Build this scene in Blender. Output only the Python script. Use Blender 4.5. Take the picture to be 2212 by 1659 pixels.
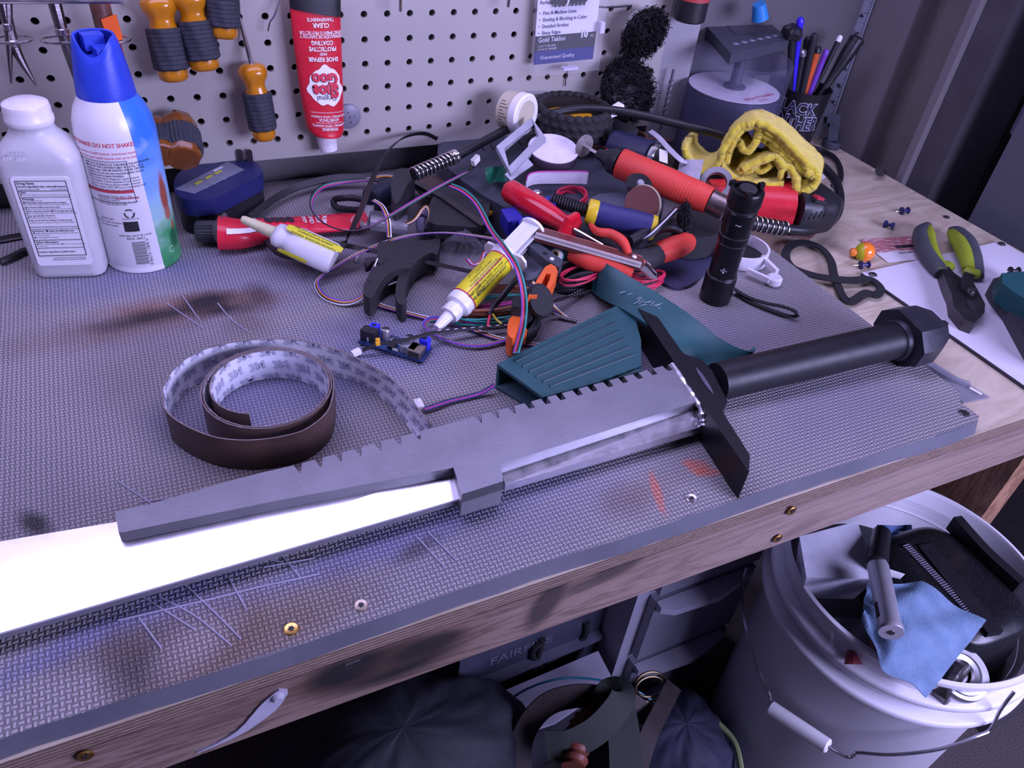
import bpy, bmesh, math, random
from mathutils import Vector, Matrix, Euler
random.seed(7)
SC = bpy.context.scene
COL = SC.collection
for _o in list(bpy.data.objects): bpy.data.objects.remove(_o)

# ---------------- camera ----------------
F_PX = 1677.06
CAM = Vector((-0.0969, -0.8531, 1.1773))
RIGHT = Vector((0.90225105, -0.42097716, 0.09338776))
DOWN = Vector((-0.20242936, -0.60472771, -0.77027706))
FWD = Vector((0.38074321, 0.67607886, -0.63083435))
cd = bpy.data.cameras.new('camera')
cam = bpy.data.objects.new('camera', cd); COL.objects.link(cam)
m3 = Matrix((RIGHT, -DOWN, -FWD)).transposed()
cam.matrix_world = Matrix.Translation(CAM) @ m3.to_4x4()
cd.sensor_width = 36.0; cd.lens = 36.0 * F_PX / 2212.0
cd.clip_start = 0.01; cd.clip_end = 50
SC.camera = cam

# ---------------- light and exposure ----------------
SC.view_settings.view_transform = 'Standard'
SC.view_settings.look = 'None'
SC.view_settings.exposure = 0.0
SC.view_settings.gamma = 1.0
w = bpy.data.worlds.new('world'); SC.world = w; w.use_nodes = True
w.node_tree.nodes['Background'].inputs[0].default_value = (0.26, 0.23, 0.60, 1)
w.node_tree.nodes['Background'].inputs[1].default_value = 0.16

def area(name, loc, size, size_y, power, color, target=None):
    l = bpy.data.lights.new(name, 'AREA'); l.shape = 'RECTANGLE'
    l.size = size; l.size_y = size_y; l.energy = power; l.color = color
    o = bpy.data.objects.new(name, l); COL.objects.link(o); o.location = loc
    if target is not None:
        d = Vector(target) - Vector(loc)
        o.rotation_euler = d.to_track_quat('-Z', 'Y').to_euler()
    return o
LC = (0.57, 0.50, 1.0)
area('shelf_strip_light', (-0.05, -0.28, 1.43), 1.55, 0.34, 9.4, LC)      # LED strip under the shelf over the bench
area('front_fill_light', (0.95, -1.65, 1.25), 1.0, 0.5, 44.0, (0.56, 0.53, 1.0), (0.45, -0.6, 0.45))   # added low fill from the front right, brightens bucket and front board

# ---------------- measuring helpers ----------------
ZM = 0.760        # top of the foam mat
ZW = 0.748        # top of the plywood
def ray(px, py):
    return RIGHT * ((px - 1106) / F_PX) + DOWN * ((py - 829.5) / F_PX) + FWD
def on(px, py, h=0.0):
    d = ray(px, py); t = (ZM + h - CAM.z) / d.z
    return CAM + d * t
def onY(px, py, y):
    d = ray(px, py); return CAM + d * ((y - CAM.y) / d.y)
def onX(px, py, x):
    d = ray(px, py); return CAM + d * ((x - CAM.x) / d.x)
def onN(px, py, p0, n):
    d = ray(px, py); return CAM + d * ((Vector(p0) - CAM).dot(n) / d.dot(n))

# ---------------- materials ----------------
MATS = {}
def new_mat(name):
    m = bpy.data.materials.new(name); m.use_nodes = True
    nt = m.node_tree; bs = nt.nodes['Principled BSDF']
    return m, nt, bs
class N:
    """small node-building helper"""
    def __init__(s, nt): s.nt = nt
    def node(s, t, **k):
        n = s.nt.nodes.new(t)
        for a, b in k.items(): setattr(n, a, b)
        return n
    def put(s, sock, v):
        if isinstance(v, bpy.types.NodeSocket): s.nt.links.new(v, sock)
        elif v is not None: sock.default_value = v
    def math(s, op, a, b=None, c=None, clamp=False):
        n = s.node('ShaderNodeMath', operation=op, use_clamp=clamp)
        s.put(n.inputs[0], a)
        if b is not None: s.put(n.inputs[1], b)
        if c is not None: s.put(n.inputs[2], c)
        return n.outputs[0]
    def obj(s): return s.node('ShaderNodeTexCoord').outputs['Object']
    def sep(s, v):
        n = s.node('ShaderNodeSeparateXYZ'); s.put(n.inputs[0], v); return n.outputs
    def comb(s, x, y, z):
        n = s.node('ShaderNodeCombineXYZ')
        for i, v in enumerate((x, y, z)): s.put(n.inputs[i], v)
        return n.outputs[0]
    def mapping(s, v, loc=(0,0,0), rot=(0,0,0), sc=(1,1,1)):
        n = s.node('ShaderNodeMapping'); s.put(n.inputs[0], v)
        n.inputs[1].default_value = loc; n.inputs[2].default_value = rot; n.inputs[3].default_value = sc
        return n.outputs[0]
    def noise(s, v, scale, detail=3, rough=.55, dist=0):
        n = s.node('ShaderNodeTexNoise'); s.put(n.inputs['Vector'], v)
        n.inputs['Scale'].default_value = scale; n.inputs['Detail'].default_value = detail
        n.inputs['Roughness'].default_value = rough; n.inputs['Distortion'].default_value = dist
        return n.outputs['Fac']
    def ramp(s, f, stops, interp='LINEAR'):
        n = s.node('ShaderNodeValToRGB'); s.put(n.inputs[0], f); r = n.color_ramp; r.interpolation = interp
        while len(r.elements) < len(stops): r.elements.new(0.5)
        for e, (p, c) in zip(r.elements, stops):
            e.position = p; e.color = c if len(c) == 4 else (*c, 1)
        return n.outputs[0]
    def mix(s, f, a, b, mode='MIX'):
        n = s.node('ShaderNodeMix', data_type='RGBA', blend_type=mode); s.put(n.inputs[0], f)
        for i, v in ((6, a), (7, b)):
            if isinstance(v, (tuple, list)): v = (*v, 1) if len(v) == 3 else v
            s.put(n.inputs[i], v)
        return n.outputs[2]
    def bump(s, h, strength=.3, dist=.001):
        n = s.node('ShaderNodeBump'); s.put(n.inputs['Height'], h)
        n.inputs['Strength'].default_value = strength; n.inputs['Distance'].default_value = dist
        return n.outputs[0]
    def blob(s, v, c, r, ang=0.0, soft=.5, nz=None, namt=.35):
        """soft elliptical mask, 1 inside"""
        m = s.mapping(v, loc=(-c[0], -c[1], 0))
        n = s.node('ShaderNodeVectorRotate', rotation_type='Z_AXIS'); s.put(n.inputs[0], m); n.inputs['Angle'].default_value = -ang
        x, y, z = s.sep(n.outputs[0])
        d = s.math('ADD', s.math('POWER', s.math('DIVIDE', x, r[0]), 2.0), s.math('POWER', s.math('DIVIDE', y, r[1]), 2.0))
        d = s.math('SQRT', d)
        if nz is not None: d = s.math('ADD', d, s.math('MULTIPLY', s.math('SUBTRACT', nz, .5), namt * 4))
        return s.math('DIVIDE', s.math('SUBTRACT', 1.0 + soft, d), 2 * soft, clamp=True)

def srgb(r, g, b):
    f = lambda c: ((c/255 + .055)/1.055)**2.4 if c > 10 else c/255/12.92
    return (f(r), f(g), f(b))
def mt(name, col, rough=.5, metal=0.0, var=.08, nscale=60, bump=0.0, bscale=400, trans=0.0, alpha=1.0, ior=1.45, coat=0.0, dust=0.0, sheen=0.0, sub=0.0, spec=None):
    """plain procedural material: colour with slight mottling, optional micro relief and dust specks"""
    if name in MATS: return MATS[name]
    m, nt, bs = new_mat(name); n = N(nt); v = n.obj()
    f = n.noise(v, nscale, 4)
    hi = tuple(min(1, c * (1 + var)) for c in col); lo = tuple(c * (1 - var) for c in col)
    c = n.ramp(f, [(.3, lo), (.7, hi)])
    if dust > 0:
        d = n.noise(v, 900, 2, .6)
        k = n.math('MULTIPLY', n.math('SUBTRACT', d, .64), 9.0, clamp=True)
        c = n.mix(n.math('MULTIPLY', k, dust), c, (.45, .43, .42))
    nt.links.new(c, bs.inputs['Base Color'])
    r = n.math('ADD', n.math('MULTIPLY', n.math('SUBTRACT', f, .5), .2), rough, clamp=True)
    nt.links.new(r, bs.inputs['Roughness'])
    bs.inputs['Metallic'].default_value = metal
    bs.inputs['Transmission Weight'].default_value = trans
    bs.inputs['Alpha'].default_value = alpha
    bs.inputs['IOR'].default_value = ior
    bs.inputs['Coat Weight'].default_value = coat
    if sheen: bs.inputs['Sheen Weight'].default_value = sheen
    if sub:
        bs.inputs['Subsurface Weight'].default_value = sub
        bs.inputs['Subsurface Scale'].default_value = .006
    if spec is not None: bs.inputs['Specular IOR Level'].default_value = spec
    if bump > 0:
        nt.links.new(n.bump(n.noise(v, bscale, 3), bump, .0006), bs.inputs['Normal'])
    MATS[name] = m
    return m

# ---------------- mesh builder (all coordinates are world coordinates) ----------------
def frame(o, x, z=None):
    """matrix at o with X along x and Z as close as possible to z"""
    x = Vector(x).normalized(); z = Vector(z if z is not None else (0, 0, 1))
    y = z.cross(x).normalized(); z = x.cross(y)
    return Matrix.Translation(Vector(o)) @ Matrix((x, y, z)).transposed().to_4x4()
def axis(o, z, x=None):
    """matrix at o with Z along z"""
    z = Vector(z).normalized()
    x = Vector(x) if x is not None else (Vector((1, 0, 0)) if abs(z.x) < .9 else Vector((0, 1, 0)))
    y = z.cross(x).normalized(); x = y.cross(z)
    return Matrix.Translation(Vector(o)) @ Matrix((x, y, z)).transposed().to_4x4()
T = Matrix.Translation
def RZ(a): return Matrix.Rotation(a, 4, 'Z')
def RX(a): return Matrix.Rotation(a, 4, 'X')
def RY(a): return Matrix.Rotation(a, 4, 'Y')
def curve(pts, n=8, closed=False):
    """Catmull-Rom through the points"""
    P = [Vector(p) for p in pts]; L = len(P); out = []
    rng = range(L if closed else L - 1)
    for i in rng:
        if closed: a, b, c, d = P[(i-1) % L], P[i], P[(i+1) % L], P[(i+2) % L]
        else:
            b, c = P[i], P[i+1]
            a = P[i-1] if i > 0 else b + (b - c); d = P[i+2] if i + 2 < L else c + (c - b)
        for k in range(n):
            t = k / n
            out.append(.5 * ((2*b) + (c-a)*t + (2*a-5*b+4*c-d)*t*t + (3*b-a-3*c+d)*t**3))
    if not closed: out.append(P[-1].copy())
    return out
TXT = {}
def text_mesh(s, bold=0.0):
    k = (s, bold)
    if k not in TXT:
        cu = bpy.data.curves.new('t', 'FONT'); cu.body = s; cu.align_x = 'CENTER'; cu.align_y = 'CENTER'
        cu.resolution_u = 2; cu.offset = bold
        ob = bpy.data.objects.new('t', cu); COL.objects.link(ob)
        bpy.context.view_layer.update()
        me = bpy.data.meshes.new_from_object(ob.evaluated_get(bpy.context.evaluated_depsgraph_get()))
        TXT[k] = ([v.co.copy() for v in me.vertices], [tuple(p.vertices) for p in me.polygons])
        bpy.data.objects.remove(ob); bpy.data.curves.remove(cu); bpy.data.meshes.remove(me)
    return TXT[k]
class B:
    def __init__(s, M=None): s.bm = bmesh.new(); s.M = M.copy() if M is not None else Matrix.Identity(4); s.mi = 0
    def at(s, M): s.M = M.copy(); return s
    def mat(s, i): s.mi = i; return s
    def _add(s, vs, fs, M=None):
        MM = s.M @ M if M is not None else s.M
        bv = [s.bm.verts.new(MM @ Vector(v)) for v in vs]; out = []
        for f in fs:
            try:
                q = s.bm.faces.new([bv[i] for i in f]); q.material_index = s.mi; q.smooth = True; out.append(q)
            except ValueError: pass
        return bv, out
    def _bev(s, bv, fs, w, seg=2, ang=.5):
        es = set()
        for f in fs:
            for e in f.edges:
                if len(e.link_faces) == 2 and e.calc_face_angle(0) > ang: es.add(e)
        if es and w > 0:
            r = bmesh.ops.bevel(s.bm, geom=list(es), offset=w, segments=seg, affect='EDGES', profile=.5, clamp_overlap=True)
            for f in r['faces']: f.material_index = s.mi; f.smooth = True
    def box(s, c, size, M=None, bev=0.0, seg=2, taper=1.0):
        x, y, z = (k/2 for k in size); c = Vector(c); vs = []
        for dz in (-1, 1):
            k = taper if dz > 0 else 1
            for dx, dy in ((-1,-1), (1,-1), (1,1), (-1,1)): vs.append(c + Vector((dx*x*k, dy*y*k, dz*z)))
        bv, fs = s._add(vs, [(3,2,1,0), (4,5,6,7), (0,1,5,4), (1,2,6,5), (2,3,7,6), (3,0,4,7)], M)
        if bev: s._bev(bv, fs, bev, seg)
        return s
    def hexa(s, vs, bev=0.0, seg=2):
        """8 corners: bottom four, top four, same order"""
        bv, fs = s._add(vs, [(3,2,1,0), (4,5,6,7), (0,1,5,4), (1,2,6,5), (2,3,7,6), (3,0,4,7)])
        if bev: s._bev(bv, fs, bev, seg)
        return s
    def lathe(s, prof, n=24, M=None, sx=1.0, sy=1.0, mod=None):
        vs = []; L = len(prof); idx = []
        for (r, z) in prof:
            if r < 1e-6: vs.append((0, 0, z)); idx.append([len(vs)-1]*n)
            else:
                row = []
                for k in range(n):
                    a = 2*math.pi*k/n; q = r * (mod(a, z) if mod else 1)
                    vs.append((q*sx*math.cos(a), q*sy*math.sin(a), z)); row.append(len(vs)-1)
                idx.append(row)
        fs = []
        for i in range(L-1):
            for k in range(n):
                a, b, c, d = idx[i][k], idx[i][(k+1) % n], idx[i+1][(k+1) % n], idx[i+1][k]
                f = []
                for q in (a, b, c, d):
                    if q not in f: f.append(q)
                if len(f) > 2: fs.append(tuple(f))
        s._add(vs, fs, M); return s
    def cyl(s, p0, p1, r0, r1=None, n=20, bev=0.0):
        p0, p1 = Vector(p0), Vector(p1); r1 = r0 if r1 is None else r1; L = (p1-p0).length; b = bev
        pr = [(0, 0), (r0-b, 0), (r0, b), (r1, L-b), (r1-b, L), (0, L)] if b else [(0, 0), (r0, 0), (r1, L), (0, L)]
        return s.lathe(pr, n, axis(p0, p1-p0))
    def sweep(s, pts, sec, up=None, closed=False, scale=None, caps=True, ups=None):
        """sweep a closed 2D section [(side, up)] along a path"""
        P = [Vector(p) for p in pts]; L = len(P); n = len(sec); vs = []; u = Vector(up) if up is not None else None
        prev = None
        for i in range(L):
            if closed: t = (P[(i+1) % L] - P[i-1])
            else: t = P[min(i+1, L-1)] - P[max(i-1, 0)]
            t = t.normalized() if t.length > 1e-9 else Vector((1, 0, 0))
            if ups is not None: uu = Vector(ups[i])
            elif u is not None: uu = u
            else:
                if prev is None: prev = Vector((0, 0, 1)) if abs(t.z) < .9 else Vector((1, 0, 0))
                uu = prev
            sd = t.cross(uu)
            sd = sd.normalized() if sd.length > 1e-6 else t.orthogonal().normalized()
            uu = sd.cross(t).normalized(); prev = uu
            k = scale[i] if scale else 1
            if not isinstance(k, (tuple, list)): k = (k, k)
            for (a, b) in sec: vs.append(P[i] + sd*(a*k[0]) + uu*(b*k[1]))
        fs = []
        for i in range(L if closed else L-1):
            for k in range(n):
                j = (i+1) % L
                fs.append((i*n+k, i*n+(k+1) % n, j*n+(k+1) % n, j*n+k))
        if not closed and caps: fs += [tuple(range(n))[::-1], tuple((L-1)*n+k for k in range(n))]
        s._add(vs, fs); return s
    def tube(s, pts, r, n=8, closed=False, scale=None):
        return s.sweep(pts, [(r*math.cos(2*math.pi*k/n), r*math.sin(2*math.pi*k/n)) for k in range(n)], closed=closed, scale=scale)
    def strip(s, pts, w, t, up=None, closed=False, scale=None, ups=None):
        return s.sweep(pts, [(-w/2, -t/2), (w/2, -t/2), (w/2, t/2), (-w/2, t/2)], up=up if up is not None or ups is not None else (0, 0, 1), closed=closed, scale=scale, ups=ups)
    def prism(s, pts, z0, z1, M=None, bev=0.0, seg=2, top=None):
        n = len(pts); tp = top or pts
        vs = [(p[0], p[1], z0) for p in pts] + [(p[0], p[1], z1) for p in tp]
        ar = sum(pts[i][0]*pts[(i+1) % n][1] - pts[(i+1) % n][0]*pts[i][1] for i in range(n))
        r = list(range(n))
        fs = [tuple(r[::-1]), tuple(n+k for k in r)] + [(k, (k+1) % n, n+(k+1) % n, n+k) for k in r]
        if ar < 0: fs = [f[::-1] for f in fs]
        bv, f2 = s._add(vs, fs, M)
        if bev: s._bev(bv, f2, bev, seg)
        return s
    def grid(s, fn, nu, nv, thick=0.0, cu=False):
        """surface fn(u,v); thick gives it a back side"""
        vs = []
        for i in range(nu+1):
            for j in range(nv+1): vs.append(Vector(fn(i/nu, j/nv)))
        q = lambda i, j: (i % nu if cu else i)*(nv+1)+j
        fs = [(q(i, j), q(i+1, j), q(i+1, j+1), q(i, j+1)) for i in range(nu) for j in range(nv)]
        if thick:
            nor = [Vector((0, 0, 0)) for _ in vs]
            for f in fs:
                nn = (vs[f[1]]-vs[f[0]]).cross(vs[f[2]]-vs[f[0]])
                for k in f: nor[k] += nn
            o = len(vs); vs += [vs[k] - (nor[k].normalized() if nor[k].length > 0 else Vector((0, 0, 1)))*thick for k in range(o)]
            b = [tuple(o+k for k in f)[::-1] for f in fs]; e = []
            ring = [q(i, 0) for i in range(nu+1)] if not cu else None
            if not cu:
                per = [q(i, 0) for i in range(nu)] + [q(nu, j) for j in range(nv)] + [q(i, nv) for i in range(nu, 0, -1)] + [q(0, j) for j in range(nv, 0, -1)]
                e = [(per[k], o+per[k], o+per[(k+1) % len(per)], per[(k+1) % len(per)]) for k in range(len(per))]
                e = [f[::-1] for f in e]
            else:
                for j in (0, nv):
                    for i in range(nu):
                        e.append((q(i, j), o+q(i, j), o+q(i+1, j), q(i+1, j)))
            fs = fs + b + e
        s._add(vs, fs); return s
    def ball(s, c, r, sc=(1, 1, 1), n=16, M=None):
        pr = [(r*math.sin(math.pi*k/(n//2)), -r*math.cos(math.pi*k/(n//2))) for k in range(n//2+1)]
        pr[0] = (0, -r); pr[-1] = (0, r)
        MM = T(Vector(c)) @ Matrix.Diagonal((*sc, 1))
        return s.lathe(pr, n, (M @ MM) if M is not None else MM)
    def text(s, txt, size, M=None, bold=0.0, fn=None, wide=1.0, off=.0002):
        """lettering in the local XY plane; fn bends (x,y) onto another surface"""
        vs, fs = text_mesh(txt, bold)
        out = [(v.x*size*wide, v.y*size, off) for v in vs]
        if fn: out = [fn(a, b, c) for a, b, c in out]
        s._add(out, fs, M); return s
def link(o): COL.objects.link(o); return o
def thing(name, label, cat, loc, group=None, kind=None):
    o = bpy.data.objects.new(name, None); link(o); o.location = Vector(loc); o.empty_display_size = .02
    o['label'] = label; o['category'] = cat
    if group: o['group'] = group
    if kind: o['kind'] = kind
    return o
def wloc(o):
    v = Vector(o.location)
    while o.parent is not None: o = o.parent; v += Vector(o.location)
    return v
def obj(name, b, mats, parent=None, label=None, cat=None, group=None, kind=None, ang=35, sub=0, loc=None, mod=None):
    """link a builder as ONE mesh; with no parent it is a top-level thing whose origin is its base"""
    bm = b.bm
    bmesh.ops.recalc_face_normals(bm, faces=bm.faces[:]) if b.__dict__.get('fixn', True) else None
    bm.verts.ensure_lookup_table()
    if loc is None:
        lo = Vector((min(v.co[i] for v in bm.verts) for i in range(3))); hi = Vector((max(v.co[i] for v in bm.verts) for i in range(3)))
        loc = Vector(((lo.x+hi.x)/2, (lo.y+hi.y)/2, lo.z))
    loc = Vector(loc)
    bmesh.ops.transform(bm, matrix=T(-loc), verts=bm.verts[:])
    me = bpy.data.meshes.new(name); bm.to_mesh(me); bm.free()
    if not isinstance(mats, (list, tuple)): mats = [mats]
    for m in mats: me.materials.append(m)
    if ang < 180: me.set_sharp_from_angle(angle=math.radians(ang))
    o = bpy.data.objects.new(name, me); link(o)
    if parent is not None:
        o.parent = parent; o.location = loc - wloc(parent)
    else: o.location = loc
    if label: o['label'] = label
    if cat: o['category'] = cat
    if group: o['group'] = group
    if kind: o['kind'] = kind
    if sub:
        md = o.modifiers.new('smooth', 'SUBSURF'); md.levels = sub; md.render_levels = sub
    return o
def struct(name, b, mats, **k): return obj(name, b, mats, kind='structure', **k)
def W(lst, n=8, closed=False):
    """smooth world path through (px, py, height above the mat)"""
    return curve([on(*p) for p in lst], n, closed)
# ================= the setting =================
def m_drywall(name, col, amt=.06):
    m, nt, bs = new_mat(name); n = N(nt); v = n.obj()
    f = n.noise(v, 7, 4); g = n.noise(v, 260, 3)
    nt.links.new(n.ramp(f, [(.3, tuple(c*(1-amt) for c in col)), (.7, tuple(c*(1+amt) for c in col))]), bs.inputs['Base Color'])
    bs.inputs['Roughness'].default_value = .85
    nt.links.new(n.bump(g, .25, .0006), bs.inputs['Normal']); return m
M_wall = m_drywall('painted_drywall', (.12, .112, .118))
M_stud = m_drywall('painted_stud', (.19, .175, .18))
M_dark = mt('black_gap', (.012, .012, .014), .9)
# carpet
m, nt, bs = new_mat('carpet'); n = N(nt); v = n.obj()
f = n.noise(v, 350, 4, .7); g = n.noise(v, 9, 3)
c = n.mix(n.math('MULTIPLY', g, .4), n.ramp(f, [(.3, (.05, .042, .042)), (.7, (.17, .145, .14))]), (.10, .085, .08))
nt.links.new(c, bs.inputs['Base Color']); bs.inputs['Roughness'].default_value = .95
nt.links.new(n.bump(f, .9, .004), bs.inputs['Normal']); M_carpet = m
b = B(); b.box((.6, -.7, -.01), (4.2, 3.6, .02)); struct('floor', b, M_carpet)
b = B(); b.box((0.05, .055, 1.15), (2.3, .05, 2.3)); struct('wall_back', b, M_wall)
b = B(); b.box((.3, -.9, 2.42), (3.4, 3.0, .04)); struct('ceiling', b, M_wall)
# right wall: drywall panels between studs
b = B(); b.box((.963, -.014, 1.15), (.10, .088, 2.3), bev=.002); struct('trim_1', b, M_stud)
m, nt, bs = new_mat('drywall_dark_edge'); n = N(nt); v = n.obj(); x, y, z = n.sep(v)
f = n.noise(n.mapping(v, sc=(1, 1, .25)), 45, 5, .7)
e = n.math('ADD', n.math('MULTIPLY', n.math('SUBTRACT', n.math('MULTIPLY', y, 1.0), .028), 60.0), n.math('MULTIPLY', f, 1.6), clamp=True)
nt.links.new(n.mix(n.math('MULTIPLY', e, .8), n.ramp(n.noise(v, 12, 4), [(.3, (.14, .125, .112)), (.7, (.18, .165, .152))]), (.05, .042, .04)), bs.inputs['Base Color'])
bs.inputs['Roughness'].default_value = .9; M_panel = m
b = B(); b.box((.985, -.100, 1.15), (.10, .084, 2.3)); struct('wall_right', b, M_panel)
b = B(); b.box((.955, -.147, 1.15), (.11, .012, 2.3), bev=.004); struct('trim_2', b, M_stud)
M_post = mt('dark_painted_post', (.07, .065, .075), .8, var=.15, nscale=25, bump=.3)
b = B(); b.box((.962, -.174, 1.15), (.10, .040, 2.3), bev=.0015); struct('trim_3', b, M_post)
b = B(); b.box((1.24, -.245, 1.15), (.02, .6, 2.3)); struct('wall_side', b, M_dark)
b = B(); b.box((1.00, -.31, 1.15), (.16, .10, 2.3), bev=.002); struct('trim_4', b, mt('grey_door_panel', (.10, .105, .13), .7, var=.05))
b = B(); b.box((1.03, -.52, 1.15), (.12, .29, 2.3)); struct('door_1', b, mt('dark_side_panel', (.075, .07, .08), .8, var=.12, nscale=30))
b = B(); b.box((.573, .020, 1.1), (.052, .034, 2.2), bev=.004); struct('trim_5', b, m_drywall('pale_post', (.32, .31, .33)))
# pale boxes on the dark shelf behind the right wall gap
t = obj('storage_box', B().box((1.06, -.222, 1.01), (.12, .045, .10), bev=.003), mt('pale_box', (.55, .53, .62), .6), label='pale box end showing in the dark gap at the top right corner', cat='box')
t = obj('storage_jar', B().lathe([(0, 0), (.03, 0), (.03, .09), (.024, .10), (0, .10)], 24, T((1.03, -.225, .83))), mt('smoky_jar', (.16, .16, .22), .3), label='dim grey jar deep in the dark gap between post and wall panel', cat='jar')

# pegboard with real holes
m, nt, bs = new_mat('pegboard_white'); n = N(nt); v = n.obj()
f = n.noise(v, 6, 4); g = n.noise(v, 700, 2)
s_ = n.math('MULTIPLY', n.math('SUBTRACT', n.noise(v, 14, 4, .65), .60), 5.0, clamp=True)
c = n.mix(n.math('MULTIPLY', s_, .35), n.ramp(f, [(.3, (.35, .335, .30)), (.7, (.39, .37, .335))]), (.42, .37, .34))
nt.links.new(c, bs.inputs['Base Color']); bs.inputs['Roughness'].default_value = .45
nt.links.new(n.bump(g, .12, .0004), bs.inputs['Normal']); M_peg = m
b = B(); g_ = .0254; K = 12; hr = .00365; y0, y1 = 0.0, .0055
x_lo, x_hi, z_lo, z_hi = -20*g_ + g_/2, 21*g_ + g_/2, .947 - 5.5*g_, .947 + 8.5*g_
circ = [(math.cos(2*math.pi*(k+.5)/K), math.sin(2*math.pi*(k+.5)/K)) for k in range(K)]
def sqp(c, s):
    q = s / max(abs(c[0]), abs(c[1])); return (c[0]*q, c[1]*q)
for i in range(-19, 22):
    for j in range(-5, 9):
        cx, cz = i*g_, .947 + j*g_
        vs = []
        for yy in (y0, y1):
            for c_ in circ: vs.append((cx + c_[0]*hr, yy, cz + c_[1]*hr))
        for c_ in circ:
            q = sqp(c_, g_/2); vs.append((cx+q[0], y0, cz+q[1]))
        for sx_, sz_ in ((1, 1), (-1, 1), (-1, -1), (1, -1)): vs.append((cx+sx_*g_/2, y0, cz+sz_*g_/2))
        fs = []
        for k in range(K):
            k2 = (k+1) % K
            fs.append((k, k2, K+k2, K+k)); fs.append((k, 2*K+k, 2*K+k2, k2))
        def near(p_, q_): return (Vector(p_)-Vector(q_)).length
        # corner triangles
        for ci in range(4):
            cv = Vector(vs[3*K+ci]); ks = sorted(range(K), key=lambda k: (Vector(vs[2*K+k])-cv).length)[:2]
            fs.append((3*K+ci, 2*K+ks[0], 2*K+ks[1]))
        b._add(vs, fs)
bmesh.ops.remove_doubles(b.bm, verts=b.bm.verts[:], dist=1e-5)
# lower, upper and side edges of the board
z_lo2 = .7975
b.box(((x_lo+x_hi)/2, y1/2, (z_lo+z_lo2)/2), (x_hi-x_lo, y1, z_lo-z_lo2))
PEG = obj('pegboard', b, M_peg, label='off-white perforated pegboard fixed to the wall behind the bench', cat='pegboard', ang=40, loc=((x_lo+x_hi)/2, .003, z_lo2))
b = B(); b.box((0, .019, .7985+.010), (1.1, .022, .020)); obj('furring_strip', b, mt('furring', (.10, .07, .05), .9), label='dark wooden batten behind the lower edge of the pegboard', cat='batten')

# ================= workbench =================
def wood_nodes(name, light, dark, ring=14, stretch=(.6, 9, 9), rough=.6, extra=None):
    m, nt, bs = new_mat(name); n = N(nt); v = n.obj()
    a = n.mapping(v, sc=stretch)
    d = n.noise(a, ring*.35, 5, .6, 1.2)
    w1 = n.math('FRACT', n.math('MULTIPLY', d, 9.0))
    w1 = n.math('ABSOLUTE', n.math('SUBTRACT', w1, .5))
    fine = n.noise(n.mapping(v, sc=(stretch[0]*6, stretch[1]*12, stretch[2]*12)), 20, 4, .7)
    k = n.math('ADD', n.math('MULTIPLY', w1, 1.1), n.math('MULTIPLY', fine, .55))
    c = n.ramp(k, [(.25, dark), (.6, light), (.85, tuple(min(1, q*1.12) for q in light))])
    if extra: c = extra(n, v, c, fine)
    nt.links.new(c, bs.inputs['Base Color']); bs.inputs['Roughness'].default_value = rough
    nt.links.new(n.bump(fine, .35, .0008), bs.inputs['Normal']); return m
bench = thing('workbench', 'wooden workbench with plywood top and scorched front board', 'workbench', (.35, -.29, 0))
M_ply = wood_nodes('plywood_face', (.54, .46, .345), (.45, .365, .255), 4.2, (1.0, 5.5, 5))
def ply_edge(n, v, c, fine):
    x, y, z = n.sep(v)
    k = n.math('FRACT', n.math('MULTIPLY', n.math('ADD', z, n.math('MULTIPLY', fine, .001)), 330.0))
    return n.mix(n.math('GREATER_THAN', k, .55), c, (.13, .085, .06))
M_plyedge = wood_nodes('plywood_edge', (.30, .22, .17), (.14, .09, .065), 20, (2, 20, 40), extra=ply_edge)
b = B(); b.mat(0).box((.15, -.2825, ZW-.0003), (1.48, .612, .0006)); b.mat(1).box((.15, -.2825, ZW-.0068), (1.48, .612, .0124), bev=.0008)
obj('tabletop', b, [M_ply, M_plyedge], bench, loc=(.15, -.29, ZW-.013))
def rail_marks(n, v, c, fine):
    def blob(cx, cz, rx, rz, ang=0, soft=.5, amt=.3):
        p = n.comb(n.sep(v)[0], n.sep(v)[2], 0.0)
        return n.blob(p, (cx, cz), (rx, rz), ang, soft, fine, amt)
    st = n.noise(n.mapping(v, sc=(2, 1, 26)), 9, 3, .6)
    for (cx, cz, rx, rz, an, k) in ((-.016, .028, .044, .018, -.1, 1.0), (-.040, .036, .022, .012, .0, 1.0), (.012, .033, .022, .008, .1, .85), (.100, .034, .010, .022, -.35, .9), (.155, .047, .017, .008, .1, .95), (.135, .040, .02, .005, .1, .6), (.345, .014, .02, .006, .2, .6)):
        mk = n.math('MULTIPLY', blob(cx-RX0, cz, rx*1.15, rz*1.15, an, .30, .08), k)
        mk = n.math('MULTIPLY', mk, n.math('ADD', n.math('MULTIPLY', n.math('SUBTRACT', st, .36), 8.0), .95, clamp=True), clamp=True)
        c = n.mix(n.math('MULTIPLY', blob(cx-RX0, cz, rx*1.5, rz*1.5, an, .5, .2), .55*k), c, (.10, .055, .035))
        c = n.mix(mk, c, (.012, .010, .010))
    c = n.mix(n.math('MULTIPLY', blob(-.115-RX0, .034, .040, .010, .15, .6, .4), .5), c, (.12, .07, .05))
    c = n.mix(n.math('MULTIPLY', blob(.40-RX0, .02, .2, .05, .0, .8, .3), .45), c, (.38, .29, .25))
    return c
RX0 = .15
M_rail = wood_nodes('front_board_wood', (.235, .165, .130), (.11, .070, .052), 7, (.9, 9, 14), extra=rail_marks)
b = B(); b.box((RX0, -.5705, .7105), (1.44, .038, .049), bev=.002)
rail = obj('front_rail', b, M_rail, bench, loc=(RX0, -.572, .686))
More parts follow.
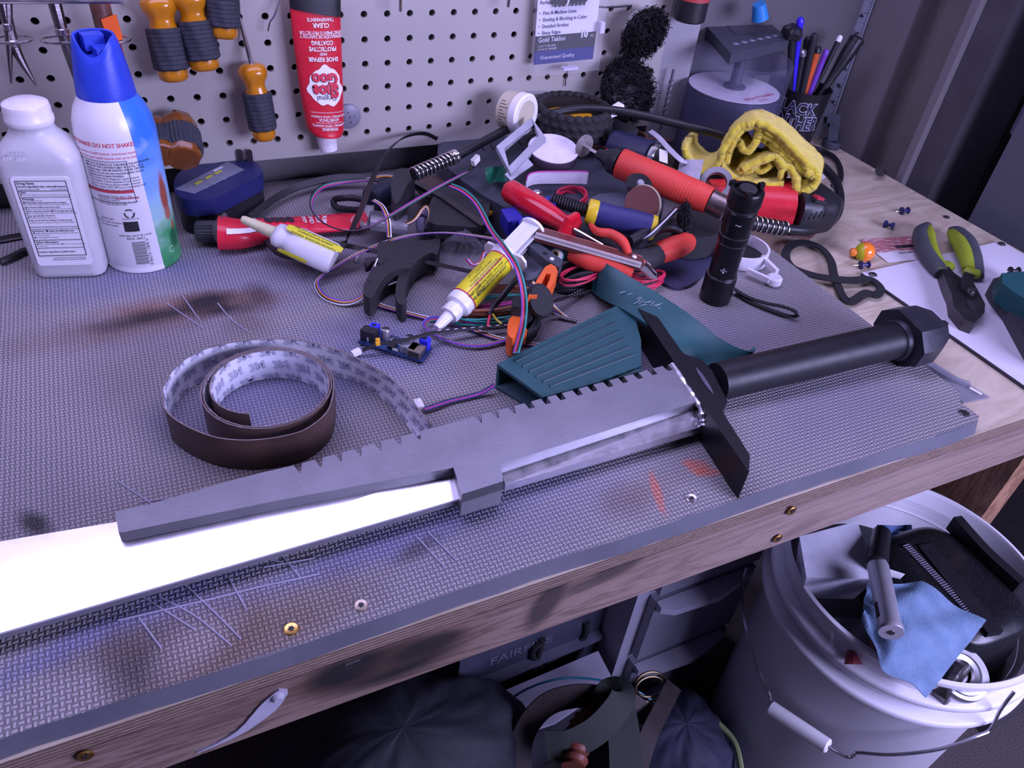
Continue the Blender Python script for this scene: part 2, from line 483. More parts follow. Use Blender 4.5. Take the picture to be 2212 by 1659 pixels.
M_leg = wood_nodes('bench_leg_wood', (.36, .20, .115), (.20, .10, .055), 9, (9, 9, .8))
for (lx, ly) in ((.829, -.465), (.84, -.06), (-.5, -.500)):
    b = B(); b.box((lx, ly, .344), (.038, .130, .688), bev=.003)
    obj('leg', b, M_leg, bench)
b = B(); b.box((.865, -.29, .712), (.038, .54, .047), bev=.002); obj('side_rail', b, M_rail, bench)
# grey caulk smear on the rail
b = B(); P = [onY(x, y, -.5903) for x, y in ((612, 1490), (585, 1520), (560, 1545), (520, 1578), (470, 1605), (425, 1625))]
b.strip(curve(P, 6), .012, .0016, up=(0, -1, 0), scale=[(k, 1) for k in [.5,.75,.85,.9,1,1.05,1.1,1.1,1.1,1.1,1.05,1,.95,.9,.8,.7,.65,.6,.5,.45,.4,.35,.3,.25,.2,.18,.15,.12,.1,.08,.05][:31]])
obj('caulk_smear', b, mt('grey_caulk', (.38, .37, .44), .6, bump=.5, bscale=200), rail)
b = B(); b.cyl(onY(598, 1500, -.5893), onY(598, 1500, -.5893)+Vector((0, -.0045, 0)), .0045, .0035, 14, .001); obj('caulk_plug', b, MATS['grey_caulk'], rail)
b = B(); b.strip([onY(745, 1437, -.5900), onY(778, 1424, -.5900)], .0012, .001, up=(0, -1, 0)); obj('staple', b, mt('staple_metal', (.7, .68, .66), .35, 1), rail)

# foam mat: grey interlocking basket-weave foam with spray paint and scorch marks
m, nt, bs = new_mat('foam_mat'); n = N(nt); v = n.obj(); x, y, z = n.sep(v)
S_ = .0032
wob = n.noise(v, 25, 2); wob2 = n.noise(n.mapping(v, loc=(3, 1, 0)), 25, 2)
xs = n.math('ADD', n.math('DIVIDE', x, S_), n.math('MULTIPLY', wob, .5)); ys = n.math('ADD', n.math('DIVIDE', y, S_*1.1), n.math('MULTIPLY', wob2, .5))
fu = n.math('SUBTRACT', n.math('FRACT', xs), .5); fv = n.math('SUBTRACT', n.math('FRACT', ys), .5)
par = n.math('MODULO', n.math('ADD', n.math('FLOOR', xs), n.math('FLOOR', ys)), 2.0)
par = n.math('ABSOLUTE', par)
def mixf(f, a, b_): return n.math('ADD', n.math('MULTIPLY', a, n.math('SUBTRACT', 1.0, f)), n.math('MULTIPLY', b_, f))
la = mixf(par, fu, fv); lb = mixf(par, fv, fu)
d_ = n.math('ADD', n.math('POWER', n.math('ABSOLUTE', n.math('DIVIDE', la, .66)), 3.0), n.math('POWER', n.math('ABSOLUTE', n.math('DIVIDE', lb, .35)), 2.4))
hgt = n.math('SUBTRACT', 1.0, d_, clamp=True)
hs = n.math('POWER', hgt, .6)
# smooth, worn front strip and side edges
edge = n.math('MULTIPLY', n.math('SUBTRACT', n.math('ADD', n.math('MULTIPLY', y, -1.0), n.math('MULTIPLY', n.noise(v, 40, 3), .006)), .3035), 400.0, clamp=True)
zs = n.math('LESS_THAN', z, .0118)
flat = n.math('MAXIMUM', edge, zs)
worn = n.math('MULTIPLY', n.math('SUBTRACT', n.noise(v, 18, 4), .63), 4.0, clamp=True)
def bl(cx, cy, rx, ry, an=0, soft=.6, am=.3): return n.blob(v, (cx-MX, cy-MY), (rx, ry), an, soft, n.noise(v, 30, 4, .6), am)
MX, MY = .045, -.2825
base = n.ramp(n.noise(v, 5, 3), [(.35, (.245, .235, .235)), (.7, (.31, .295, .285))])
gap = n.mix(.62, base, (.035, .035, .045), 'MIX')
P_ = on(470, 660)
tint = base
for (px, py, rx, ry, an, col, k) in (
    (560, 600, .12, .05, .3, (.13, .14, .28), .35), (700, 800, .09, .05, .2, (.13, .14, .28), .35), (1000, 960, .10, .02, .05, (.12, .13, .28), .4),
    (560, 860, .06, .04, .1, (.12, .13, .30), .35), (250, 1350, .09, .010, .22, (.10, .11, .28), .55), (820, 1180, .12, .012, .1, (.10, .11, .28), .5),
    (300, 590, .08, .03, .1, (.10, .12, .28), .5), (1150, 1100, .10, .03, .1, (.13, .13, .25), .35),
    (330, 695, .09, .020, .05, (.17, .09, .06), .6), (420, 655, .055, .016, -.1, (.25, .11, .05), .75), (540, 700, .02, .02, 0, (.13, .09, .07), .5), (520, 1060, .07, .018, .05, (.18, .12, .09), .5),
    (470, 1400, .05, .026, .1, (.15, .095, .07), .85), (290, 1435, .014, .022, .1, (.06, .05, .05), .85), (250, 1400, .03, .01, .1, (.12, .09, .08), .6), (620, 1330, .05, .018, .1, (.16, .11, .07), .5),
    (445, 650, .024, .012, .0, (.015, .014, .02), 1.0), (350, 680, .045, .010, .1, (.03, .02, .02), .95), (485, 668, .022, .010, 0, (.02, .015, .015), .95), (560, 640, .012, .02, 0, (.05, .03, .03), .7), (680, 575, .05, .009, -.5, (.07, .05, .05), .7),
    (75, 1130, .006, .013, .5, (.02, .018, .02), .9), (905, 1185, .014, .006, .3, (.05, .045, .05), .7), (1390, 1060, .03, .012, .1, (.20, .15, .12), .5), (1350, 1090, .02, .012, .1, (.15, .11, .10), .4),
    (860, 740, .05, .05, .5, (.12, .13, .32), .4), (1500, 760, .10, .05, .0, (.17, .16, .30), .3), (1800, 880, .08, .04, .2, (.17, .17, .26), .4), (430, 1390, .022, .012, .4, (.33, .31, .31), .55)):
    q = on(px, py)
    tint = n.mix(n.math('MULTIPLY', bl(q.x, q.y, rx, ry, an), k), tint, col)
sn = n.noise(v, 160, 4, .7)
for (px, py, rx, ry, an) in ((1420, 1065, .0035, .020, -.35), (1510, 1010, .010, .006, .2), (1490, 1000, .006, .004, .0), (1530, 1020, .012, .004, -.3)):
    q = on(px, py)
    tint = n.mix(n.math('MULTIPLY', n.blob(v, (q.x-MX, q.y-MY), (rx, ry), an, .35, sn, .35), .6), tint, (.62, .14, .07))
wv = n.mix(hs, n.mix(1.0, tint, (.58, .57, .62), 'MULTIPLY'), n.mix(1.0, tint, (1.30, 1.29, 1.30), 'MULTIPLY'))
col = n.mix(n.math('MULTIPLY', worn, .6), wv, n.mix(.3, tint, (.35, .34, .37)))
col = n.mix(flat, col, n.ramp(n.noise(v, 14, 4), [(.3, (.080, .082, .105)), (.7, (.125, .127, .15))]))
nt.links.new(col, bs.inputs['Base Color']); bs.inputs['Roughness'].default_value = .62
hh = n.math('MULTIPLY', hs, n.math('SUBTRACT', 1.0, flat))
nt.links.new(n.bump(hh, .9, .0011), bs.inputs['Normal']); M_mat = m
# outline with gently wavy front edge and a cut corner
def mat_outline(inset=0.0, seed=0):
    rnd = random.Random(3); L = []
    for k in range(41):
        xx = -.45 + k*(.975/40); L.append((xx, -.5840 + rnd.uniform(-.0007, .0007) + .0012*math.sin(xx*23) - inset))
    L += [(.5335, -.579), (.5315, -.560), (.5445, -.548), (.5450, -.45), (.5462, -.30), (.5475, -.15), (.549, .024), (-.45, .024)]
    return L
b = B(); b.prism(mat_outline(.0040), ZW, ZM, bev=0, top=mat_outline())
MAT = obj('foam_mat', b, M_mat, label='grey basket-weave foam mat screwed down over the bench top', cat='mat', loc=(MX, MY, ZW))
# knife cuts and glue strings on the mat
M_glue = mt('dried_glue', (.42, .41, .52), .3, alpha=.8)
b = B()
for pts in (((390, 1255), (450, 1310), (520, 1380)), ((345, 1290), (420, 1330), (500, 1395)), ((495, 1250), (533, 1318)), ((300, 1335), (348, 1400)), ((255, 1340), (430, 1300), (560, 1268), (690, 1240)), ((360, 655), (440, 710)), ((395, 640), (430, 690)), ((470, 655), (500, 690), (540, 720)), ((310, 1290), (420, 1360)), ((560, 1200), (640, 1225)), ((600, 1190), (650, 1250)), ((570, 1225), (680, 1205)), ((300, 1085), (420, 1070)), ((255, 1040), (330, 1090)), ((900, 1160), (960, 1225)), ((925, 1150), (985, 1210))):
    b.tube(W([(x, y, .0004) for x, y in pts], 4), .0006, 5)
obj('glue_string', b, M_glue, label='thin dried glue strings stuck across the foam mat', cat='glue', kind='stuff')
# ================= left of the bench: bottle, spray can, charger =================
BK = mt('print_black', (.02, .02, .025), .6, var=0); WH = mt('print_white', (.80, .79, .80), .5, var=0); RD = mt('print_red', (.62, .04, .07), .5, var=0)
M_hdpe = mt('milky_plastic', (.56, .56, .58), .35, var=.03, sub=.35)
a0, a1 = Vector((-.2030, -.1283, 0)), Vector((-.1430, -.1416, 0)); ex = (a1-a0).normalized(); ey = Vector((-ex.y, ex.x, 0))
bc = (a0+a1)/2 + ey*.021
t = thing('alcohol_bottle', 'translucent white rubbing alcohol bottle with round cap and fine-print label', 'bottle', (bc.x, bc.y, ZM))
MB = frame((bc.x, bc.y, ZM), ex)
b = B(MB)
def rrect(w, d, r, n=5):
    out = []
    for cx, cy, a in ((w-r, d-r, 0), (-(w-r), d-r, 90), (-(w-r), -(d-r), 180), (w-r, -(d-r), 270)):
        for k in range(n+1):
            q = math.radians(a + 90*k/n); out.append((cx + r*math.cos(q), cy + r*math.sin(q)))
    return out
lv = [(.026, .016, .010, .0), (.0295, .0195, .011, .0015), (.0305, .0210, .012, .006), (.0315, .0215, .012, .05), (.0325, .0220, .012, .109), (.0318, .0218, .012, .1155), (.0275, .0205, .014, .1225), (.0215, .0190, .0160, .1290), (.0182, .0178, .0172, .1330), (.0172, .0172, .0171, .1360), (.0170, .0170, .0169, .141)]
rings = [[(x, y, z) for x, y in rrect(w, d, min(r, w-.0001, d-.0001))] for w, d, r, z in lv]
L = len(rings[0]); vs = [p for r in rings for p in r]
fs = [(i*L+k, i*L+(k+1) % L, (i+1)*L+(k+1) % L, (i+1)*L+k) for i in range(len(rings)-1) for k in range(L)] + [tuple(range(L))[::-1], tuple((len(rings)-1)*L+k for k in range(L))]
b._add(vs, fs); obj('body', b, M_hdpe, t, ang=50)
b = B(MB); b.lathe([(0, .140), (.0180, .140), (.0186, .142), (.0186, .1450), (.0178, .1465), (.0180, .1525), (.0172, .1560), (.013, .1580), (0, .1588)], 40); obj('cap', b, mt('cap_white', (.74, .72, .74), .3, sub=.2), t, ang=50)
# label on the front face
q0 = a0 + Vector((0, 0, ZM)); nf = -ey
Mf = frame(bc + Vector((0, 0, ZM)) - ey*.0222, ex, -ey) if False else None
def fm(o, x, up):   # text frame: X along x, Y along up, Z out
    x = Vector(x).normalized(); up = Vector(up); z = x.cross(up).normalized(); y = z.cross(x)
    return Matrix.Translation(Vector(o)) @ Matrix((x, y, z)).transposed().to_4x4()
pf = bc + Vector((0, 0, ZM)) - ey*.0222
tl, tr, br_, bl_ = (onN(*p, pf, -ey) for p in ((25, 386), (148, 378), (199, 566), (82, 578)))
cen = (tl+tr+br_+bl_)/4; lw = ((tr-tl).length + (br_-bl_).length)/2; lh = ((tl-bl_).length + (tr-br_).length)/2
ML = fm(cen - ey*.0006, ex, (0, 0, 1))
b = B(ML); b.prism(rrect(lw/2, lh/2, .003), -.001, 0); lab = obj('label', b, mt('label_paper', (.76, .75, .78), .3, var=.02, bump=.4, bscale=90), t)
b = B(ML); fw, fh = lw*.86, lh*.84; yt = lh*.46
def line(b, x0, y0, x1, y1, w=.0003):
    b.strip([(x0, y0, .0003), (x1, y1, .0003)], w, .0002)
for x in (-fw/2, fw/2): line(b, x, yt, x, yt-fh, .0005)
rows = [(0, .0005), (.125, .0005), (.205, .0004), (.60, .0004), (.63, .0003), (.78, .0005), (.89, .0004), (1.0, .0006)]
for r, wd in rows: line(b, -fw/2, yt-fh*r, fw/2, yt-fh*r, wd)
def tline(b, s, x, y, size, left=True, bold=0.0, wide=1.0):
    vs, fs = text_mesh(s, bold); wid = (max(v.x for v in vs)-min(v.x for v in vs))*size*wide
    b._add([((v.x*size*wide) + (x+wid/2 if left else x-wid/2), v.y*size + y, .0004) for v in vs], fs)
X0 = -fw/2+.0012
for s_, r, sz, bo in (("Drug Facts", .030, .0030, .02), ("Active ingredient (by volume)", .070, .0024, .02), ("Isopropyl alcohol 70%", .105, .0018, 0), ("Uses", .145, .0024, .02), ("■ first aid to help prevent the risk of infection in minor cuts", .175, .0016, 0),
    ("Warnings", .228, .0024, .02), ("For external use only", .252, .0018, 0), ("■ Flammable, keep away from fire or flame", .278, .0019, .02), ("heat, spark, electrical products causes sparks will result", .302, .0016, 0), ("Ask a doctor before use if you have", .335, .0019, .02), ("■ deep or puncture wounds, animal bites or serious burns", .360, .0016, 0), ("When using this product ■ do not get into eyes", .388, .0019, .02), ("■ do not use longer than 1 week unless directed by a doctor", .415, .0016, 0),
    ("Stop use and ask a doctor if", .448, .0019, .02), ("■ condition persists or gets worse", .475, .0016, 0), ("Keep out of reach of children. If swallowed, get", .51, .0018, .02), ("medical help or contact a Poison Control Center", .54, .0018, 0), ("Directions  ■ clean the affected area", .655, .0022, .02), ("■ apply small amount of this product on the area", .685, .0018, 0), ("1 to 3 times daily", .712, .0018, 0), ("■ if bandaged, let dry first", .742, .0018, 0), ("Other information", .81, .0024, .02), ("■ store at room temperature ■ does not contain fragrance", .838, .0016, 0), ("to alter odor", .862, .0016, 0), ("Inactive ingredient purified water", .945, .0022, .02)):
    tline(b, s_, X0, yt-fh*r, sz, bold=bo)
tline(b, "Purpose", fw/2-.001, yt-fh*.070, .0024, False, .02); tline(b, "First aid antiseptic", fw/2-.001, yt-fh*.105, .0016, False)
tline(b, "SAFETY SEALED: DO NOT USE IF PRINTED", fw/2-.001, yt-fh*1.035, .0014, False, .01); tline(b, "SEAL AROUND CAP IS BROKEN OR MISSING", fw/2-.001, yt-fh*1.06, .0014, False, .01)
obj('printing', b, BK, lab, ang=180)
M_ink = mt('faint_ink', (.50, .49, .52), .5)
b = B(fm(bc + Vector((0, 0, ZM+.121)) - ey*.0213 - ex*.008, ex, Vector((0, 0, 1))*.85 + ey*.5)); tline(b, "06/2022 B", -.013, 0.001, .0042, bold=.02); tline(b, "070   060", -.013, -.0042, .0042, bold=.02)
obj('date_stamp', b, M_ink, t, ang=180)

# spray can
cc = Vector((-.1065, -.110, ZM)); CR = .0335
t = thing('spray_duster_can', 'white and blue aerosol duster can with a blue trigger cap', 'spray can', cc)
m, nt, bs = new_mat('can_graphic'); n = N(nt); v = n.obj(); x, y, z = n.sep(v)
a_ = n.math('ARCTAN2', x, n.math('MULTIPLY', y, -1.0))   # 0 faces the front, + to the right
nz = n.noise(v, 40, 4)
panel = n.math('GREATER_THAN', n.math('ADD', a_, n.math('MULTIPLY', z, .9)), .47)
zz = n.math('ADD', n.math('DIVIDE', z, .15), n.math('MULTIPLY', n.math('SUBTRACT', nz, .5), .5))
g = n.ramp(zz, [(.0, (.03, .20, .07)), (.16, (.06, .33, .12)), (.34, (.35, .58, .50)), (.55, (.22, .42, .80)), (.85, (.04, .20, .66)), (1, (.03, .17, .60))])
for (ca, cz, ra, rz, col) in ((.98, .070, .16, .020, (.30, .08, .05)), (1.12, .035, .06, .008, (.45, .10, .06)), (1.05, .024, .2, .010, (.02, .14, .05)), (1.0, .052, .14, .006, (.38, .14, .10))):
    mk = n.blob(n.comb(a_, z, 0.0), (ca, cz), (ra, rz), 0, .25, nz, .2); g = n.mix(mk, g, col)
cl = n.mix(n.math('MULTIPLY', n.math('SUBTRACT', n.noise(v, 28, 3), .60), 6., clamp=True), g, (.62, .72, .86)); g = n.mix(n.math('MULTIPLY', n.math('GREATER_THAN', z, .07), .7), g, cl)
nt.links.new(n.mix(panel, (.74, .73, .76), g), bs.inputs['Base Color']); bs.inputs['Roughness'].default_value = .28; M_can = m
b = B(T(cc)); b.lathe([(0, .001), (CR-.002, .001), (CR, .0005), (CR+.0008, .003), (CR-.0005, .0058), (CR, .0070), (CR, .128), (CR-.0015, .139), (CR-.0050, .149), (CR-.0095, .157), (.0225, .1605), (0, .161)], 64); obj('body', b, M_can, t, ang=50)
capm = mt('blue_cap_plastic', (.025, .06, .50), .38, var=.05, bump=.15, bscale=300)
b = B(T(cc + Vector((0, 0, .1575)))); NP = 48
# cap: tapered tube whose rim dips at the front to show the nozzle recess
def capf(u, vv):
    an = 2*math.pi*u; r = .0235 - .0065*min(1, vv*1.03)**1.3
    if vv > .9: r -= (vv-.9)*.012
    top = .049 - .014*max(0, math.cos(an + math.pi/2 + .25))**3
    return (r*math.cos(an), r*math.sin(an), top*vv)
b.grid(capf, NP, 16, thick=.0018, cu=True)
b.lathe([(0, .034), (.016, .032), (.0172, .030)], 40)
b.box((.002, -.004, .036), (.011, .020, .009), RZ(.25), bev=.003)
b.box((0, .006, .042), (.016, .012, .012), RZ(.25), bev=.004)
obj('trigger_cap', b, capm, t, ang=45)
def wrap(ang0, zc):
    def fn(x, y, o):
        q = ang0 + x/CR - math.pi/2; r = CR + o
        return Vector((cc.x + r*math.cos(q), cc.y + r*math.sin(q), cc.z + zc + y))
    return fn
def wtext(b, s, a, z, size, bold=0, wide=1.0, left=None):
    if left is not None:
        vs, fs = text_mesh(s, bold); wid = (max(v.x for v in vs)-min(v.x for v in vs))*size*wide; a = left + wid/2/CR
    b.text(s, size, None, bold, wrap(a, z), wide)
b = B()
wtext(b, "DO NOT SHAKE! DO NOT SHAKE!", -.64, .1255, .0052, .015, .85)
wtext(b, "Read about solvent to health hazards. Intentional misuse", -.54, .1185, .0032, 0, .85); wtext(b, "of the contents may cause health hazards and can be fatal.", -.56, .1145, .0032, 0, .85)
wtext(b, "www.inhalant.org", -.08, .0775, .003, .01, .9)
obj('red_lettering', b, RD, t, ang=180)
b = B()
def wbox(b, a0_, a1_, z0, z1, w=.0004, fill=False):
    f = wrap(0, 0); nn = 14
    if fill:
        b.grid(lambda u, vv: f((a0_+(a1_-a0_)*u)*CR, z0+(z1-z0)*vv, .0003), nn, 1); return
    for z in (z0, z1): b.strip([f((a0_+(a1_-a0_)*k/nn)*CR, z, .0002) for k in range(nn+1)], w, .0003)
    for a in (a0_, a1_): b.strip([f(a*CR, z0, .0002), f(a*CR, z1, .0002)], w, .0003, up=f(a*CR, z0, 1)-f(a*CR, z0, 0))
wbox(b, -1.35, .10, .0845, .1115); wbox(b, -1.35, .12, .0730, .0825)
for k, s_ in enumerate(("KEEP OUT OF REACH OF CHILDREN. THE INTENTIONAL", "MISUSE OF THE CONTENTS MAY BE FATAL. Use in", "ventilated areas. CAN BE IGNITED UNDER CERTAIN", "conditions. Do not use near potential ignition sources,", "equipment such as paper shredders", "If tilted, liquid may be dispensed. Liquid contents", "cause frostbite. Contact physician if such contact", "occurs. Do not store in direct sunlight, enclosed", "vehicles or above 120°F (49°C), as overheating could", "cause bursting, even after use. Contains")):
    wtext(b, s_, 0, .1088-.0026*k, .00275, .01 if k < 5 else 0, .82, left=None if False else -1.0)
for k, s_ in enumerate(("to encourage inhalant abuse. The", "deliberately concentrating and inhaling", "contents can result in", "unattended and responsibly. For more", "how to help prevent it visit")):
    wtext(b, s_, 0, .0795-.0020*k if k else .0792, .0026, 0, .85, left=-.85)
wtext(b, "DOT RQ  DOT SP-11516", -.10, .0400, .0026, .01); wtext(b, "R0159  Z06C7", -.10, .0370, .0026, .01)
for k in range(26):
    z = .0100 + k*.00092; h_ = (.00028, .0005, .0003, .0006)[(k*7) % 4]; wbox(b, -.24, .10+(.02 if k % 9 == 0 else 0), z, z+h_, fill=True)
b.text("0 86216 11845 6", .0040, None, 0, lambda x, y, o: wrap(.16, .022)(-y, x, o))
wbox(b, -.33, .04, .0445, .0545, fill=True)
for k in range(3):   # recycling arrows
    q = math.radians(90+120*k); pts = [wrap(-.12, .0625)(.0040*math.cos(q+s2), .0040*math.sin(q+s2), .0003) for s2 in (-.75, -.3, .3, .75)]
    b.strip(pts, .0011, .0002, up=(0.2, -1, 0))
wtext(b, "PLEASE RECYCLE", -.12, .0572, .0019)
for k, s_ in enumerate(("BLOW OFF", "contents under pressure", "see caution panel")): wtext(b, s_, -.75, .056-.003*k, .0026)
obj('black_lettering', b, BK, t, ang=180)
b = B(); wbox(b, -1.35, .12, .0826, .0850, fill=True); obj('red_band', b, RD, t, ang=180)
b = B(); wtext(b, "Consumer Safety Announcement", -.35, .0838, .0026, .015, .9); wtext(b, "★", -.12, .051, .005); wtext(b, "MANUFACTURER", -.14, .0478, .0018); wtext(b, "approved container", -.14, .0458, .0014); obj('white_lettering', b, WH, t, ang=180)
b = B(); wtext(b, "C", .82, .016, .010); obj('logo_letter', b, mt('pale_green', (.35, .60, .42), .4), t, ang=180)

# ---- blue battery charger behind the can ----
M_navy = mt('navy_plastic', (.014, .017, .095), .38, bump=.2); M_blk = mt('black_plastic', (.014, .014, .017), .42, bump=.15); M_blkm = mt('matt_black', (.018, .018, .020), .7, bump=.2)
ch = thing('battery_charger', 'blue and black plug-in battery charger with two upright prongs', 'charger', on(470, 470))
hT = .040
out = [on(x, y, hT) for x, y in ((375, 395), (392, 368), (435, 355), (470, 352), (520, 340), (545, 345), (566, 365), (560, 380), (520, 400), (470, 425), (420, 432), (385, 424))]
oc = sum(out, Vector())/len(out); out2 = [(p.x, p.y) for p in curve(out, 3, True)]
def sc_(L_, k): return [(oc.x+(a-oc.x)*k, oc.y+(c-oc.y)*k) for a, c in L_]
b = B(); b.prism(sc_(out2, 1.0), ZM+hT-.018, ZM+hT, bev=.003, seg=3); obj('blue_shell', b, M_navy, ch)
b = B(); b.prism(sc_(out2, .97), ZM+.0, ZM+hT-.018, bev=.002); obj('black_base', b, M_blk, ch)
lc = [on(x, y, hT+.0003) for x, y in ((378, 408), (492, 349), (528, 366), (419, 418))]
b = B(); b.hexa([p-Vector((0, 0, .0004)) for p in lc] + [p for p in lc]); lb = obj('rating_label', b, mt('charger_label', (.17, .18, .24), .45, var=.1), ch)
ux = (lc[1]-lc[0]).normalized(); uy = Vector((-ux.y, ux.x, 0)); LM = fm(lc[0]*.5+lc[2]*.5+Vector((0, 0, .0003)), ux, uy)
b = B(LM)
for i, (x_, s_) in enumerate(((-.014, "CAUTION"), (.002, "AVERTISSEMENT"), (.016, "PRECAUCION"))): b.box((x_, .004, .0001), (.010, .0035, .0004))
obj('yellow_marks', b, mt('yellow_print', (.45, .45, .04), .5), lb)
b = B(LM)
for r in range(6):
    for c_, s_ in ((-.016, "battery use only"), (.0, "charge lithium"), (.015, "read manual")): tline(b, s_, c_-.006, .001-r*.0024, .0022)
for x_ in (-.008, .007): line(b, x_, -.014, x_, .007, .0003)
obj('label_text', b, mt('grey_print', (.42, .43, .50), .5), lb, ang=180)
b = B(LM); tline(b, "Ryobi", .024, .008, .004, False, .03) if False else b.box((.022, .009, .0002), (.014, .003, .0004)); obj('pale_bar', b, mt('pale_print', (.55, .55, .66), .5), lb)
for px in (521, 541):
    p0 = on(px, 382 if px == 521 else 378, .030) ; p0 = on(px, 352, hT-.002)
    b = B(frame(p0, (1, -.15, 0)))
    b.prism([(-.0032, 0), (.0032, 0), (.0032, .013), (.0015, .0155), (-.0015, .0155), (-.0032, .013)], -.0007, .0007, RX(math.pi/2), bev=.0003)
    b.prism([(.0012*math.cos(k), .011+.0012*math.sin(k)) for k in [j*math.pi/5 for j in range(10)]], -.0009, .0009, RX(math.pi/2))
    obj('prong', b, mt('tarnished_prong', (.20, .17, .16), .35, 1), ch)
# black power cable coming from the charger
M_cab = mt('black_cable', (.012, .012, .014), .4)
obj('power_cable', B().strip(W([(540, 470, .010), (600, 425, .012), (660, 398, .014), (740, 383, .016), (830, 388, .014), (870, 395, .02)], 8), .0075, .0028, up=(0.2, -.6, .7)), M_cab, label='flat black cable running behind the red tube to the charger', cat='cable')
obj('cable', B().tube(W([(0, 566, .004), (25, 556, .004), (60, 540, .004), (110, 530, .004)]), .0035), M_cab, label='thick dark cable on the mat behind the alcohol bottle', cat='cable')
obj('steel_ruler', B().strip([on(-20, 520, .003), on(60, 506, .003)], .010, .0012), mt('steel', (.55, .55, .58), .25, 1, var=.04), label='bright steel ruler edge lying on the mat at the left border', cat='ruler')

# ================= tools on the pegboard =================
M_amb = mt('amber_acetate', (.68, .26, .010), .18, var=.1, trans=.35, coat=.3)
M_rub = mt('ribbed_rubber', (.028, .030, .040), .75, bump=.4, bscale=250)
M_shaft = mt('chrome_shaft', (.62, .60, .60), .22, 1, var=.03)
def screwdriver(p0, p1, k, shaft_to, label, r=1.0):
    """p0 = ferrule end of the handle, p1 = butt"""
    p0, p1 = Vector(p0), Vector(p1); L_ = (p1-p0).length; M = axis(p0, p1-p0)
    t = thing('screwdriver', label, 'screwdriver', p1, group='amber screwdrivers on the pegboard')
    q = .0165*r
    b = B(M); b.lathe([(0, 0), (q*.55, 0), (q*.80, L_*.02), (q*.98, L_*.09), (q*.95, L_*.16), (q*.70, L_*.24), (q*.66, L_*.30), (q*.80, L_*.38), (q*.82, L_*.90), (q*.80, L_*.96), (q*.60, L_*.995), (0, L_)], 28, mod=lambda a, z: 1+.035*math.cos(6*a)); obj('handle', b, M_amb, t, ang=50)
    prof = [(q*.80, L_*.365)]
    for i in range(9):
        z = L_*(.375 + .052*i); prof += [(q*1.0, z), (q*1.0, z+L_*.038), (q*.965, z+L_*.041), (q*.965, z+L_*.048)]
    prof += [(q*.80, L_*.86)]
    b = B(M); b.lathe(prof, 36, mod=lambda a, z: 1+.03*(1 if math.cos(8*a + z*120) > .0 else -1)); obj('rubber_grip', b, M_rub, t, ang=30)
    if shaft_to is not None: obj('shaft', B().cyl(p0 + (p1-p0)*.02, shaft_to, .0027*r, .0024*r, 12), M_shaft, t)
    return t
sd = []
for (ax, ay, bx, by, y0_, y1_, sh, lb_) in (
    (338, -12, 378, 176, -.022, -.036, (310, -160), 'amber-handled screwdriver hanging left of its pair, grip ribbed black'),
    (405, -22, 445, 153, -.022, -.036, (375, -180), 'amber screwdriver hanging close right of another, butt end glowing'),
    (472, -100, 483, 84, -.018, -.030, (455, -240), 'dark-gripped screwdriver only partly in view at the top edge of the pegboard'),
    (543, 137, 573, 303, -.020, -.032, (517, 38), 'slim amber screwdriver with its long shaft poked into a pegboard hole')):
    sd.append(screwdriver(onY(ax, ay, y0_), onY(bx, by, y1_), 1, onY(sh[0], sh[1], -.001 if ay > 0 else -.012), lb_, .98 if ay < 0 else .86))
# stubby drivers seen end-on
def stubby(px, py, label, k=1.0, dark=False):
    top = onY(px, py, -.012); bot = onY(px+14*k, py+88*k, -.062)
    t = thing('stubby_screwdriver', label, 'screwdriver', bot); M = axis(top, bot-top); L_ = (bot-top).length; q = .0185*k
    b = B(M); b.lathe([(0, 0), (q*.5, 0), (q*.85, L_*.06), (q*.98, L_*.2), (q*.93, L_*.35), (q*.93, L_*.92), (q*.8, L_*.985), (0, L_)], 30, mod=lambda a, z: 1+.03*math.cos(8*a)); obj('handle', b, mt('dark_amber', (.24, .075, .010), .2, trans=.3, coat=.4), t, ang=50)
    b = B(M); b.lathe([(q*.93, L_*.34), (q*1.06, L_*.38), (q*1.06, L_*.8), (q*.95, L_*.84)], 64, mod=lambda a, z: 1+.03*math.cos(32*a)); obj('rubber_grip', b, M_rub, t, ang=30)
stubby(383, 258, 'fat stubby screwdriver pointing at the viewer above the blue charger')
stubby(343, 268, 'second stubby screwdriver mostly hidden behind the spray can', .8)
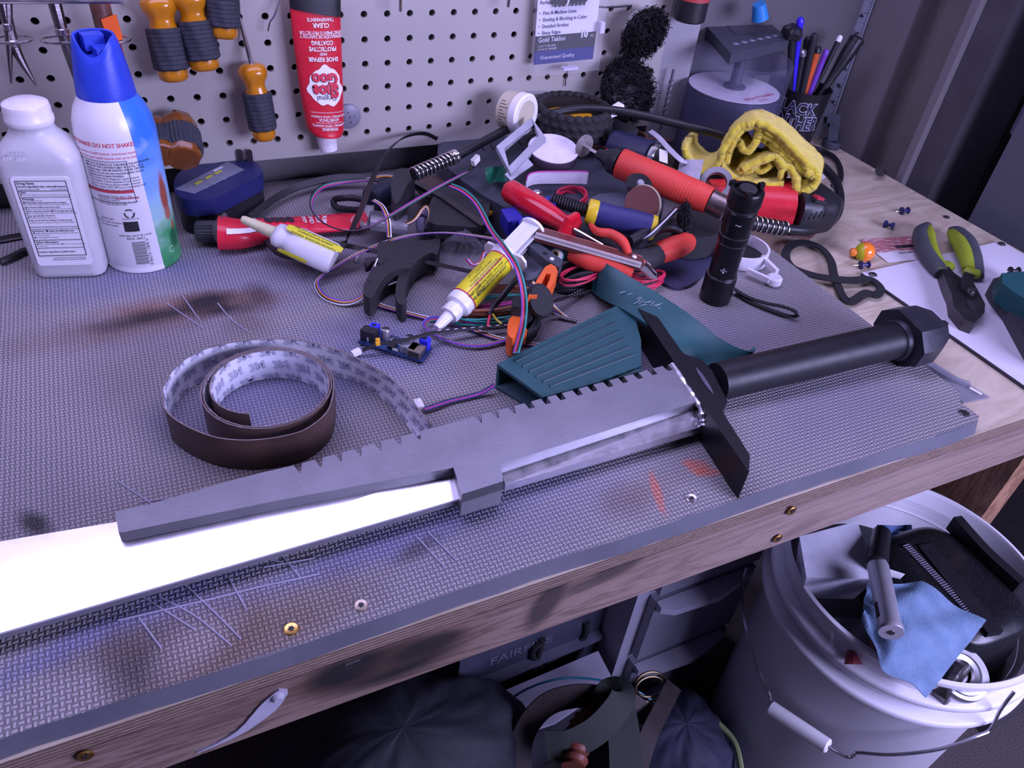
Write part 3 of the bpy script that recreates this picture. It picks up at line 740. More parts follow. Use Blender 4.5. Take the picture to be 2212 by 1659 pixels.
# pliers-like tools hanging in wire rings at the top left
M_wire = mt('rack_wire', (.55, .52, .52), .25, 1, var=.03)
M_tool = mt('dark_steel_tool', (.22, .20, .20), .32, 1, var=.1, bump=.2)
b = B(); b.tube([onY(-20, 3, -.055), onY(262, 3, -.055)], .0020, 10)
for px in (25, 132, 240):
    c_ = onY(px, 85, -.040); rr = .016
    b.tube([c_ + Vector((rr*math.cos(k*math.pi/12), .7*rr*math.sin(k*math.pi/12), 0)) for k in range(24)], .0012, 8, closed=True)
    b.tube([c_ + Vector((0, .7*rr, 0)), c_ + Vector((0, .040, .002))], .0012, 8)
b.tube([onY(262, 3, -.055), onY(262, 3, -.0)], .0020, 10)
obj('wire_tool_rack', b, M_wire, label='chromed wire rack with tool rings at the top left of the pegboard', cat='tool rack')
for (pts, r0, nm, lb_) in (
    ([(13, -60), (18, 60), (24, 180)], .0032, 'dental_pick', 'thin straight steel pick hanging in the leftmost wire ring'),
    ([(-8, -60), (30, 95), (78, 185)], .0040, 'tweezers', 'dark pointed tweezers slanting through the leftmost wire ring'),
    ([(95, -80), (135, 70), (168, 190)], .0045, 'scribing_tool', 'long dark scribing tool slanting behind the blue spray cap')):
    P = curve([onY(x, y, -.040 - .006*k) for k, (x, y) in enumerate(pts)], 8)
    t = thing(nm, lb_, 'tool', P[-1])
    sc2 = [1.3 - 1.1*(k/(len(P)-1))**2.2 for k in range(len(P))]
    obj('rod', B().tube(P, r0, 10, scale=sc2), M_tool, t)
    obj('collar', B().cyl(P[len(P)//2]+Vector((0, 0, .004)), P[len(P)//2]-Vector((0, 0, .002)), r0*1.25, None, 14, .0008), M_wire, t)
t = thing('orange_tipped_tool', 'brown-handled tool with a bright orange plastic sleeve behind the blue cap', 'tool', onY(250, 110, -.04))
obj('handle', B().tube([onY(203, -40, -.040), onY(228, 60, -.042)], .0085, 12), mt('brown_grip', (.13, .055, .04), .4), t)
b = B(); b.hexa([onY(x, y, yy) for yy, zz in ((-.034, 0),) for x, y in ((222, 48), (252, 33), (262, 88), (238, 100))] + [onY(x, y, -.052) for x, y in ((218, 42), (250, 30), (266, 84), (236, 98))], bev=.002); obj('orange_sleeve', b, mt('orange_plastic', (.82, .13, .02), .4), t)
obj('blade', B().tube([onY(250, 90, -.045), onY(285, 200, -.045)], .004, 8, scale=[1, .6]), mt('red_blade', (.40, .06, .05), .4), t)
obj('hook_wire', B().tube(curve([onY(x, y, yy) for x, y, yy in ((607, -10, -.012), (597, 22, -.014), (590, 38, -.013), (583, 48, -.012), (579, 67, -.010))], 6), .0009, 7), mt('bright_wire', (.85, .83, .85), .2, 1), label='thin bent bright wire hanging at the top of the pegboard', cat='wire')
for (px, lb_) in ((865, 'small steel peg hook at the top middle of the pegboard'), (1097, 'short steel peg hook beside the brush package')):
    obj('peg_hook', B().tube([onY(px, -30, -.022), onY(px, 5, -.023), onY(px, 24, -.022)] if px < 1000 else [onY(px+3, -12, -.02), onY(px, 15, -.02)], .0018, 8), M_shaft, label=lb_, cat='hook')

# red tube of shoe glue, nozzle down
M_redtube = mt('red_tube_paint', (.56, .018, .035), .3, var=.04, bump=.25, bscale=60)
tc = onY(692, 150, -.022); t = thing('glue_tube', 'red glue tube hanging nozzle-down on the pegboard with black tape on top', 'tube', onY(712, 325, -.022))
def row(y, xl, xr): return onY(xl, y, -.018), onY(xr, y, -.018)
R_ = [(-45, 622, 734), (20, 626, 735), (80, 632, 737), (140, 640, 739), (200, 648, 741), (250, 657, 742), (280, 664, 742), (289, 674, 738)]
b = B(); NS = 20
def tubef(u, v_):
    f = v_*(len(R_)-1); i = min(int(f), len(R_)-2); q = f-i
    y_ = R_[i][0]*(1-q)+R_[i+1][0]*q; l = R_[i][1]*(1-q)+R_[i+1][1]*q; r = R_[i][2]*(1-q)+R_[i+1][2]*q
    a, c_ = row(y_, l, r); th = .003 + .0115*min(1, v_*1.05)**.8
    an = 2*math.pi*u
    return (a+c_)/2 + (a-c_)/2*math.cos(an) + Vector((0, -1, 0))*th*math.sin(an)
b.grid(tubef, NS*2, 24, cu=True); b._add([tubef(k/40, 1) for k in range(40)], [tuple(range(40))])
b.fixn = True; obj('tube_body', b, M_redtube, t, ang=60)
def tsurf(s, tt, o=.0006):
    """s across -1..1 (left to right in view), tt along the tube"""
    a = math.acos(max(-1, min(1, -s))); p = tubef(a/(2*math.pi), tt); return p + Vector((0, -o, 0))
cp0, cp1 = onY(703, 286, -.014), onY(711, 327, -.018)
b = B(axis(cp0, cp1-cp0)); L_ = (cp1-cp0).length
b.lathe([(0, -.002), (.0108, 0), (.0108, L_*.3), (.0100, L_*.8), (.0092, L_*.96), (.007, L_), (0, L_)], 36, mod=lambda a, z: 1+.015*math.cos(24*a)); obj('cap', b, mt('cap_white', (.74, .72, .74), .3, sub=.2), t, ang=50)
b = B(); b.grid(lambda u, v_: tsurf(-1+2*u, .0+(.135+.045*u)*v_, .0010), 14, 3, thick=.0004); obj('black_tape', b, M_blk, t)
# white blob logo and upside-down lettering
def tpos(py):
    for k in range(len(R_)-1):
        if py <= R_[k+1][0] or k == len(R_)-2: return max(0, min(1, (k + (py-R_[k][0])/(R_[k+1][0]-R_[k][0]))/(len(R_)-1)))
def tmap(py):
    """lettering printed upside down on the tube, centred at height py of the photograph"""
    def fn(x, y, o):
        tt = tpos(py + y*1960)
        a, c_ = tubef(0, tt), tubef(.5, tt); hw = (a-c_).length/2
        return tsurf(max(-.97, min(.97, -x/hw + .12)), tt, .0010)
    return fn
b = B(); pts = []
for k in range(48):
    a = 2*math.pi*k/48; r = .0178*(1+.06*math.sin(3*a+.6)+.05*math.sin(7*a)+.03*math.sin(11*a)); pts.append((r*1.02*math.cos(a), r*1.20*math.sin(a)))
f = tmap(180); vs = []
for q in (1, .75, .5, .25): vs += [f(x*q, y*q, 0) + Vector((0, .0004, 0)) for x, y in pts]
vs.append(f(0, 0, 0) + Vector((0, .0004, 0)))
b._add(vs, [(r*48+k, r*48+(k+1) % 48, (r+1)*48+(k+1) % 48, (r+1)*48+k) for r in range(3) for k in range(48)] + [(144+k, 144+(k+1) % 48, 192) for k in range(48)]); obj('white_splash', b, WH, t, ang=180)
b = B()
for s_, t0, sz, bo, wd in (("CLEAR", 50, .0066, .03, .85), ("TRANSPARENTE", 38, .0052, .02, .72), ("REPARACIÓN DE ZAPATOS Y", 74, .0050, .02, .66), ("REVESTIMIENTO PROTECTOR", 66, .0050, .02, .66), ("COATING", 87, .0064, .03, .78), ("PROTECTIVE", 100, .0064, .03, .78), ("AND", 111, .0042, .02, .85), ("SHOE REPAIR", 122, .0066, .03, .80),
    ("WARNING", 269, .0046, .02, .8), ("FLAMMABLE. VAPOR HARMFUL.", 262, .0036, .01, .75), ("read caution carefully on back panel", 256.5, .0022, 0, .9), ("ADVERTENCIA", 250, .0042, .02, .8), ("INFLAMABLE. VAPOR DAÑINO", 243, .0036, .01, .75), ("vea todas las precauciones del panel posterior", 235, .0022, 0, .9), ("(109.4 mL)", 19, .0055, .01, .85)):
    b.text(s_, sz, None, bo, tmap(t0), wd)
obj('white_lettering', b, WH, t, ang=180)
def pushed(f, d): return lambda x, y, o: f(x+.0006*(d > 0), y+.0005*(d > 0), o) + Vector((0, -.0003 + d, 0))
b = B(); b.text("Shoe", .0185, None, .05, pushed(tmap(188), 0), .74); b.text("Goo", .0175, None, .05, pushed(tmap(163), 0), .85); obj('red_logo', b, RD, t, ang=180)
b = B(); b.text("Original", .0078, None, 0, tmap(204), .85); b.text("Shoe", .0185, None, .06, pushed(tmap(188), .0003), .74); b.text("Goo", .0175, None, .06, pushed(tmap(163), .0003), .85); obj('logo_shadow', b, BK, t, ang=180)
# round grey button
bp = onY(752, 250, 0); t = thing('magnet_button', 'round grey plastic button on the pegboard beside the red tube', 'button', bp)
b = B(axis(bp, (0, -1, 0))); b.lathe([(0, 0), (.0135, 0), (.0140, .001), (.0138, .003), (.012, .0042), (0, .0045)], 36); obj('disc', b, mt('grey_button', (.20, .20, .24), .4), t)
b = B(axis(bp + Vector((0, -.0046, 0)), (0, -1, 0)))
for dx, dz in ((-.004, .003), (.005, -.003), (-.002, -.006), (.001, .0)): b.box((dx, dz, 0), (.0022, .0005, .0003), RZ(.6)); b.box((dx, dz, 0), (.0022, .0005, .0003), RZ(-.8))
obj('mark', b, BK, t)
# paint brush package
PY = -.014
pk = thing('brush_package', 'clear plastic paint brush package with white and navy card at the top', 'package', onY(1212, 148, PY))
c4 = [onY(x, y, PY) for x, y in ((1155, -40), (1288, -62), (1280, 127), (1152, 140))]
ux = (c4[2]-c4[3]).normalized(); pkM = fm((c4[2]+c4[3])/2, ux, (0, 0, 1)); Wd = (c4[2]-c4[3]).length; Hh = (c4[0]-c4[3]).length
M_card = mt('card_white', (.66, .65, .70), .4, var=.02)
b = B(pkM); b.box((0, Hh/2, 0), (Wd, Hh, .0008)); card = obj('card', b, M_card, pk)
b = B(pkM); b.box((0, .0125, .0006), (Wd, .0250, .0002)); obj('navy_panel', b, mt('navy_print', (.02, .03, .16), .35), card)
b = B(pkM); b.box((0, .0235, .0009), (Wd, .0170, .0002)); obj('black_panel', b, BK, card)
b = B(pkM); z_ = .0012
def pt(s_, x, y, sz, bo=0, wd=1.0):
    vs, fs = text_mesh(s_, bo); wid = (max(v.x for v in vs)-min(v.x for v in vs))*sz*wd
    b._add([(v.x*sz*wd + x + wid/2, v.y*sz + y, z_) for v in vs], fs)
for k, s_ in enumerate(("Perfect Assortment For:", "•  Fine & Medium Lines", "•  Shading & Blocking in Color", "•  Detailed Strokes", "•  Sharp Edges")): pt(s_, -Wd/2+.003, .0640-k*.0072 + (.004 if k == 0 else 0), .0056, .01, .92)
obj('card_text', b, mt('navy_ink', (.03, .035, .10), .5), card, ang=180)
b = B(pkM); pt("Gold Taklon", -Wd/2+.004, .0275, .0075, .01, .95); pt("10", Wd/2-.021, .0300, .0105, .05); pt("PC", Wd/2-.007, .0275, .0035, .01); pt("1 3 5 7 9  ROUND", -Wd/2+.004, .0205, .0030); pt("2 4 6 8 10  SHADER", -Wd/2+.004, .0170, .0030); pt("Guaranteed Quality", -Wd/2+.008, .0075, .0060, 0, .95)
obj('card_print', b, mt('pale_ink', (.62, .62, .70), .5), card, ang=180)
M_clear = mt('clear_plastic', (.85, .85, .9), .12, var=0, alpha=.07, ior=1.3)
b = B(pkM); b.box((0, Hh/2-.004, .006), (Wd+.008, Hh+.012, .011), bev=.002)
obj('clear_shell', b, M_clear, pk)
b = B(pkM)
for k in range(26): x = -.024+k*.0018; b.strip([(x, .085, .004), (x+.0005, .066+.003*math.sin(k*2.1), .004)], .0022, .0015, up=(0, 0, 1))
obj('dark_bristles', b, M_blkm, pk)
b = B(pkM); b.tube([(-.003, .085, .007), (-.0045, .071, .007), (-.006, .064, .0065)], .0013, 8, scale=[1, 1, .6]); obj('brush_handle', b, WH, pk)
b = B(pkM); b.box((Wd/2+.003, .038, .006), (.006, .012, .008), bev=.0015); b.box((.006, -.006, .006), (.020, .003, .008), bev=.001); obj('hang_clip', b, mt('frosted_tab', (.55, .54, .62), .4), pk)
obj('thin_wire', B().tube(curve([onY(x, y, -.003) for x, y in ((1226, 140), (1226, 155), (1222, 172), (1221, 186))], 5), .0007, 6), BK, label='short thin black wire poking out below the brush package', cat='wire')
obj('thin_cable', B().tube(curve([onY(x, y, -.006) for x, y in ((1290, 15), (1322, 16), (1345, 14), (1365, 12))], 5), .0010, 6), BK, label='thin black cord on the pegboard right of the brush package', cat='cord')

# knotted wire cup brushes
M_bristle = mt('dark_bristle', (.016, .016, .018), .45, metal=.4, var=.3)
def cup_brush(c_, d_, R0, depth, label, seed, cup=True):
    rnd = random.Random(seed); t = thing('wire_cup_brush', label, 'brush', c_); M = axis(c_, d_)
    if cup: obj('steel_cup', B(M).lathe([(0, -.012), (R0*.5, -.012), (R0*.9, -.004), (R0*.96, .004), (R0*.90, .003), (R0*.5, -.008), (0, -.009)], 40), mt('brushed_cup', (.50, .50, .52), .3, 1), t)
    b = B(M)
    for k in range(1500):
        a = rnd.uniform(0, 2*math.pi); r = R0*math.sqrt(rnd.uniform(.02, 1)); L1 = depth*rnd.uniform(.7, 1.1)*(1-.25*(r/R0)**3); p = Vector((r*.93*math.cos(a), r*.93*math.sin(a), 0)); e = Vector((r*1.05*math.cos(a)+rnd.gauss(0, .0015), r*1.05*math.sin(a)+rnd.gauss(0, .0015), L1))
        mid = (p+e)/2 + Vector((rnd.gauss(0, .0012), rnd.gauss(0, .0012), 0)); h = e + Vector((rnd.gauss(0, .002), rnd.gauss(0, .002), rnd.gauss(0, .001)))
        b.sweep([p, mid, e, h], [(.0005, 0), (-.00025, .0004), (-.00025, -.0004)], caps=False)
    b.lathe([(0, 0), (R0*.9, 0), (R0*.95, depth*.55), (R0*.6, depth*.72), (0, depth*.7)], 30)
    b.fixn = False
    obj('bristles', b, M_bristle, t, kind='stuff', ang=180)
cup_brush(onY(1385, 66, -.022), (.05, -.80, -.18), .0310, .016, 'black wire cup brush with steel rim hanging on the pegboard end', 3)
cup_brush(onY(1347, 198, -.026), (.05, -.75, .45), .0390, .020, 'coarse black abrasive wheel leaning on the pegboard below the cup brush', 4, cup=False)
# black cylinder at the top edge
t = thing('black_canister', 'black cylinder hanging at the top edge beside the wall post', 'canister', onY(1492, 40, -.03))
c_ = onY(1492, 22, -.03); b = B(T(c_)); b.lathe([(0, -.012), (.017, -.012), (.0195, -.010), (.0195, .0125), (.0195, .02), (.0195, .06)], 36); obj('body', b, M_blk, t)
b = B(T(c_)); b.lathe([(.0200, .0125), (.0200, .0175)], 36); obj('red_ring', b, mt('dull_red', (.40, .05, .05), .5), t)
# twist drill standing in a round base beside the post
pd = on(1438, 285, 0); t = thing('drill_bit', 'grey twist drill bit standing upright against the wall post', 'drill bit', pd)
z0_ = .765; b = B()
bx_, by_ = .560, -.012
for ph in (0, math.pi): b.tube([Vector((bx_+.0018*math.cos(ph+k*.55), by_+.0018*math.sin(ph+k*.55), z0_+.016+k*.0014)) for k in range(60)], .0013, 6)
b.cyl((bx_, by_, z0_+.014), (bx_, by_, z0_+.11), .0021); obj('flutes', b, mt('drill_grey', (.28, .27, .33), .4, .8), t)
b = B(); b.cyl((bx_, by_, .76), (bx_, by_, z0_+.017), .0100, None, 28, .0015); obj('round_base', b, mt('grey_base', (.12, .12, .16), .5), t)
# ================= the sword =================
sw = thing('sword', 'toy-like sword with toothed grey spine, mirror-bright blade, black guard and black handle', 'sword', on(1000, 950))
M_spine = mt('satin_grey_paint', (.27, .27, .295), .42, .65, var=.06, nscale=30, bump=.15, bscale=500)
M_blade = mt('mirror_silver_paint', (.93, .92, .93), .30, 1.0, var=.01)
M_foil = mt('crinkled_silver', (.90, .89, .92), .33, 1.0, var=.04, nscale=90, bump=.30, bscale=110)
HS = .028
def opx(L_, h): return [on(x, y, h) for x, y in L_]
def flat(P): return [(p.x, p.y) for p in P]
top = []
A_, C_ = on(631, 1006, HS), on(1448, 786, HS); dirT = (C_-A_).normalized(); dn = Vector((dirT.y, -dirT.x, 0))
for i, px in enumerate((643, 688, 731, 773, 816, 858, 900, 1032, 1068, 1104, 1140, 1175, 1207, 1243, 1275, 1309, 1341, 1373, 1404, 1437)):
    py = 1006 - (px-631)*.2693; q = on(px, py, HS); s_ = (q-A_).dot(dirT); wd = .0027 if i < 10 else .0029; dp = .0082
    p0 = A_ + dirT*(s_-wd); p1 = A_ + dirT*(s_+wd)
    if i < 10: top += [p0, p0 + dn*dp + dirT*.0016, p0 + dn*dp + dirT*.0026, p1 + dirT*.0002]
    else: top += [p0, p0 + dn*dp*.9 + dirT*.0005, p1 + dn*dp*.9 - dirT*.0004, p1]
low = [(1505, 868), (1081, 1003), (1087, 1040), (998, 1068), (979, 1010), (900, 1026), (600, 1081), (264, 1150), (256, 1149), (249, 1106), (258, 1102), (325, 1089), (400, 1066), (488, 1041), (560, 1022)]
P = [A_] + top + [C_] + opx(low, HS)
b = B(); b.prism(flat(P), ZM+HS-.0085, ZM+HS, bev=.0007, seg=2); obj('toothed_spine', b, M_spine, sw, ang=40)
core = opx([(1440, 800), (1500, 866), (1081, 1001), (979, 1008), (600, 1079), (262, 1146), (262, 1112), (488, 1056), (640, 1025)], HS)
b = B(); b.prism(flat(core), ZM+.004, ZM+HS-.008, bev=.001); obj('blade_core', b, M_spine, sw)
# collar that wraps the blade
b = B(); c4 = opx([(979, 1010), (1081, 1003), (1087, 1040), (998, 1068)], HS)
cl = [p.copy() for p in c4]; c4b = [Vector((p.x, p.y, ZM+.006)) for p in c4]
b.hexa(c4b + [p + Vector((0, 0, .0004)) for p in c4], bev=.0022, seg=3); obj('collar', b, M_spine, sw)
# blade: bevelled slab, spine side higher than the edge
e0, e1 = on(-420, 1490, .0135), on(990, 1078, .0135)
k0, k1 = on(-420, 1240, .0205), on(985, 1004, .0205)
b = B(); th = Vector((0, 0, .0045))
dB = (e1-e0).normalized(); sd_ = Vector((dB.y, -dB.x, 0))
b.hexa([e0-th, e1-th, k1-th, k0-th, e0, e1, k1, k0], bev=.0008); obj('blade', b, M_blade, sw)
b = B(); b.strip([e0 + Vector((0, 0, -.0022)), e1 + Vector((0, 0, -.0022))], .0022, .0042, up=(0, 0, 1)); obj('edge_trim', b, M_spine, sw)
# silver bar between collar and guard
f0, f1 = on(1084, 1018, .0200), on(1513, 890, .0200); g0, g1 = on(1092, 1047, .0140), on(1518, 921, .0140)
b = B(); dz = Vector((0, 0, .012)); bk = Vector((dB.y, -dB.x, 0))*-.004
b.hexa([g0-dz*.6, g1-dz*.6, f1-dz+bk, f0-dz+bk, g0, g1, f1+bk, f0+bk], bev=.0022, seg=3); obj('silver_bar', b, M_foil, sw)
b = B(); rnd = random.Random(5)
P = [on(1452, 788, HS-.001), on(1490, 845, HS-.001), on(1512, 880, HS-.002), on(1520, 918, .016)]
b.tube(curve(P, 8), .0026, 8, scale=[1+rnd.uniform(-.35, .35) for _ in range(25)]); obj('weld_bead', b, M_foil, sw)
# guard: solid black bar with pointed ends and a thicker middle
M_gd = mt('gloss_black_paint', (.008, .008, .010), .38, var=.1, bump=.12, bscale=350, spec=.35)
GH = .030
gp = [(1379, 666), (1421, 685), (1476, 764), (1515, 777), (1538, 800), (1572, 868), (1560, 888), (1620, 983), (1618, 1020), (1507, 858)]
P = opx(gp, GH); b = B()
b.prism(flat(P), ZM+.001, ZM+GH, bev=.0012, seg=2); obj('crossguard', b, M_gd, sw)
b = B(); a_, c_ = on(1504, 795, GH+.0004), on(1540, 850, GH+.0004); b.strip(curve([a_, (a_+c_)/2, c_], 4), .0035, .0008, scale=[(k, 1) for k in (.2, .6, .9, 1, 1, 1, .9, .6, .2)]); obj('pale_streak', b, mt('lighter_black', (.10, .10, .13), .3), sw)  # lighter tapered streak on top of the guard
# handle and pommel
h0, h1 = on(1548, 825, .017), on(1935, 735, .022)
M_hd = mt('satin_black_paint', (.009, .009, .012), .48, var=.1, bump=.1)
b = B(); b.cyl(h0, h1, .0165, .0175, 40); obj('handle', b, M_hd, sw)
d = (h1-h0).normalized(); M_pm = mt('dark_grey_metal', (.035, .035, .045), .42, .4, var=.15, bump=.35, bscale=120)
b = B(); b.lathe([(0, 0), (.0185, 0), (.0200, .003), (.0200, .006), (0, .006)], 36, axis(h1 - d*.004, d)); obj('ferrule', b, M_pm, sw)
MP = frame(h1 + d*.002, d)
hx = lambda r, k=0, sy=1: [(r*math.cos(math.radians(a)), r*sy*math.sin(math.radians(a))) for a in (k, k+60, k+120, k+180, k+240, k+300)]
def hexring(x, hw, hh, ch): return [(x, -hw, -hh+ch), (x, -hw+ch, -hh), (x, hw-ch, -hh), (x, hw, -hh+ch), (x, hw, hh-ch), (x, hw-ch, hh), (x, -hw+ch, hh), (x, -hw, hh-ch)]
rg = [hexring(0, .030, .0225, .014), hexring(.022, .030, .0225, .014), hexring(.042, .019, .016, .008)]
MP2 = MP @ T((0, 0, .002)) @ RX(math.radians(8))
b = B(MP2); vs = [p for r in rg for p in r]; fs = [(i*8+k, i*8+(k+1) % 8, (i+1)*8+(k+1) % 8, (i+1)*8+k) for i in range(2) for k in range(8)] + [tuple(range(8))[::-1], tuple(16+k for k in range(8))]
bv, f2 = b._add(vs, fs); b._bev(bv, f2, .0022, 3, .35); obj('pommel', b, M_pm, sw)

# ================= coil of backed adhesive strip =================
HT = .029
def loft(b, ta, tb, nv=4, thick=.0, off=0.0, mi=0):
    n_ = len(ta)-1
    b.mi = mi
    b.grid(lambda u, v_: ta[min(n_, round(u*n_))]*(1-v_) + tb[min(n_, round(u*n_))]*v_, n_, nv, thick=thick)
rim = [(722, 839), (719, 862), (708, 890), (683, 914), (648, 934), (585, 948), (521, 952), (458, 944), (395, 918), (357, 887), (351, 852), (352, 833), (379, 792), (427, 760), (490, 741), (569, 732), (648, 735), (743, 760), (838, 811), (885, 858), (917, 899), (934, 923)]
R3 = [on(x, y, HT) for x, y in rim]
Bs = [Vector((p.x, p.y, ZM+.0005)) for p in R3]
for k, (x, y) in enumerate(((724, 806), (800, 838), (854, 884), (878, 915), (898, 944))): Bs[17+k] = on(x, y, .0008) if k > 0 else Bs[17]*.6 + on(745, 812, .0008)*.4
for k, h_ in ((18, .028), (19, .025), (20, .020), (21, .013)): R3[k] = on(rim[k][0], rim[k][1], h_)
# inner coils
ic = on(572, 828, HT); inner = []
icw = [on(x, y, HT) for x, y in ((436, 855), (553, 910), (714, 836), (604, 746))]
cx = sum((p.x for p in icw))/4; cy = sum((p.y for p in icw))/4; ax_ = (icw[2]-icw[0])/2; ay_ = (icw[3]-icw[1])/2
r_in = (ax_.length + ay_.length)/2
start = R3[0]; a_s = math.atan2(start.y-cy, start.x-cx); r_s = math.hypot(start.y-cy, start.x-cx)
spir = []
NT = 2.72
for k in range(int(NT*28)+1):
    tt = k/28; a = a_s + tt*2*math.pi + 0; r = r_s - .0016*min(tt, 3) - (.010*max(0, tt-NT+.38)/.38)**1 * (1 if tt > NT-.38 else 0)
    r = r_s - .0017*tt - (.012*((tt-(NT-.38))/.38)**2 if tt > NT-.38 else 0)
    spir.append(Vector((cx + r*math.cos(a), cy + r*math.sin(a), ZM+HT)))
full_t = spir[::-1] + curve(R3, 6)[1:]; full_b = [Vector((p.x, p.y, ZM+.0005)) for p in spir[::-1]] + curve(Bs, 6)[1:]
tr_ = thing('adhesive_strip_coil', 'coil of dark strip with printed white paper backing standing on its edge', 'tape', on(560, 870))
M_brz = mt('bronze_strip', (.060, .035, .026), .42, var=.25, nscale=30, bump=.1)
M_back = mt('backing_paper', (.72, .73, .80), .35, var=.04, nscale=40)
n_ = len(full_t)-1
nrm = []
for i in range(n_+1):
    tg = (full_t[min(n_, i+1)] - full_t[max(0, i-1)]); w_ = full_b[i]-full_t[i]; q = tg.cross(w_).normalized(); nrm.append(q)
mid = full_t[len(spir)+40]; sgn = 1 if nrm[len(spir)+40].dot(Vector((cx, cy, ZM))-mid) > 0 else -1
b = B(); loft(b, full_t, full_b, 3)
b.fixn = False; strip = obj('strip', b, M_brz, tr_, ang=60)
# give it its two faces: paper towards the inside
b = B(); TI = [p + nrm[i]*sgn*.0009 for i, p in enumerate(full_t)]; BI = [p + nrm[i]*sgn*.0009 for i, p in enumerate(full_b)]
loft(b, TI, BI, 3); b.fixn = False; back = obj('backing', b, M_back, tr_, ang=60)
b = B(); b.grid(lambda u, v_: (full_t[round(u*n_)]*(1-v_) + TI[round(u*n_)]*v_) + Vector((0, 0, .0003)), n_, 1); b.fixn = False; obj('rim_edge', b, mt('strip_edge', (.20, .15, .14), .5), tr_, ang=60)
cum = [0]
for i in range(n_): cum.append(cum[-1] + (full_t[i+1]-full_t[i]).length)
def ribmap(s0, t0, rot):
    cr, sr = math.cos(rot), math.sin(rot)
    def fn(x, y, o):
        x, y = x*cr - y*sr, x*sr + y*cr
        s_ = max(0, min(cum[-1]-1e-5, s0 + x*sgm)); tt = max(.0, min(1., t0 - y/HT))
        i = 0; lo, hi = 0, n_
        while hi-lo > 1:
            m_ = (lo+hi)//2
            if cum[m_] <= s_: lo = m_
            else: hi = m_
        q = (s_-cum[lo])/max(1e-9, cum[hi]-cum[lo])
        a = TI[lo]*(1-q)+TI[hi]*q; c2 = BI[lo]*(1-q)+BI[hi]*q
        return a*(1-tt)+c2*tt + nrm[lo]*sgn*.0004
    return fn
sgm = 1; b = B(); S_tot = cum[-1]; k = 0; s0 = .01
# which way reads correctly: test the handedness
i_t = len(spir)+40; tg = (full_t[i_t+1]-full_t[i_t]).normalized(); upv = (full_t[i_t]-full_b[i_t]).normalized()
sgm = 1 if tg.cross(upv).dot(nrm[i_t]*sgn) > 0 else -1
while s0 < S_tot - .008:
    b.text("3M", .0108, None, .05, ribmap(s0, .49, .12), .95)
    b.text("3M", .0108, None, .05, ribmap(s0+.0095, .03, .12), .95); b.text("3M", .0108, None, .05, ribmap(s0+.0095, .95, .12), .95)
    s0 += .0190
b.fixn = False; obj('printing', b, mt('grey_ink', (.42, .42, .52), .5), back, ang=180)

# ================= green plastic grip =================
M_grn = mt('dark_green_plastic', (.018, .085, .090), .45, var=.06, bump=.12, bscale=300)
M_grnw = mt('green_plastic_inside', (.05, .10, .12), .6, var=.1)
gg = thing('green_grip', 'dark green plastic tool housing with ribbed panel and flared crossbar', 'housing', on(1300, 720))
GT = .024
pan = [(1074, 786), (1330, 661), (1400, 700), (1400, 770), (1385, 795), (1290, 822), (1173, 857)]
P = opx([(1074, 786), (1150, 749), (1240, 705), (1330, 661), (1368, 672), (1385, 735), (1385, 790), (1290, 826), (1173, 858)], GT)
b = B(); b.prism(flat(P), ZM+GT-.003, ZM+GT, bev=.001, seg=2); pn = obj('ribbed_panel', b, M_grn, gg)
b = B()
for k in range(6):
    u = (k+.7)/6.6; a_ = on(1074+(1173-1074)*u + 28, 786+(857-786)*u - 12, GT+.0002); c_ = on(1330 + (1395-1330)*u - 14, 661 + (775-661)*u + 6, GT+.0002)
    b.tube([a_, c_], .0011, 6)
gr_ = obj('groove_shade_lines', b, mt('green_shadow', (.010, .050, .055), .5), pn)  # darker green lines stand in for the shade inside the panel grooves
b = B(); e_ = opx([(1074, 786), (1173, 857)], GT-.001); g_2 = [on(1070, 838, .002), on(1150, 893, .002)]
b.grid(lambda u, v_: (on(1074, 786, GT-.002)*(1-u) + on(1330, 661, GT-.002)*u)*(1-v_) + (on(1070, 834, .001)*(1-u) + on(1310, 712, .001)*u)*v_, 8, 5, thick=.0028); obj('side_wall', b, M_grn, gg)
b = B(); P = opx([(1070, 834), (1310, 720), (1385, 770), (1385, 815), (1150, 880)], .003); b.prism(flat(P), ZM, ZM+.003, bev=.0008); obj('floor_lip', b, M_grnw, gg)
b = B(); b.grid(lambda u, v_: (on(1173, 857, GT-.002)*(1-u) + on(1385, 795, GT-.002)*u)*(1-v_) + (on(1160, 884, .001)*(1-u) + on(1385, 818, .001)*u)*v_, 8, 3, thick=.0025); obj('near_wall', b, M_grn, gg)
tp = curve([on(1292, 557, .040), on(1318, 574, .038), (on(1365, 605, .034)), on(1430, 645, .030), on(1500, 692, .027), on(1560, 735, .025), on(1612, 757, .024), on(1627, 748, .025)], 6)
lw_ = curve([on(1281, 629, .002), on(1312, 652, .014), on(1345, 672, .023), on(1395, 705, .025), on(1450, 745, .020), on(1500, 785, .006), on(1560, 815, .002), on(1592, 815, .002)], 6)
b = B(); nn = len(tp)-1
def cbf(u, v_):
    i = round(u*nn); p = tp[i]*(1-v_) + lw_[i]*v_; p = p + Vector((0, 0, -.004*math.sin(math.pi*v_)*(abs(2*u-1)))); return p
b.grid(cbf, nn, 10, thick=.003); obj('crossbar', b, M_grn, gg, ang=50)
b = B(); b.grid(lambda u, v_: tp[round(u*nn)]*(1-v_) + (Vector((tp[round(u*nn)].x+.006, tp[round(u*nn)].y+.004, ZM+.001)))*v_, nn, 3, thick=.002); obj('rear_wall', b, M_grn, gg, ang=50)
b = B(); rnd = random.Random(2)
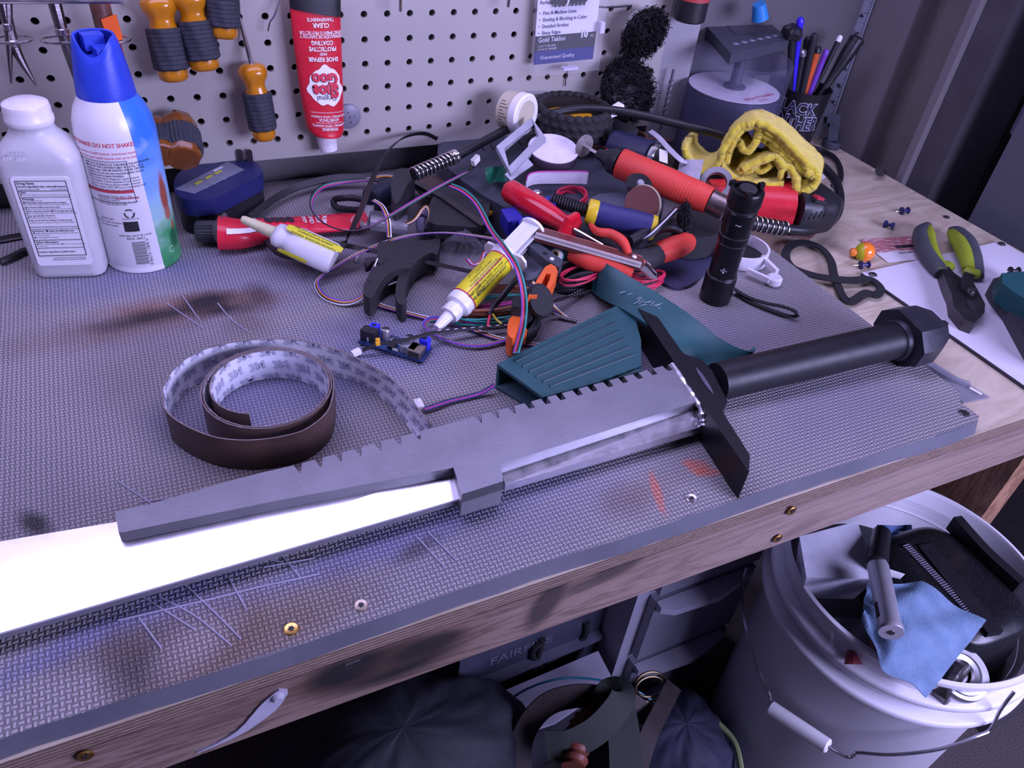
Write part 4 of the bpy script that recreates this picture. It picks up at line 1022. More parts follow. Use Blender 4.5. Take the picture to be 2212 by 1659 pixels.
for k in range(16):
    x = 1335+rnd.uniform(0, 90); y = 640+(x-1335)*.18+rnd.uniform(-8, 12); p = on(x, y, .031); q = on(x+rnd.uniform(4, 22), y-rnd.uniform(1, 10), .0313)
    b.tube([p, q], .00035, 4)
obj('scratch_marks', b, mt('pale_scratches', (.25, .32, .34), .5), gg, kind='stuff')

# ================= epoxy syringe =================
s0_, s1_ = on(943, 709, .010), on(1143, 500, .052); ds = (s1_-s0_); Ls = ds.length; ds.normalize()
MS = axis(s0_, ds, (1, 0, 0)); sy = thing('epoxy_syringe', 'yellow-labelled white glue syringe lying across the cable pile', 'syringe', s0_)
M_wp = mt('white_plastic', (.80, .80, .82), .3, var=.02, sub=.15)
def at_(x, y): # fraction along the syringe from the pixel on its centre line
    return ((Vector((x, y, 0))-Vector((943, 709, 0))).dot(Vector((200, -209, 0)))/(200*200+209*209))*Ls
b = B(MS); b.lathe([(0, 0), (.0038, 0), (.0050, .010), (.0056, .019), (0, .019)], 24); obj('nozzle', b, M_wp, sy)
b = B(MS); b.lathe([(0, .018), (.0085, .018), (.0090, .020), (.0090, .027), (.0080, .029), (0, .029)], 30, mod=lambda a, z: 1+.05*(math.cos(8*a) > .3)); obj('cap_ring', b, M_wp, sy)
y0_, y1_ = .040, .0995
b = B(MS); b.lathe([(0, .028), (.008, .028), (.0125, .031), (.0132, .034), (.0132, y0_), (.0128, y0_), (.0128, y1_), (.0135, y1_), (.0145, .104), (.0145, .109), (0, .109)], 40, sy=.92); obj('barrel', b, M_wp, sy)
m, nt, bs = new_mat('syringe_label'); n = N(nt); v = n.obj()
nt.links.new(n.ramp(n.noise(v, 40, 3), [(.3, (.66, .60, .015)), (.7, (.78, .72, .02))]), bs.inputs['Base Color']); bs.inputs['Roughness'].default_value = .3
b = B(MS); b.lathe([(.0130, y0_+.001), (.01335, y0_+.001), (.01335, y1_-.001), (.0130, y1_-.001)], 40, sy=.92); lab = obj('yellow_label', b, m, sy)
b = B(MS)
for z in (y0_+.001, y1_-.0012): b.lathe([(.0134, z-.0006), (.0136, z-.0006), (.0136, z+.0006), (.0134, z+.0006)], 40, sy=.92)
cam_l = MS.inverted() @ CAM; ca = math.atan2(cam_l.y/.92, cam_l.x)
def slab(a_off, z0, z1, w, b):
    q = ca + a_off; p = lambda z: (.0136*math.cos(q), .0136*.92*math.sin(q), z)
    b.strip([p(z0+(z1-z0)*k/4) for k in range(5)], w, .0003, up=(math.cos(q), math.sin(q), 0))
slab(-.12, y0_, y1_, .0007, b); obj('red_border', b, RD, lab)
b = B(MS)
def smap(a_off, z0):
    def fn(x, y, o):
        q = ca + a_off - y/.0134; return Vector((.01365*math.cos(q), .01365*.92*math.sin(q), z0 + x))
    return fn
for k, s_ in enumerate(("WARNING: EYE & SKIN IRRITANT", "Before using read and follow instructions on back", "No mixing required — press plunger", "KEEP OUT OF REACH OF CHILDREN")): b.text(s_, .0030, None, .02 if k in (0, 3) else 0, smap(.55-.22*k, (y0_+y1_)/2+.004), .85)
for k, s_ in enumerate(("Limit of liability: refund of purchase price only", "For professional advice call supplier", "Lot 84132", "NET WT. .85 OZ (25 ml)")): b.text(s_, .0027, None, 0, smap(-.32-.22*k, (y0_+y1_)/2), .85)
b.text("NO MIXING", .0042, None, .03, smap(.5, y0_+.010), .8); b.text("RIGHT COUNT", .0034, None, .03, smap(.15, y0_+.009), .8)
obj('label_text', b, mt('dark_olive_ink', (.06, .06, .02), .5), lab, ang=180)
MF = axis(s0_ + ds*.106, ds, Vector((0, 0, 1)).cross(ds))
b = B(MF); b.prism([(-.024, -.004), (-.020, -.009), (.020, -.009), (.024, -.004), (.024, .004), (.020, .009), (-.020, .009), (-.024, .004)], 0, .0028, bev=.0006); obj('finger_flange', b, M_wp, sy)
b = B(MF); b.box((0, 0, .024), (.020, .0016, .046)); b.box((0, 0, .024), (.0016, .013, .046)); b.box((0, .006, .024), (.018, .0014, .046)); b.box((0, -.006, .024), (.018, .0014, .046)); obj('plunger', b, M_wp, sy)
b = B(MF); b.lathe([(0, .046), (.0135, .046), (.0140, .048), (.0132, .0495), (0, .0495)], 36, sy=.85); obj('thumb_disc', b, M_wp, sy)
_b = B(MF); 

# ================= circuit board =================
q0, q1, q2 = on(773, 738, .0045), on(911, 781, .0045), on(936, 746, .0045); ux = (q1-q0).normalized(); Lx = (q1-q0).length; uy = Vector((-ux.y, ux.x, 0)); Ly = .0225
pc = thing('circuit_board', 'small blue power supply circuit board with USB socket and barrel jack', 'circuit board', (q0+q1)/2 - Vector((0, 0, .0045)))
M0 = frame(q0, ux); M_pcb = mt('blue_pcb', (.012, .035, .12), .35, var=.3, nscale=200)
def pb(name, c, s_, m_, bev=.0004, par=None): return obj(name, B(M0).box(c, s_, bev=bev), m_, par or pc)
obj('board', B(M0).box((Lx/2, Ly/2, -.0008), (Lx, Ly, .0016), bev=.0003), M_pcb, pc)
for cx_, cy_ in ((.003, .003), (Lx-.003, .003), (.003, Ly-.003), (Lx-.003, Ly-.003)): obj('standoff', B(M0).cyl((cx_, cy_, -.0045), (cx_, cy_, -.0015), .0018, None, 10), M_blk, pc)
M_bt = mt('blue_terminal', (.03, .03, .62), .35, var=.05)
jk = pb('barrel_jack', (.0075, .0075, .0055), (.0135, .0090, .0110), M_blk); obj('jack_pin', B(M0).box((.0085, .0027, .0035), (.002, .0008, .005)), M_shaft, jk)
for (cx_, cy_, nm) in ((.0075, .0165, 0), (Lx-.006, Ly-.0035, 1)):
    tb = pb('screw_terminal', (cx_, cy_, .005), (.0080, .0070, .0100), M_bt, .0008); obj('terminal_screw', B(M0).cyl((cx_, cy_, .0098), (cx_, cy_, .0104), .0018, None, 12), M_blk, tb)
M_alu = mt('aluminium_can', (.62, .62, .66), .3, .9, var=.03)
for cx_, cy_ in ((.0185, .0165), (Lx-.0195, Ly-.006)):
    b = B(M0 @ T((cx_, cy_, 0))); b.lathe([(0, 0), (.0042, 0), (.0042, .0010), (.0039, .0015), (.0040, .0085), (.0036, .0092), (0, .0092)], 24); cp = obj('capacitor', b, M_alu, pc)
    obj('capacitor_top', B(M0 @ T((cx_, cy_, 0))).prism([(.0036*math.cos(math.radians(a)), .0036*math.sin(math.radians(a))) for a in range(20, 201, 15)], .0092, .0094), BK, cp)
pb('inductor', (.0460, .0085, .0038), (.0135, .0110, .0070), mt('grey_ferrite', (.24, .25, .28), .5), .0006)
us = pb('usb_socket', (Lx-.0085, .0070, .0038), (.0125, .0125, .0070), mt('socket_metal', (.42, .36, .30), .28, 1), .0005); obj('socket_mouth', B(M0).box((Lx-.0085, .00055, .0038), (.0105, .0006, .005)), BK, us)
pb('chip', (.0300, .0075, .0012), (.0060, .0080, .0020), M_blk, .0002); pb('chip', (.0290, .0150, .0012), (.0050, .0050, .0020), M_blk, .0002); pb('crystal', (.0345, .0035, .0010), (.0050, .0020, .0016), WH, .0002)
b = B(M0)
for s_, x, y, sz in (("C. Onboard", .030, .0190, .0024), ("3V3  OFF 5V", .0310, .0125, .0018), ("GND", .0370, .0155, .0018), ("+", .0125, .0125, .003)): b.text(s_, sz, T((x, y, .0002)), .01)
for k in range(5):
    b.box((.0235+k*.0012, .0125, .0001), (.0006, .0018, .0002)); b.box((.0235+k*.0012, .0158, .0001), (.0006, .0018, .0002))
for p_, r_ in (((.0220, .0110), (.0290, .0110)), ((.0220, .0175), (.0290, .0175)), ((.0220, .0110), (.0220, .0175))): line(b, *p_, *r_, .0003)
obj('silkscreen', b, WH, pc, ang=180)

# ================= ribbon cables =================
CM = {'p': mt('wire_purple', (.16, .07, .42), .4), 'o': mt('wire_orange', (.72, .30, .04), .4), 'k': M_cab, 'w': mt('wire_white', (.78, .77, .78), .4), 'r': mt('wire_red', (.62, .03, .08), .4),
      'g': mt('wire_green', (.03, .28, .24), .4), 'b': mt('wire_blue', (.05, .06, .38), .4), 'm': mt('wire_magenta', (.52, .05, .30), .4), 'n': mt('wire_brown', (.22, .08, .04), .4), 'y': mt('wire_yellow', (.65, .55, .05), .4), 's': mt('wire_grey', (.66, .64, .72), .4)}
def ribbon(name, pts, cols, pitch, label, n=8, ups=None, group=None, world=None, twist=None, cat='cable', parent=None):
    P = world or W(pts, n); k = len(cols); sec = []; own = []
    for i in range(k):
        c = (i-(k-1)/2)*pitch
        for a in (150, 90, 30): sec.append((c + pitch*.5*math.cos(math.radians(a)), pitch*.45*math.sin(math.radians(a)))); own.append(i)
    for i in reversed(range(k)):
        c = (i-(k-1)/2)*pitch
        for a in (-30, -90, -150): sec.append((c + pitch*.5*math.cos(math.radians(a)), pitch*.45*math.sin(math.radians(a)))); own.append(i)
    b = B(); L_ = len(P); U = None
    if twist is not None: U = []
    if twist is not None:
        for i in range(L_):
            f = i/(L_-1)*(len(twist)-1); j = min(int(f), len(twist)-2); a = math.radians(twist[j]*(1-(f-j)) + twist[j+1]*(f-j))
            tg = (P[min(i+1, L_-1)]-P[max(i-1, 0)]).normalized(); side = tg.cross(Vector((0, 0, 1))); side = side.normalized() if side.length > 1e-4 else Vector((1, 0, 0)); up = side.cross(tg)
            U.append(up*math.cos(a) + side*math.sin(a))
    b.sweep(P, sec, up=(0, 0, 1), ups=U); b.bm.faces.ensure_lookup_table()
    ns = len(sec)
    for fi, f in enumerate(b.bm.faces):
        if fi < (L_-1)*ns: f.material_index = own[fi % ns]
    return obj(name, b, [CM[c] for c in cols], parent, label if parent is None else None, cat if parent is None else None, group, ang=180)
G_RC = 'flat ribbon cables in the tangled pile'
ribbon('ribbon_cable', [(1100, 523, .045), (1030, 510, .040), (950, 503, .032), (870, 512, .026), (790, 540, .020), (720, 578, .012), (690, 600, .008), (684, 618, .006), (702, 642, .004), (740, 654, .004), (772, 648, .006), (790, 628, .010), (800, 595, .020), (814, 560, .028)], 'pokw', .00135, 'purple orange black white ribbon cable looping left of the trigger clamp', group=G_RC, twist=[0, 10, 20, 0, 20, 30, 50, 60, 30, -20, -40, -60])
ribbon('ribbon_cable', [(880, 605, .012), (845, 615, .012), (812, 636, .008), (806, 650, .005), (830, 662, .003), (880, 676, .003), (945, 692, .003), (1010, 708, .003), (1065, 727, .003), (1110, 738, .003), (1165, 745, .003)], 'wkop', .00135, 'white black orange purple ribbon cable crossing the mat under the syringe tip', group=G_RC, twist=[50, 60, 30, 0, 0, 0, 0, 0])
ribbon('ribbon_cable', [(1010, 372, .062), (960, 398, .060), (900, 432, .055), (840, 468, .048), (790, 493, .042), (745, 498, .036), (700, 482, .030), (674, 452, .026), (676, 425, .024), (700, 402, .022), (750, 392, .022), (800, 388, .026)], 'kgrp', .0014, 'green red purple ribbon cable arching above the red tube end', group=G_RC, twist=[10, 0, 0, 20, 20, 40, 60, 60, 30, 0])
ribbon('ribbon_cable', [(968, 398, .058), (1000, 412, .058), (1030, 440, .056), (1060, 495, .056), (1090, 535, .060), (1118, 580, .058), (1132, 640, .045), (1130, 700, .030), (1115, 762, .034)], 'gkrp', .00150, 'long green red purple ribbon cable running over the syringe plunger to the green housing', group=G_RC, twist=[20, 20, 0, 0, 0, 0, 10, 20])
ribbon('ribbon_cable', [(1115, 728, .004), (1040, 746, .004), (975, 738, .004), (925, 712, .005), (918, 697, .007), (940, 688, .008), (1000, 692, .006), (1050, 690, .004), (1110, 696, .004)], 'pbrg', .00125, 'purple and green ribbon cable loop lying behind the circuit board', group=G_RC, twist=[0, 10, 30, 40, 30, 0])
ribbon('ribbon_cable', [(806, 432, .040), (826, 446, .038), (838, 475, .034), (841, 512, .028)], 'wkop', .0013, 'short white orange ribbon cable piece standing behind the red tube end', group=G_RC)
ribbon('ribbon_cable', [(840, 497, .020), (890, 478, .034), (912, 452, .046), (922, 446, .05), (927, 460, .046), (920, 485, .036), (905, 512, .024)], 'kown', .0011, 'thin white brown ribbon loop arched above the black trigger clamp', group=G_RC, twist=[30, 60, 60, 40])
ribbon('ribbon_cable', [(945, 300, .050), (915, 288, .056), (875, 296, .058), (845, 318, .058), (822, 350, .052), (800, 398, .044), (785, 440, .042), (768, 480, .038), (750, 515, .030), (728, 545, .012), (690, 562, .006), (650, 550, .006), (615, 535, .010)], 'kkkkk', .0015, 'black ribbon cable arching high over the pile beside the pegboard', group=G_RC, twist=[60, 50, 40, 30, 20, 20, 30, 40, 50, 30])
ribbon('ribbon_cable', [(790, 388, .020), (830, 380, .026), (862, 385, .030), (880, 395, .030)], 'wkoo', .0013, 'white and orange ribbon cable bit lying behind the black clamp head', group=G_RC)
ribbon('ribbon_cable', [(1148, 610, .020), (1175, 640, .010), (1200, 668, .004), (1225, 688, .003)], 'wokp', .00125, 'white orange ribbon cable dropping from the orange clamp to the mat', group=G_RC, twist=[60, 30, 0])
rc = thing('cable_with_connector', 'black bundled cable with white plug lying over the circuit board', 'cable', on(780, 758))
ribbon('wires', [(783, 757, .006), (800, 750, .009), (818, 742, .012), (860, 738, .014), (900, 728, .016), (940, 718, .014), (1000, 712, .010), (1060, 706, .009), (1110, 702, .010), (1150, 694, .012)], 'kkkk', .0013, None, parent=rc)
M2 = frame(on(770, 761, .005), (on(783, 755, .006)-on(770, 761, .005)))
obj('plug', B(M2).box((0, 0, 0), (.0075, .0050, .0040), bev=.0004), WH, rc)
for k in range(2): obj('cable_tag', B().box(on(816, 735+k*7, .0135), (.0036, .0028, .0030), bev=.0006), mt('amber_tag', (.80, .40, .02), .4), rc)
b = B(); rnd = random.Random(4)
for k in range(9):
    a_ = W([(960+k*12, 718-k*1.8, .0118)]*2, 1)[0]; b.box(a_, (.003, .0005, .0003), RZ(0)) if False else b.strip([on(945+k*18, 714-k*1.5, .0148-.0004*k), on(953+k*18, 713-k*1.5, .0148-.0004*k)], .0007, .0003)
obj('sleeve_dash', b, CM['s'], rc)
rc = thing('connector_lead', 'red and blue lead with white plug lying beside the coil of strip', 'cable', on(905, 876))
ribbon('wires', [(915, 884, .004), (940, 876, .004), (975, 865, .003), (1010, 857, .003), (1040, 848, .004), (1068, 832, .010)], 'kbrb', .0012, None, parent=rc)
M2 = frame(on(905, 875, .004), on(914, 888, .004)-on(903, 866, .004)); b = B(M2); b.box((0, 0, 0), (.0105, .0060, .0050), bev=.0004); pl_ = obj('plug', b, WH, rc)
b = B(M2)
for k in range(4): b.box((-.0036+k*.0024, -.001, .0026), (.001, .0022, .0003))
obj('plug_slots', b, MATS['wire_grey'], pl_)
rc = thing('cable_plug', 'white four-pin plug end standing up from the pile near the grey frame', 'plug', on(1026, 350, .05))
M2 = frame(on(1027, 346, .065), (.8, .5, .35), (-.3, -.2, .9)); b = B(M2); b.box((0, 0, 0), (.0105, .0050, .0070), bev=.0004); pl_ = obj('housing', b, WH, rc)
b = B(M2)
for k in range(4):
    for j in (-1, 1): b.box((-.0036+k*.0024, j*.0012, .0036), (.0012, .0010, .0003))
obj('pin_holes', b, BK, pl_)
ribbon('wires', None, 'kybk', .0012, None, world=curve([on(1024, 352, .060), on(1018, 365, .05), on(1012, 372, .046)], 5), parent=rc)

# ================= trigger clamps =================
M_clamp = mt('clamp_nylon', (.020, .020, .022), .55, var=.1, bump=.25, bscale=300); M_bar = mt('blued_steel_bar', (.10, .09, .09), .4, .9, var=.15)
def zb(L_): return [(x/3.95+400, y/3.95+380) for x, y in L_]
cl1 = thing('trigger_clamp', 'black trigger bar clamp lying in front of the cable pile, trigger towards the viewer', 'clamp', on(840, 600), group='black trigger bar clamps')
P = opx(zb([(1640, 700), (1640, 610), (1700, 555), (2100, 545), (2140, 500), (2178, 540), (2150, 665), (2090, 655), (1990, 715), (1930, 780), (1850, 790), (1760, 820), (1690, 880), (1640, 960), (1610, 1020), (1570, 1040), (1520, 1000), (1530, 920), (1590, 800)]), .026)
P = curve(P, 3, True)
b = B(); b.prism(flat(P), ZM+.006, ZM+.026, bev=.0015, seg=2); bd = obj('body', b, M_clamp, cl1)
P = curve(opx(zb([(1850, 780), (1812, 880), (1795, 980), (1808, 1070), (1850, 1100), (1888, 1078), (1872, 990), (1890, 900), (1925, 800)]), .020), 3, True)
b = B(); b.prism(flat(P), ZM+.002, ZM+.020, bev=.0015); obj('trigger', b, M_clamp, cl1)
P = curve(opx(zb([(1530, 720), (1545, 700), (1640, 690), (1690, 720), (1660, 745), (1600, 722), (1545, 745)]), .028), 3, True)
b = B(); b.prism(flat(P), ZM+.018, ZM+.028, bev=.001); obj('release_lever', b, M_clamp, cl1)
b = B(); b.strip([on(705, 522, .018), on(905, 562, .018)], .0075, .005, up=(0, .6, .8)); b.strip([on(905, 562, .018), on(1040, 592, .022)], .0065, .0035, up=(0, .6, .8)); obj('bar', b, M_bar, cl1)
for x, y in ((1720, 715), (1925, 745), (1575, 890)):
    p = on(x/3.95+400, y/3.95+380, .026); obj('screw', B().cyl(p-Vector((0, 0, .001)), p+Vector((0, 0, .0006)), .0016, None, 12), M_bar, cl1)
cl2 = thing('trigger_clamp', 'large black bar clamp buried under cables behind the first trigger clamp', 'clamp', on(980, 450), group='black trigger bar clamps')
P = curve(opx([(925, 478), (935, 425), (965, 400), (1010, 408), (1045, 396), (1072, 374), (1092, 372), (1100, 388), (1085, 410), (1062, 432), (1055, 468), (1040, 490), (990, 488)], .036), 3, True)
b = B(); b.prism(flat(P), ZM+.020, ZM+.036, bev=.0018); obj('body', b, M_clamp, cl2)
P = curve(opx([(846, 385), (862, 364), (885, 366), (897, 380), (880, 398), (868, 425), (855, 440), (846, 420)], .050), 3, True)
b = B(); b.prism(flat(P), ZM+.020, ZM+.050, bev=.0025); obj('jaw', b, M_clamp, cl2)
b = B(); b.strip([on(872, 383, .036), on(960, 430, .036), on(1045, 490, .036)], .0085, .005); obj('bar', b, M_bar, cl2)
for x, y in ((1082, 393), (1056, 418), (1042, 437), (976, 448)):
    p = on(x, y, .036); obj('screw', B().cyl(p-Vector((0, 0, .001)), p+Vector((0, 0, .0008)), .0018, None, 12), M_bar, cl2)
b = B(); P = curve(opx([(925, 487), (1045, 492), (1062, 500), (1040, 508), (935, 500)], .024), 2, True); b.prism(flat(P), ZM+.008, ZM+.024, bev=.001); obj('lower_jaw', b, M_clamp, cl2)
# rusty flat plate, motor and black bits under the clamp
obj('rusty_plate', B().prism(flat(opx([(880, 392), (940, 378), (985, 405), (985, 430), (925, 425)], .020)), ZM+.016, ZM+.020, bev=.001), mt('rusty_brown', (.075, .045, .035), .6, var=.3), label='dull brown metal plate under the second black clamp', cat='plate')
P = on(815, 430, .022); obj('dc_motor', B().cyl(on(800, 432, .020), on(850, 410, .020), .014, None, 28, .002), mt('dark_navy', (.025, .028, .05), .45), label='dark cylinder body wedged between black ribbon cable and clamp jaw', cat='motor')
obj('goggle_clip', B().tube(W([(722, 432, .012), (740, 428, .018), (765, 428, .02), (790, 436, .02), (780, 452, .014), (745, 452, .008), (724, 446, .008)], 6, True), .0035, 10), M_blk, label='glossy black looped clip lying behind the red tube', cat='clip')

# ================= red contact-cement tube lying down =================
rt = thing('adhesive_tube', 'crumpled red adhesive tube lying on the mat with dark grey ribbed cap', 'tube', on(600, 520))
e0_, e1_ = on(425, 500, .014), on(466, 500, .015); dd = (e1_-e0_).normalized()
b = B(axis(e0_, dd)); L_ = (e1_-e0_).length; b.lathe([(0, 0), (.0095, 0), (.0105, .001), (.0108, L_*.92), (.0100, L_), (0, L_)], 48, mod=lambda a, z: 1+.03*math.cos(24*a)); obj('cap', b, mt('charcoal_cap', (.030, .032, .036), .5), rt)
b = B(axis(e1_, dd)); b.lathe([(.0095, -.001), (.0130, .003), (.0185, .010), (0, .010)], 40, sx=1.0); obj('shoulder', b, mt('grey_shoulder', (.14, .13, .13), .45), rt)
# body runs from round shoulder to a flat crimp
C0 = [on(472, 503, .017), on(520, 505, .015), on(570, 497, .013), (on(630, 490, .010)), on(690, 484, .008), on(750, 480, .008), on(785, 478, .012)]
HWs = [(.0190, .0165), (.0185, .0140), (.0165, .0110), (.0160, .0080), (.0175, .0055), (.0195, .0035), (.0150, .0022)]
cc_ = curve(C0, 5); ks = []
for i in range(len(cc_)):
    f = i/(len(cc_)-1)*(len(HWs)-1); j = min(int(f), len(HWs)-2); q = f-j; ks.append((HWs[j][0]*(1-q)+HWs[j+1][0]*q, HWs[j][1]*(1-q)+HWs[j+1][1]*q))
rnd = random.Random(8)
sec = [(math.cos(2*math.pi*k/24), math.sin(2*math.pi*k/24)) for k in range(24)]
b = B(); b.sweep(cc_, sec, up=(0, 0, 1), scale=ks)
M_rt2 = mt('wrinkled_red', (.62, .02, .045), .28, var=.1, nscale=50, bump=.9, bscale=45)
rb = obj('tube_body', b, M_rt2, rt, ang=60)
def rmap(fr, off, rot=0):
    def fn(x, y, o):
        cr, sr = math.cos(rot), math.sin(rot); x, y = x*cr-y*sr, x*sr+y*cr
        Lc = .185; f = max(0, min(.999, fr + x/Lc))*(len(cc_)-1); j = int(f); q = f-j
        p = cc_[j]*(1-q)+cc_[min(j+1, len(cc_)-1)]*q; k = ks[j]; tg = (cc_[min(j+1, len(cc_)-1)]-cc_[max(0, j-1)]).normalized(); sd2 = tg.cross(Vector((0, 0, 1))).normalized()
        s_ = max(-.95, min(.95, (-y+off)/k[0])); return p + sd2*(s_*k[0]) + Vector((0, 0, 1))*(k[1]*math.sqrt(1-s_*s_)+.0006)
    return fn
b = B()
for s_, fr, of, sz, ro in (("FLAMMABLE", .22, -.002, .0042, 1.45), ("liquid and vapor", .25, 0, .0028, 1.45), ("for industrial use", .29, 0, .0024, 1.45), ("CRAFT", .62, .0, .0062, 1.4), ("AUTO", .66, .0, .0060, 1.4), ("METAL", .70, .0, .0060, 1.4), ("GLASS", .58, 0, .0055, 1.4), ("3.7 fl oz", .88, .0, .0050, 1.5), ("(109.4 mL)", .92, 0, .0055, 1.5)): b.text(s_, sz, None, .03, rmap(fr, of, ro), .95)
obj('white_lettering', b, WH, rb, ang=180)
b = B(); b.text("6000", .016, None, .06, rmap(.43, .0), 1.0); obj('dark_lettering', b, BK, rb, ang=180)
b = B(); rr_ = rmap(.06, .0155); b.grid(lambda u, v_: rmap(.08+.20*u, .0125+.004*v_-.002*u)(0, 0, 0) + Vector((0, 0, .0004)), 8, 1); 
obj('pale_panel', b, WH, rb)
obj('crimped_sleeve', B().grid(lambda u, v_: on(785+u*22-4*v_, 448+v_*44, .020+.006*math.sin(5*u)*.3), 4, 8, thick=.003), mt('silver_foil', (.62, .60, .62), .3, .8, bump=.6, bscale=100), rt)
b = B(); P = [on(776, 462, .026), on(784, 452, .028), on(795, 470, .026), on(788, 486, .024)]; b.hexa([p-Vector((0, 0, .002)) for p in P] + P); obj('red_label_end', b, RD, rt)

# ================= small glue bottle on a black pen clip =================
g0, g1 = on(521, 472, .046), on(722, 560, .020); dg = (g1-g0).normalized(); Lg = (g1-g0).length
sg = thing('glue_bottle', 'small white glue bottle with cream nozzle cap and yellow label lying tilted', 'bottle', on(650, 540))
k_ = lambda f: Lg*f
MG = axis(g0, dg)
obj('nozzle_cap', B(MG).lathe([(0, 0), (.0030, .0006), (.0040, .003), (.0062, k_(.34)), (.0075, k_(.36)), (0, k_(.36))], 28), mt('cream_plastic', (.62, .60, .36), .4, sub=.2), sg, ang=50)
obj('body', B(MG).lathe([(0, k_(.345)), (.0085, k_(.35)), (.0125, k_(.38)), (.0130, k_(.43)), (.0115, k_(.47)), (.0118, k_(.50)), (.0165, k_(.58)), (.0170, k_(.65)), (.0172, k_(.97)), (.0155, k_(1.0)), (0, k_(1.005))], 36, sy=.72), M_hdpe, sg, ang=50)
cg = MG.inverted() @ CAM; cga = math.atan2(cg.y/.72, cg.x)
def gmap(a_off, z0, R1=.0174):
    def fn(x, y, o):
        q = cga + a_off - y/R1; return Vector((R1*math.cos(q), R1*.72*math.sin(q), z0 + x))
    return fn
def patch(b, f, x0, x1, ya, yb, nu=10, nv=8, rounded=True):
    def g(u, v_):
        x = x0+(x1-x0)*u; e = .5-abs(u-.5); k = 1 if not rounded else min(1, .55+e*3.2); return f(x, (ya+yb)/2 + (yb-ya)*(v_-.5)*k, 0)
    b.grid(g, nu, nv)
b = B(MG); patch(b, gmap(-.75, k_(.76)), -.028, .028, -.006, .0065); M_yl = mt('yellow_paper', (.60, .58, .03), .4, var=.05); gl = obj('yellow_label', b, M_yl, sg, ang=180)
b = B(MG)
for k, s_ in enumerate(("WARNING  BONDS SKIN INSTANTLY", "CYANOACRYLATE ADHESIVE", "KEEP OUT OF REACH OF CHILDREN")): b.text(s_, .0032, None, .015, gmap(-.50-.26*k, k_(.76), .0177), .85)
obj('label_text', b, mt('dark_olive_ink', (.06, .06, .02), .5), gl, ang=180)
b = B(MG); patch(b, gmap(1.0, k_(.64)), -.016, .014, -.003, .004); obj('lower_label', b, M_yl, sg, ang=180)
obj('usb_lead', B().strip(W([(572, 515, .010), (600, 545, .010), (640, 556, .012), (690, 562, .014), (722, 545, .022), (745, 525, .026)], 8), .006, .003, up=(0, -.3, 1)), M_cab, label='short black flat lead curving below the small glue bottle', cat='cable')
obj('wire_end', B().cyl(on(773, 548, .004), on(769, 564, .003), .0016, .0013, 8), WH, label='tiny white wire end lying between cable loop and clamp', cat='wire')
# ================= the tangled pile =================
M_slate = mt('slate_plastic', (.050, .054, .072), .55, var=.08, bump=.2); M_red = mt('red_plastic', (.60, .022, .035), .34, var=.04, bump=.12, bscale=300); M_orr = mt('orange_red_rubber', (.66, .055, .035), .55, var=.05, bump=.15, bscale=300)
M_chr = mt('bright_chrome', (.80, .78, .76), .16, 1, var=.02); M_gun = mt('gunmetal', (.16, .15, .15), .35, .9, var=.12)
case = thing('plastic_case', 'low dark slate plastic case lid under the tangled pile against the pegboard', 'case', on(1180, 380))
P = curve(opx([(945, 330), (962, 302), (1060, 292), (1200, 282), (1330, 300), (1420, 345), (1440, 420), (1390, 480), (1290, 495), (1160, 478), (1040, 420), (965, 360)], .040), 2, True)
b = B(); b.prism(flat(P), ZM+.002, ZM+.040, bev=.004, seg=3); obj('lid', b, M_slate, case)
P = curve(opx([(1270, 430), (1330, 415), (1390, 430), (1385, 480), (1320, 495), (1275, 480)], .046), 2, True)
b = B(); b.prism(flat(P), ZM+.038, ZM+.046, bev=.002); obj('raised_panel', b, mt('slate_blue', (.085, .092, .125), .6), case)
b = B()
for k in range(8): b.box(on(1000+k*22, 318-k*2, .041), (.010, .0012, .0015), RZ(0)) if False else b.strip([on(1000+k*20, 322-k*3, .041), on(1006+k*20, 330-k*3, .041)], .0015, .001)
obj('lid_rib', b, M_blkm, case)

# flexible shaft with spring strain relief
fx = thing('flexible_shaft', 'long black flexible shaft with steel spring end arching over the back of the pile', 'flexible shaft', on(900, 380))
F_ = [on(985, 338, .062), on(1060, 298, .070), on(1130, 262, .078), on(1190, 246, .086), on(1250, 236, .092), on(1320, 238, .096), on(1400, 252, .094), on(1480, 272, .090), on(1560, 292, .085), on(1640, 330, .07)]
obj('sheath', B().tube(curve(F_, 8), .0052, 14), M_cab, fx)
s0_, s1_ = on(893, 377, .058), on(982, 339, .064); dd = (s1_-s0_).normalized(); Ms = axis(s0_, dd)
def spring(M, L_, r, turns, wr, nm='spring', m_=None, par=None):
    n_ = int(turns*14); b = B(M); b.tube([(r*math.cos(2*math.pi*k/14), r*math.sin(2*math.pi*k/14), L_*k/n_) for k in range(n_+1)], wr, 6); return obj(nm, b, m_ or M_chr, par, ang=60)
spring(Ms, (s1_-s0_).length, .0072, 10.5, .0011, par=fx)
obj('inner_cable', B().cyl(s0_, s1_, .0062, None, 16), M_cab, fx); obj('end_collar', B().cyl(s1_-dd*.004, s1_+dd*.003, .0080, None, 20, .001), M_chr, fx)
# chrome collet tool on top
t = thing('collet_tool', 'small chromed collet with black tip pointing left beside the white jar', 'collet', on(1160, 235, .07))
p0, p1 = on(1137, 219, .088), on(1182, 246, .084); dd = (p1-p0).normalized(); L_ = (p1-p0).length
obj('collet', B(axis(p0, dd)).lathe([(0, 0), (.001, 0), (.0028, L_*.22), (.0032, L_*.30), (.0045, L_*.34), (.0045, L_*.42), (.0032, L_*.46), (.0036, L_*.8), (.0048, L_*.84), (.0048, L_*.96), (0, L_)], 20), M_gun, t)
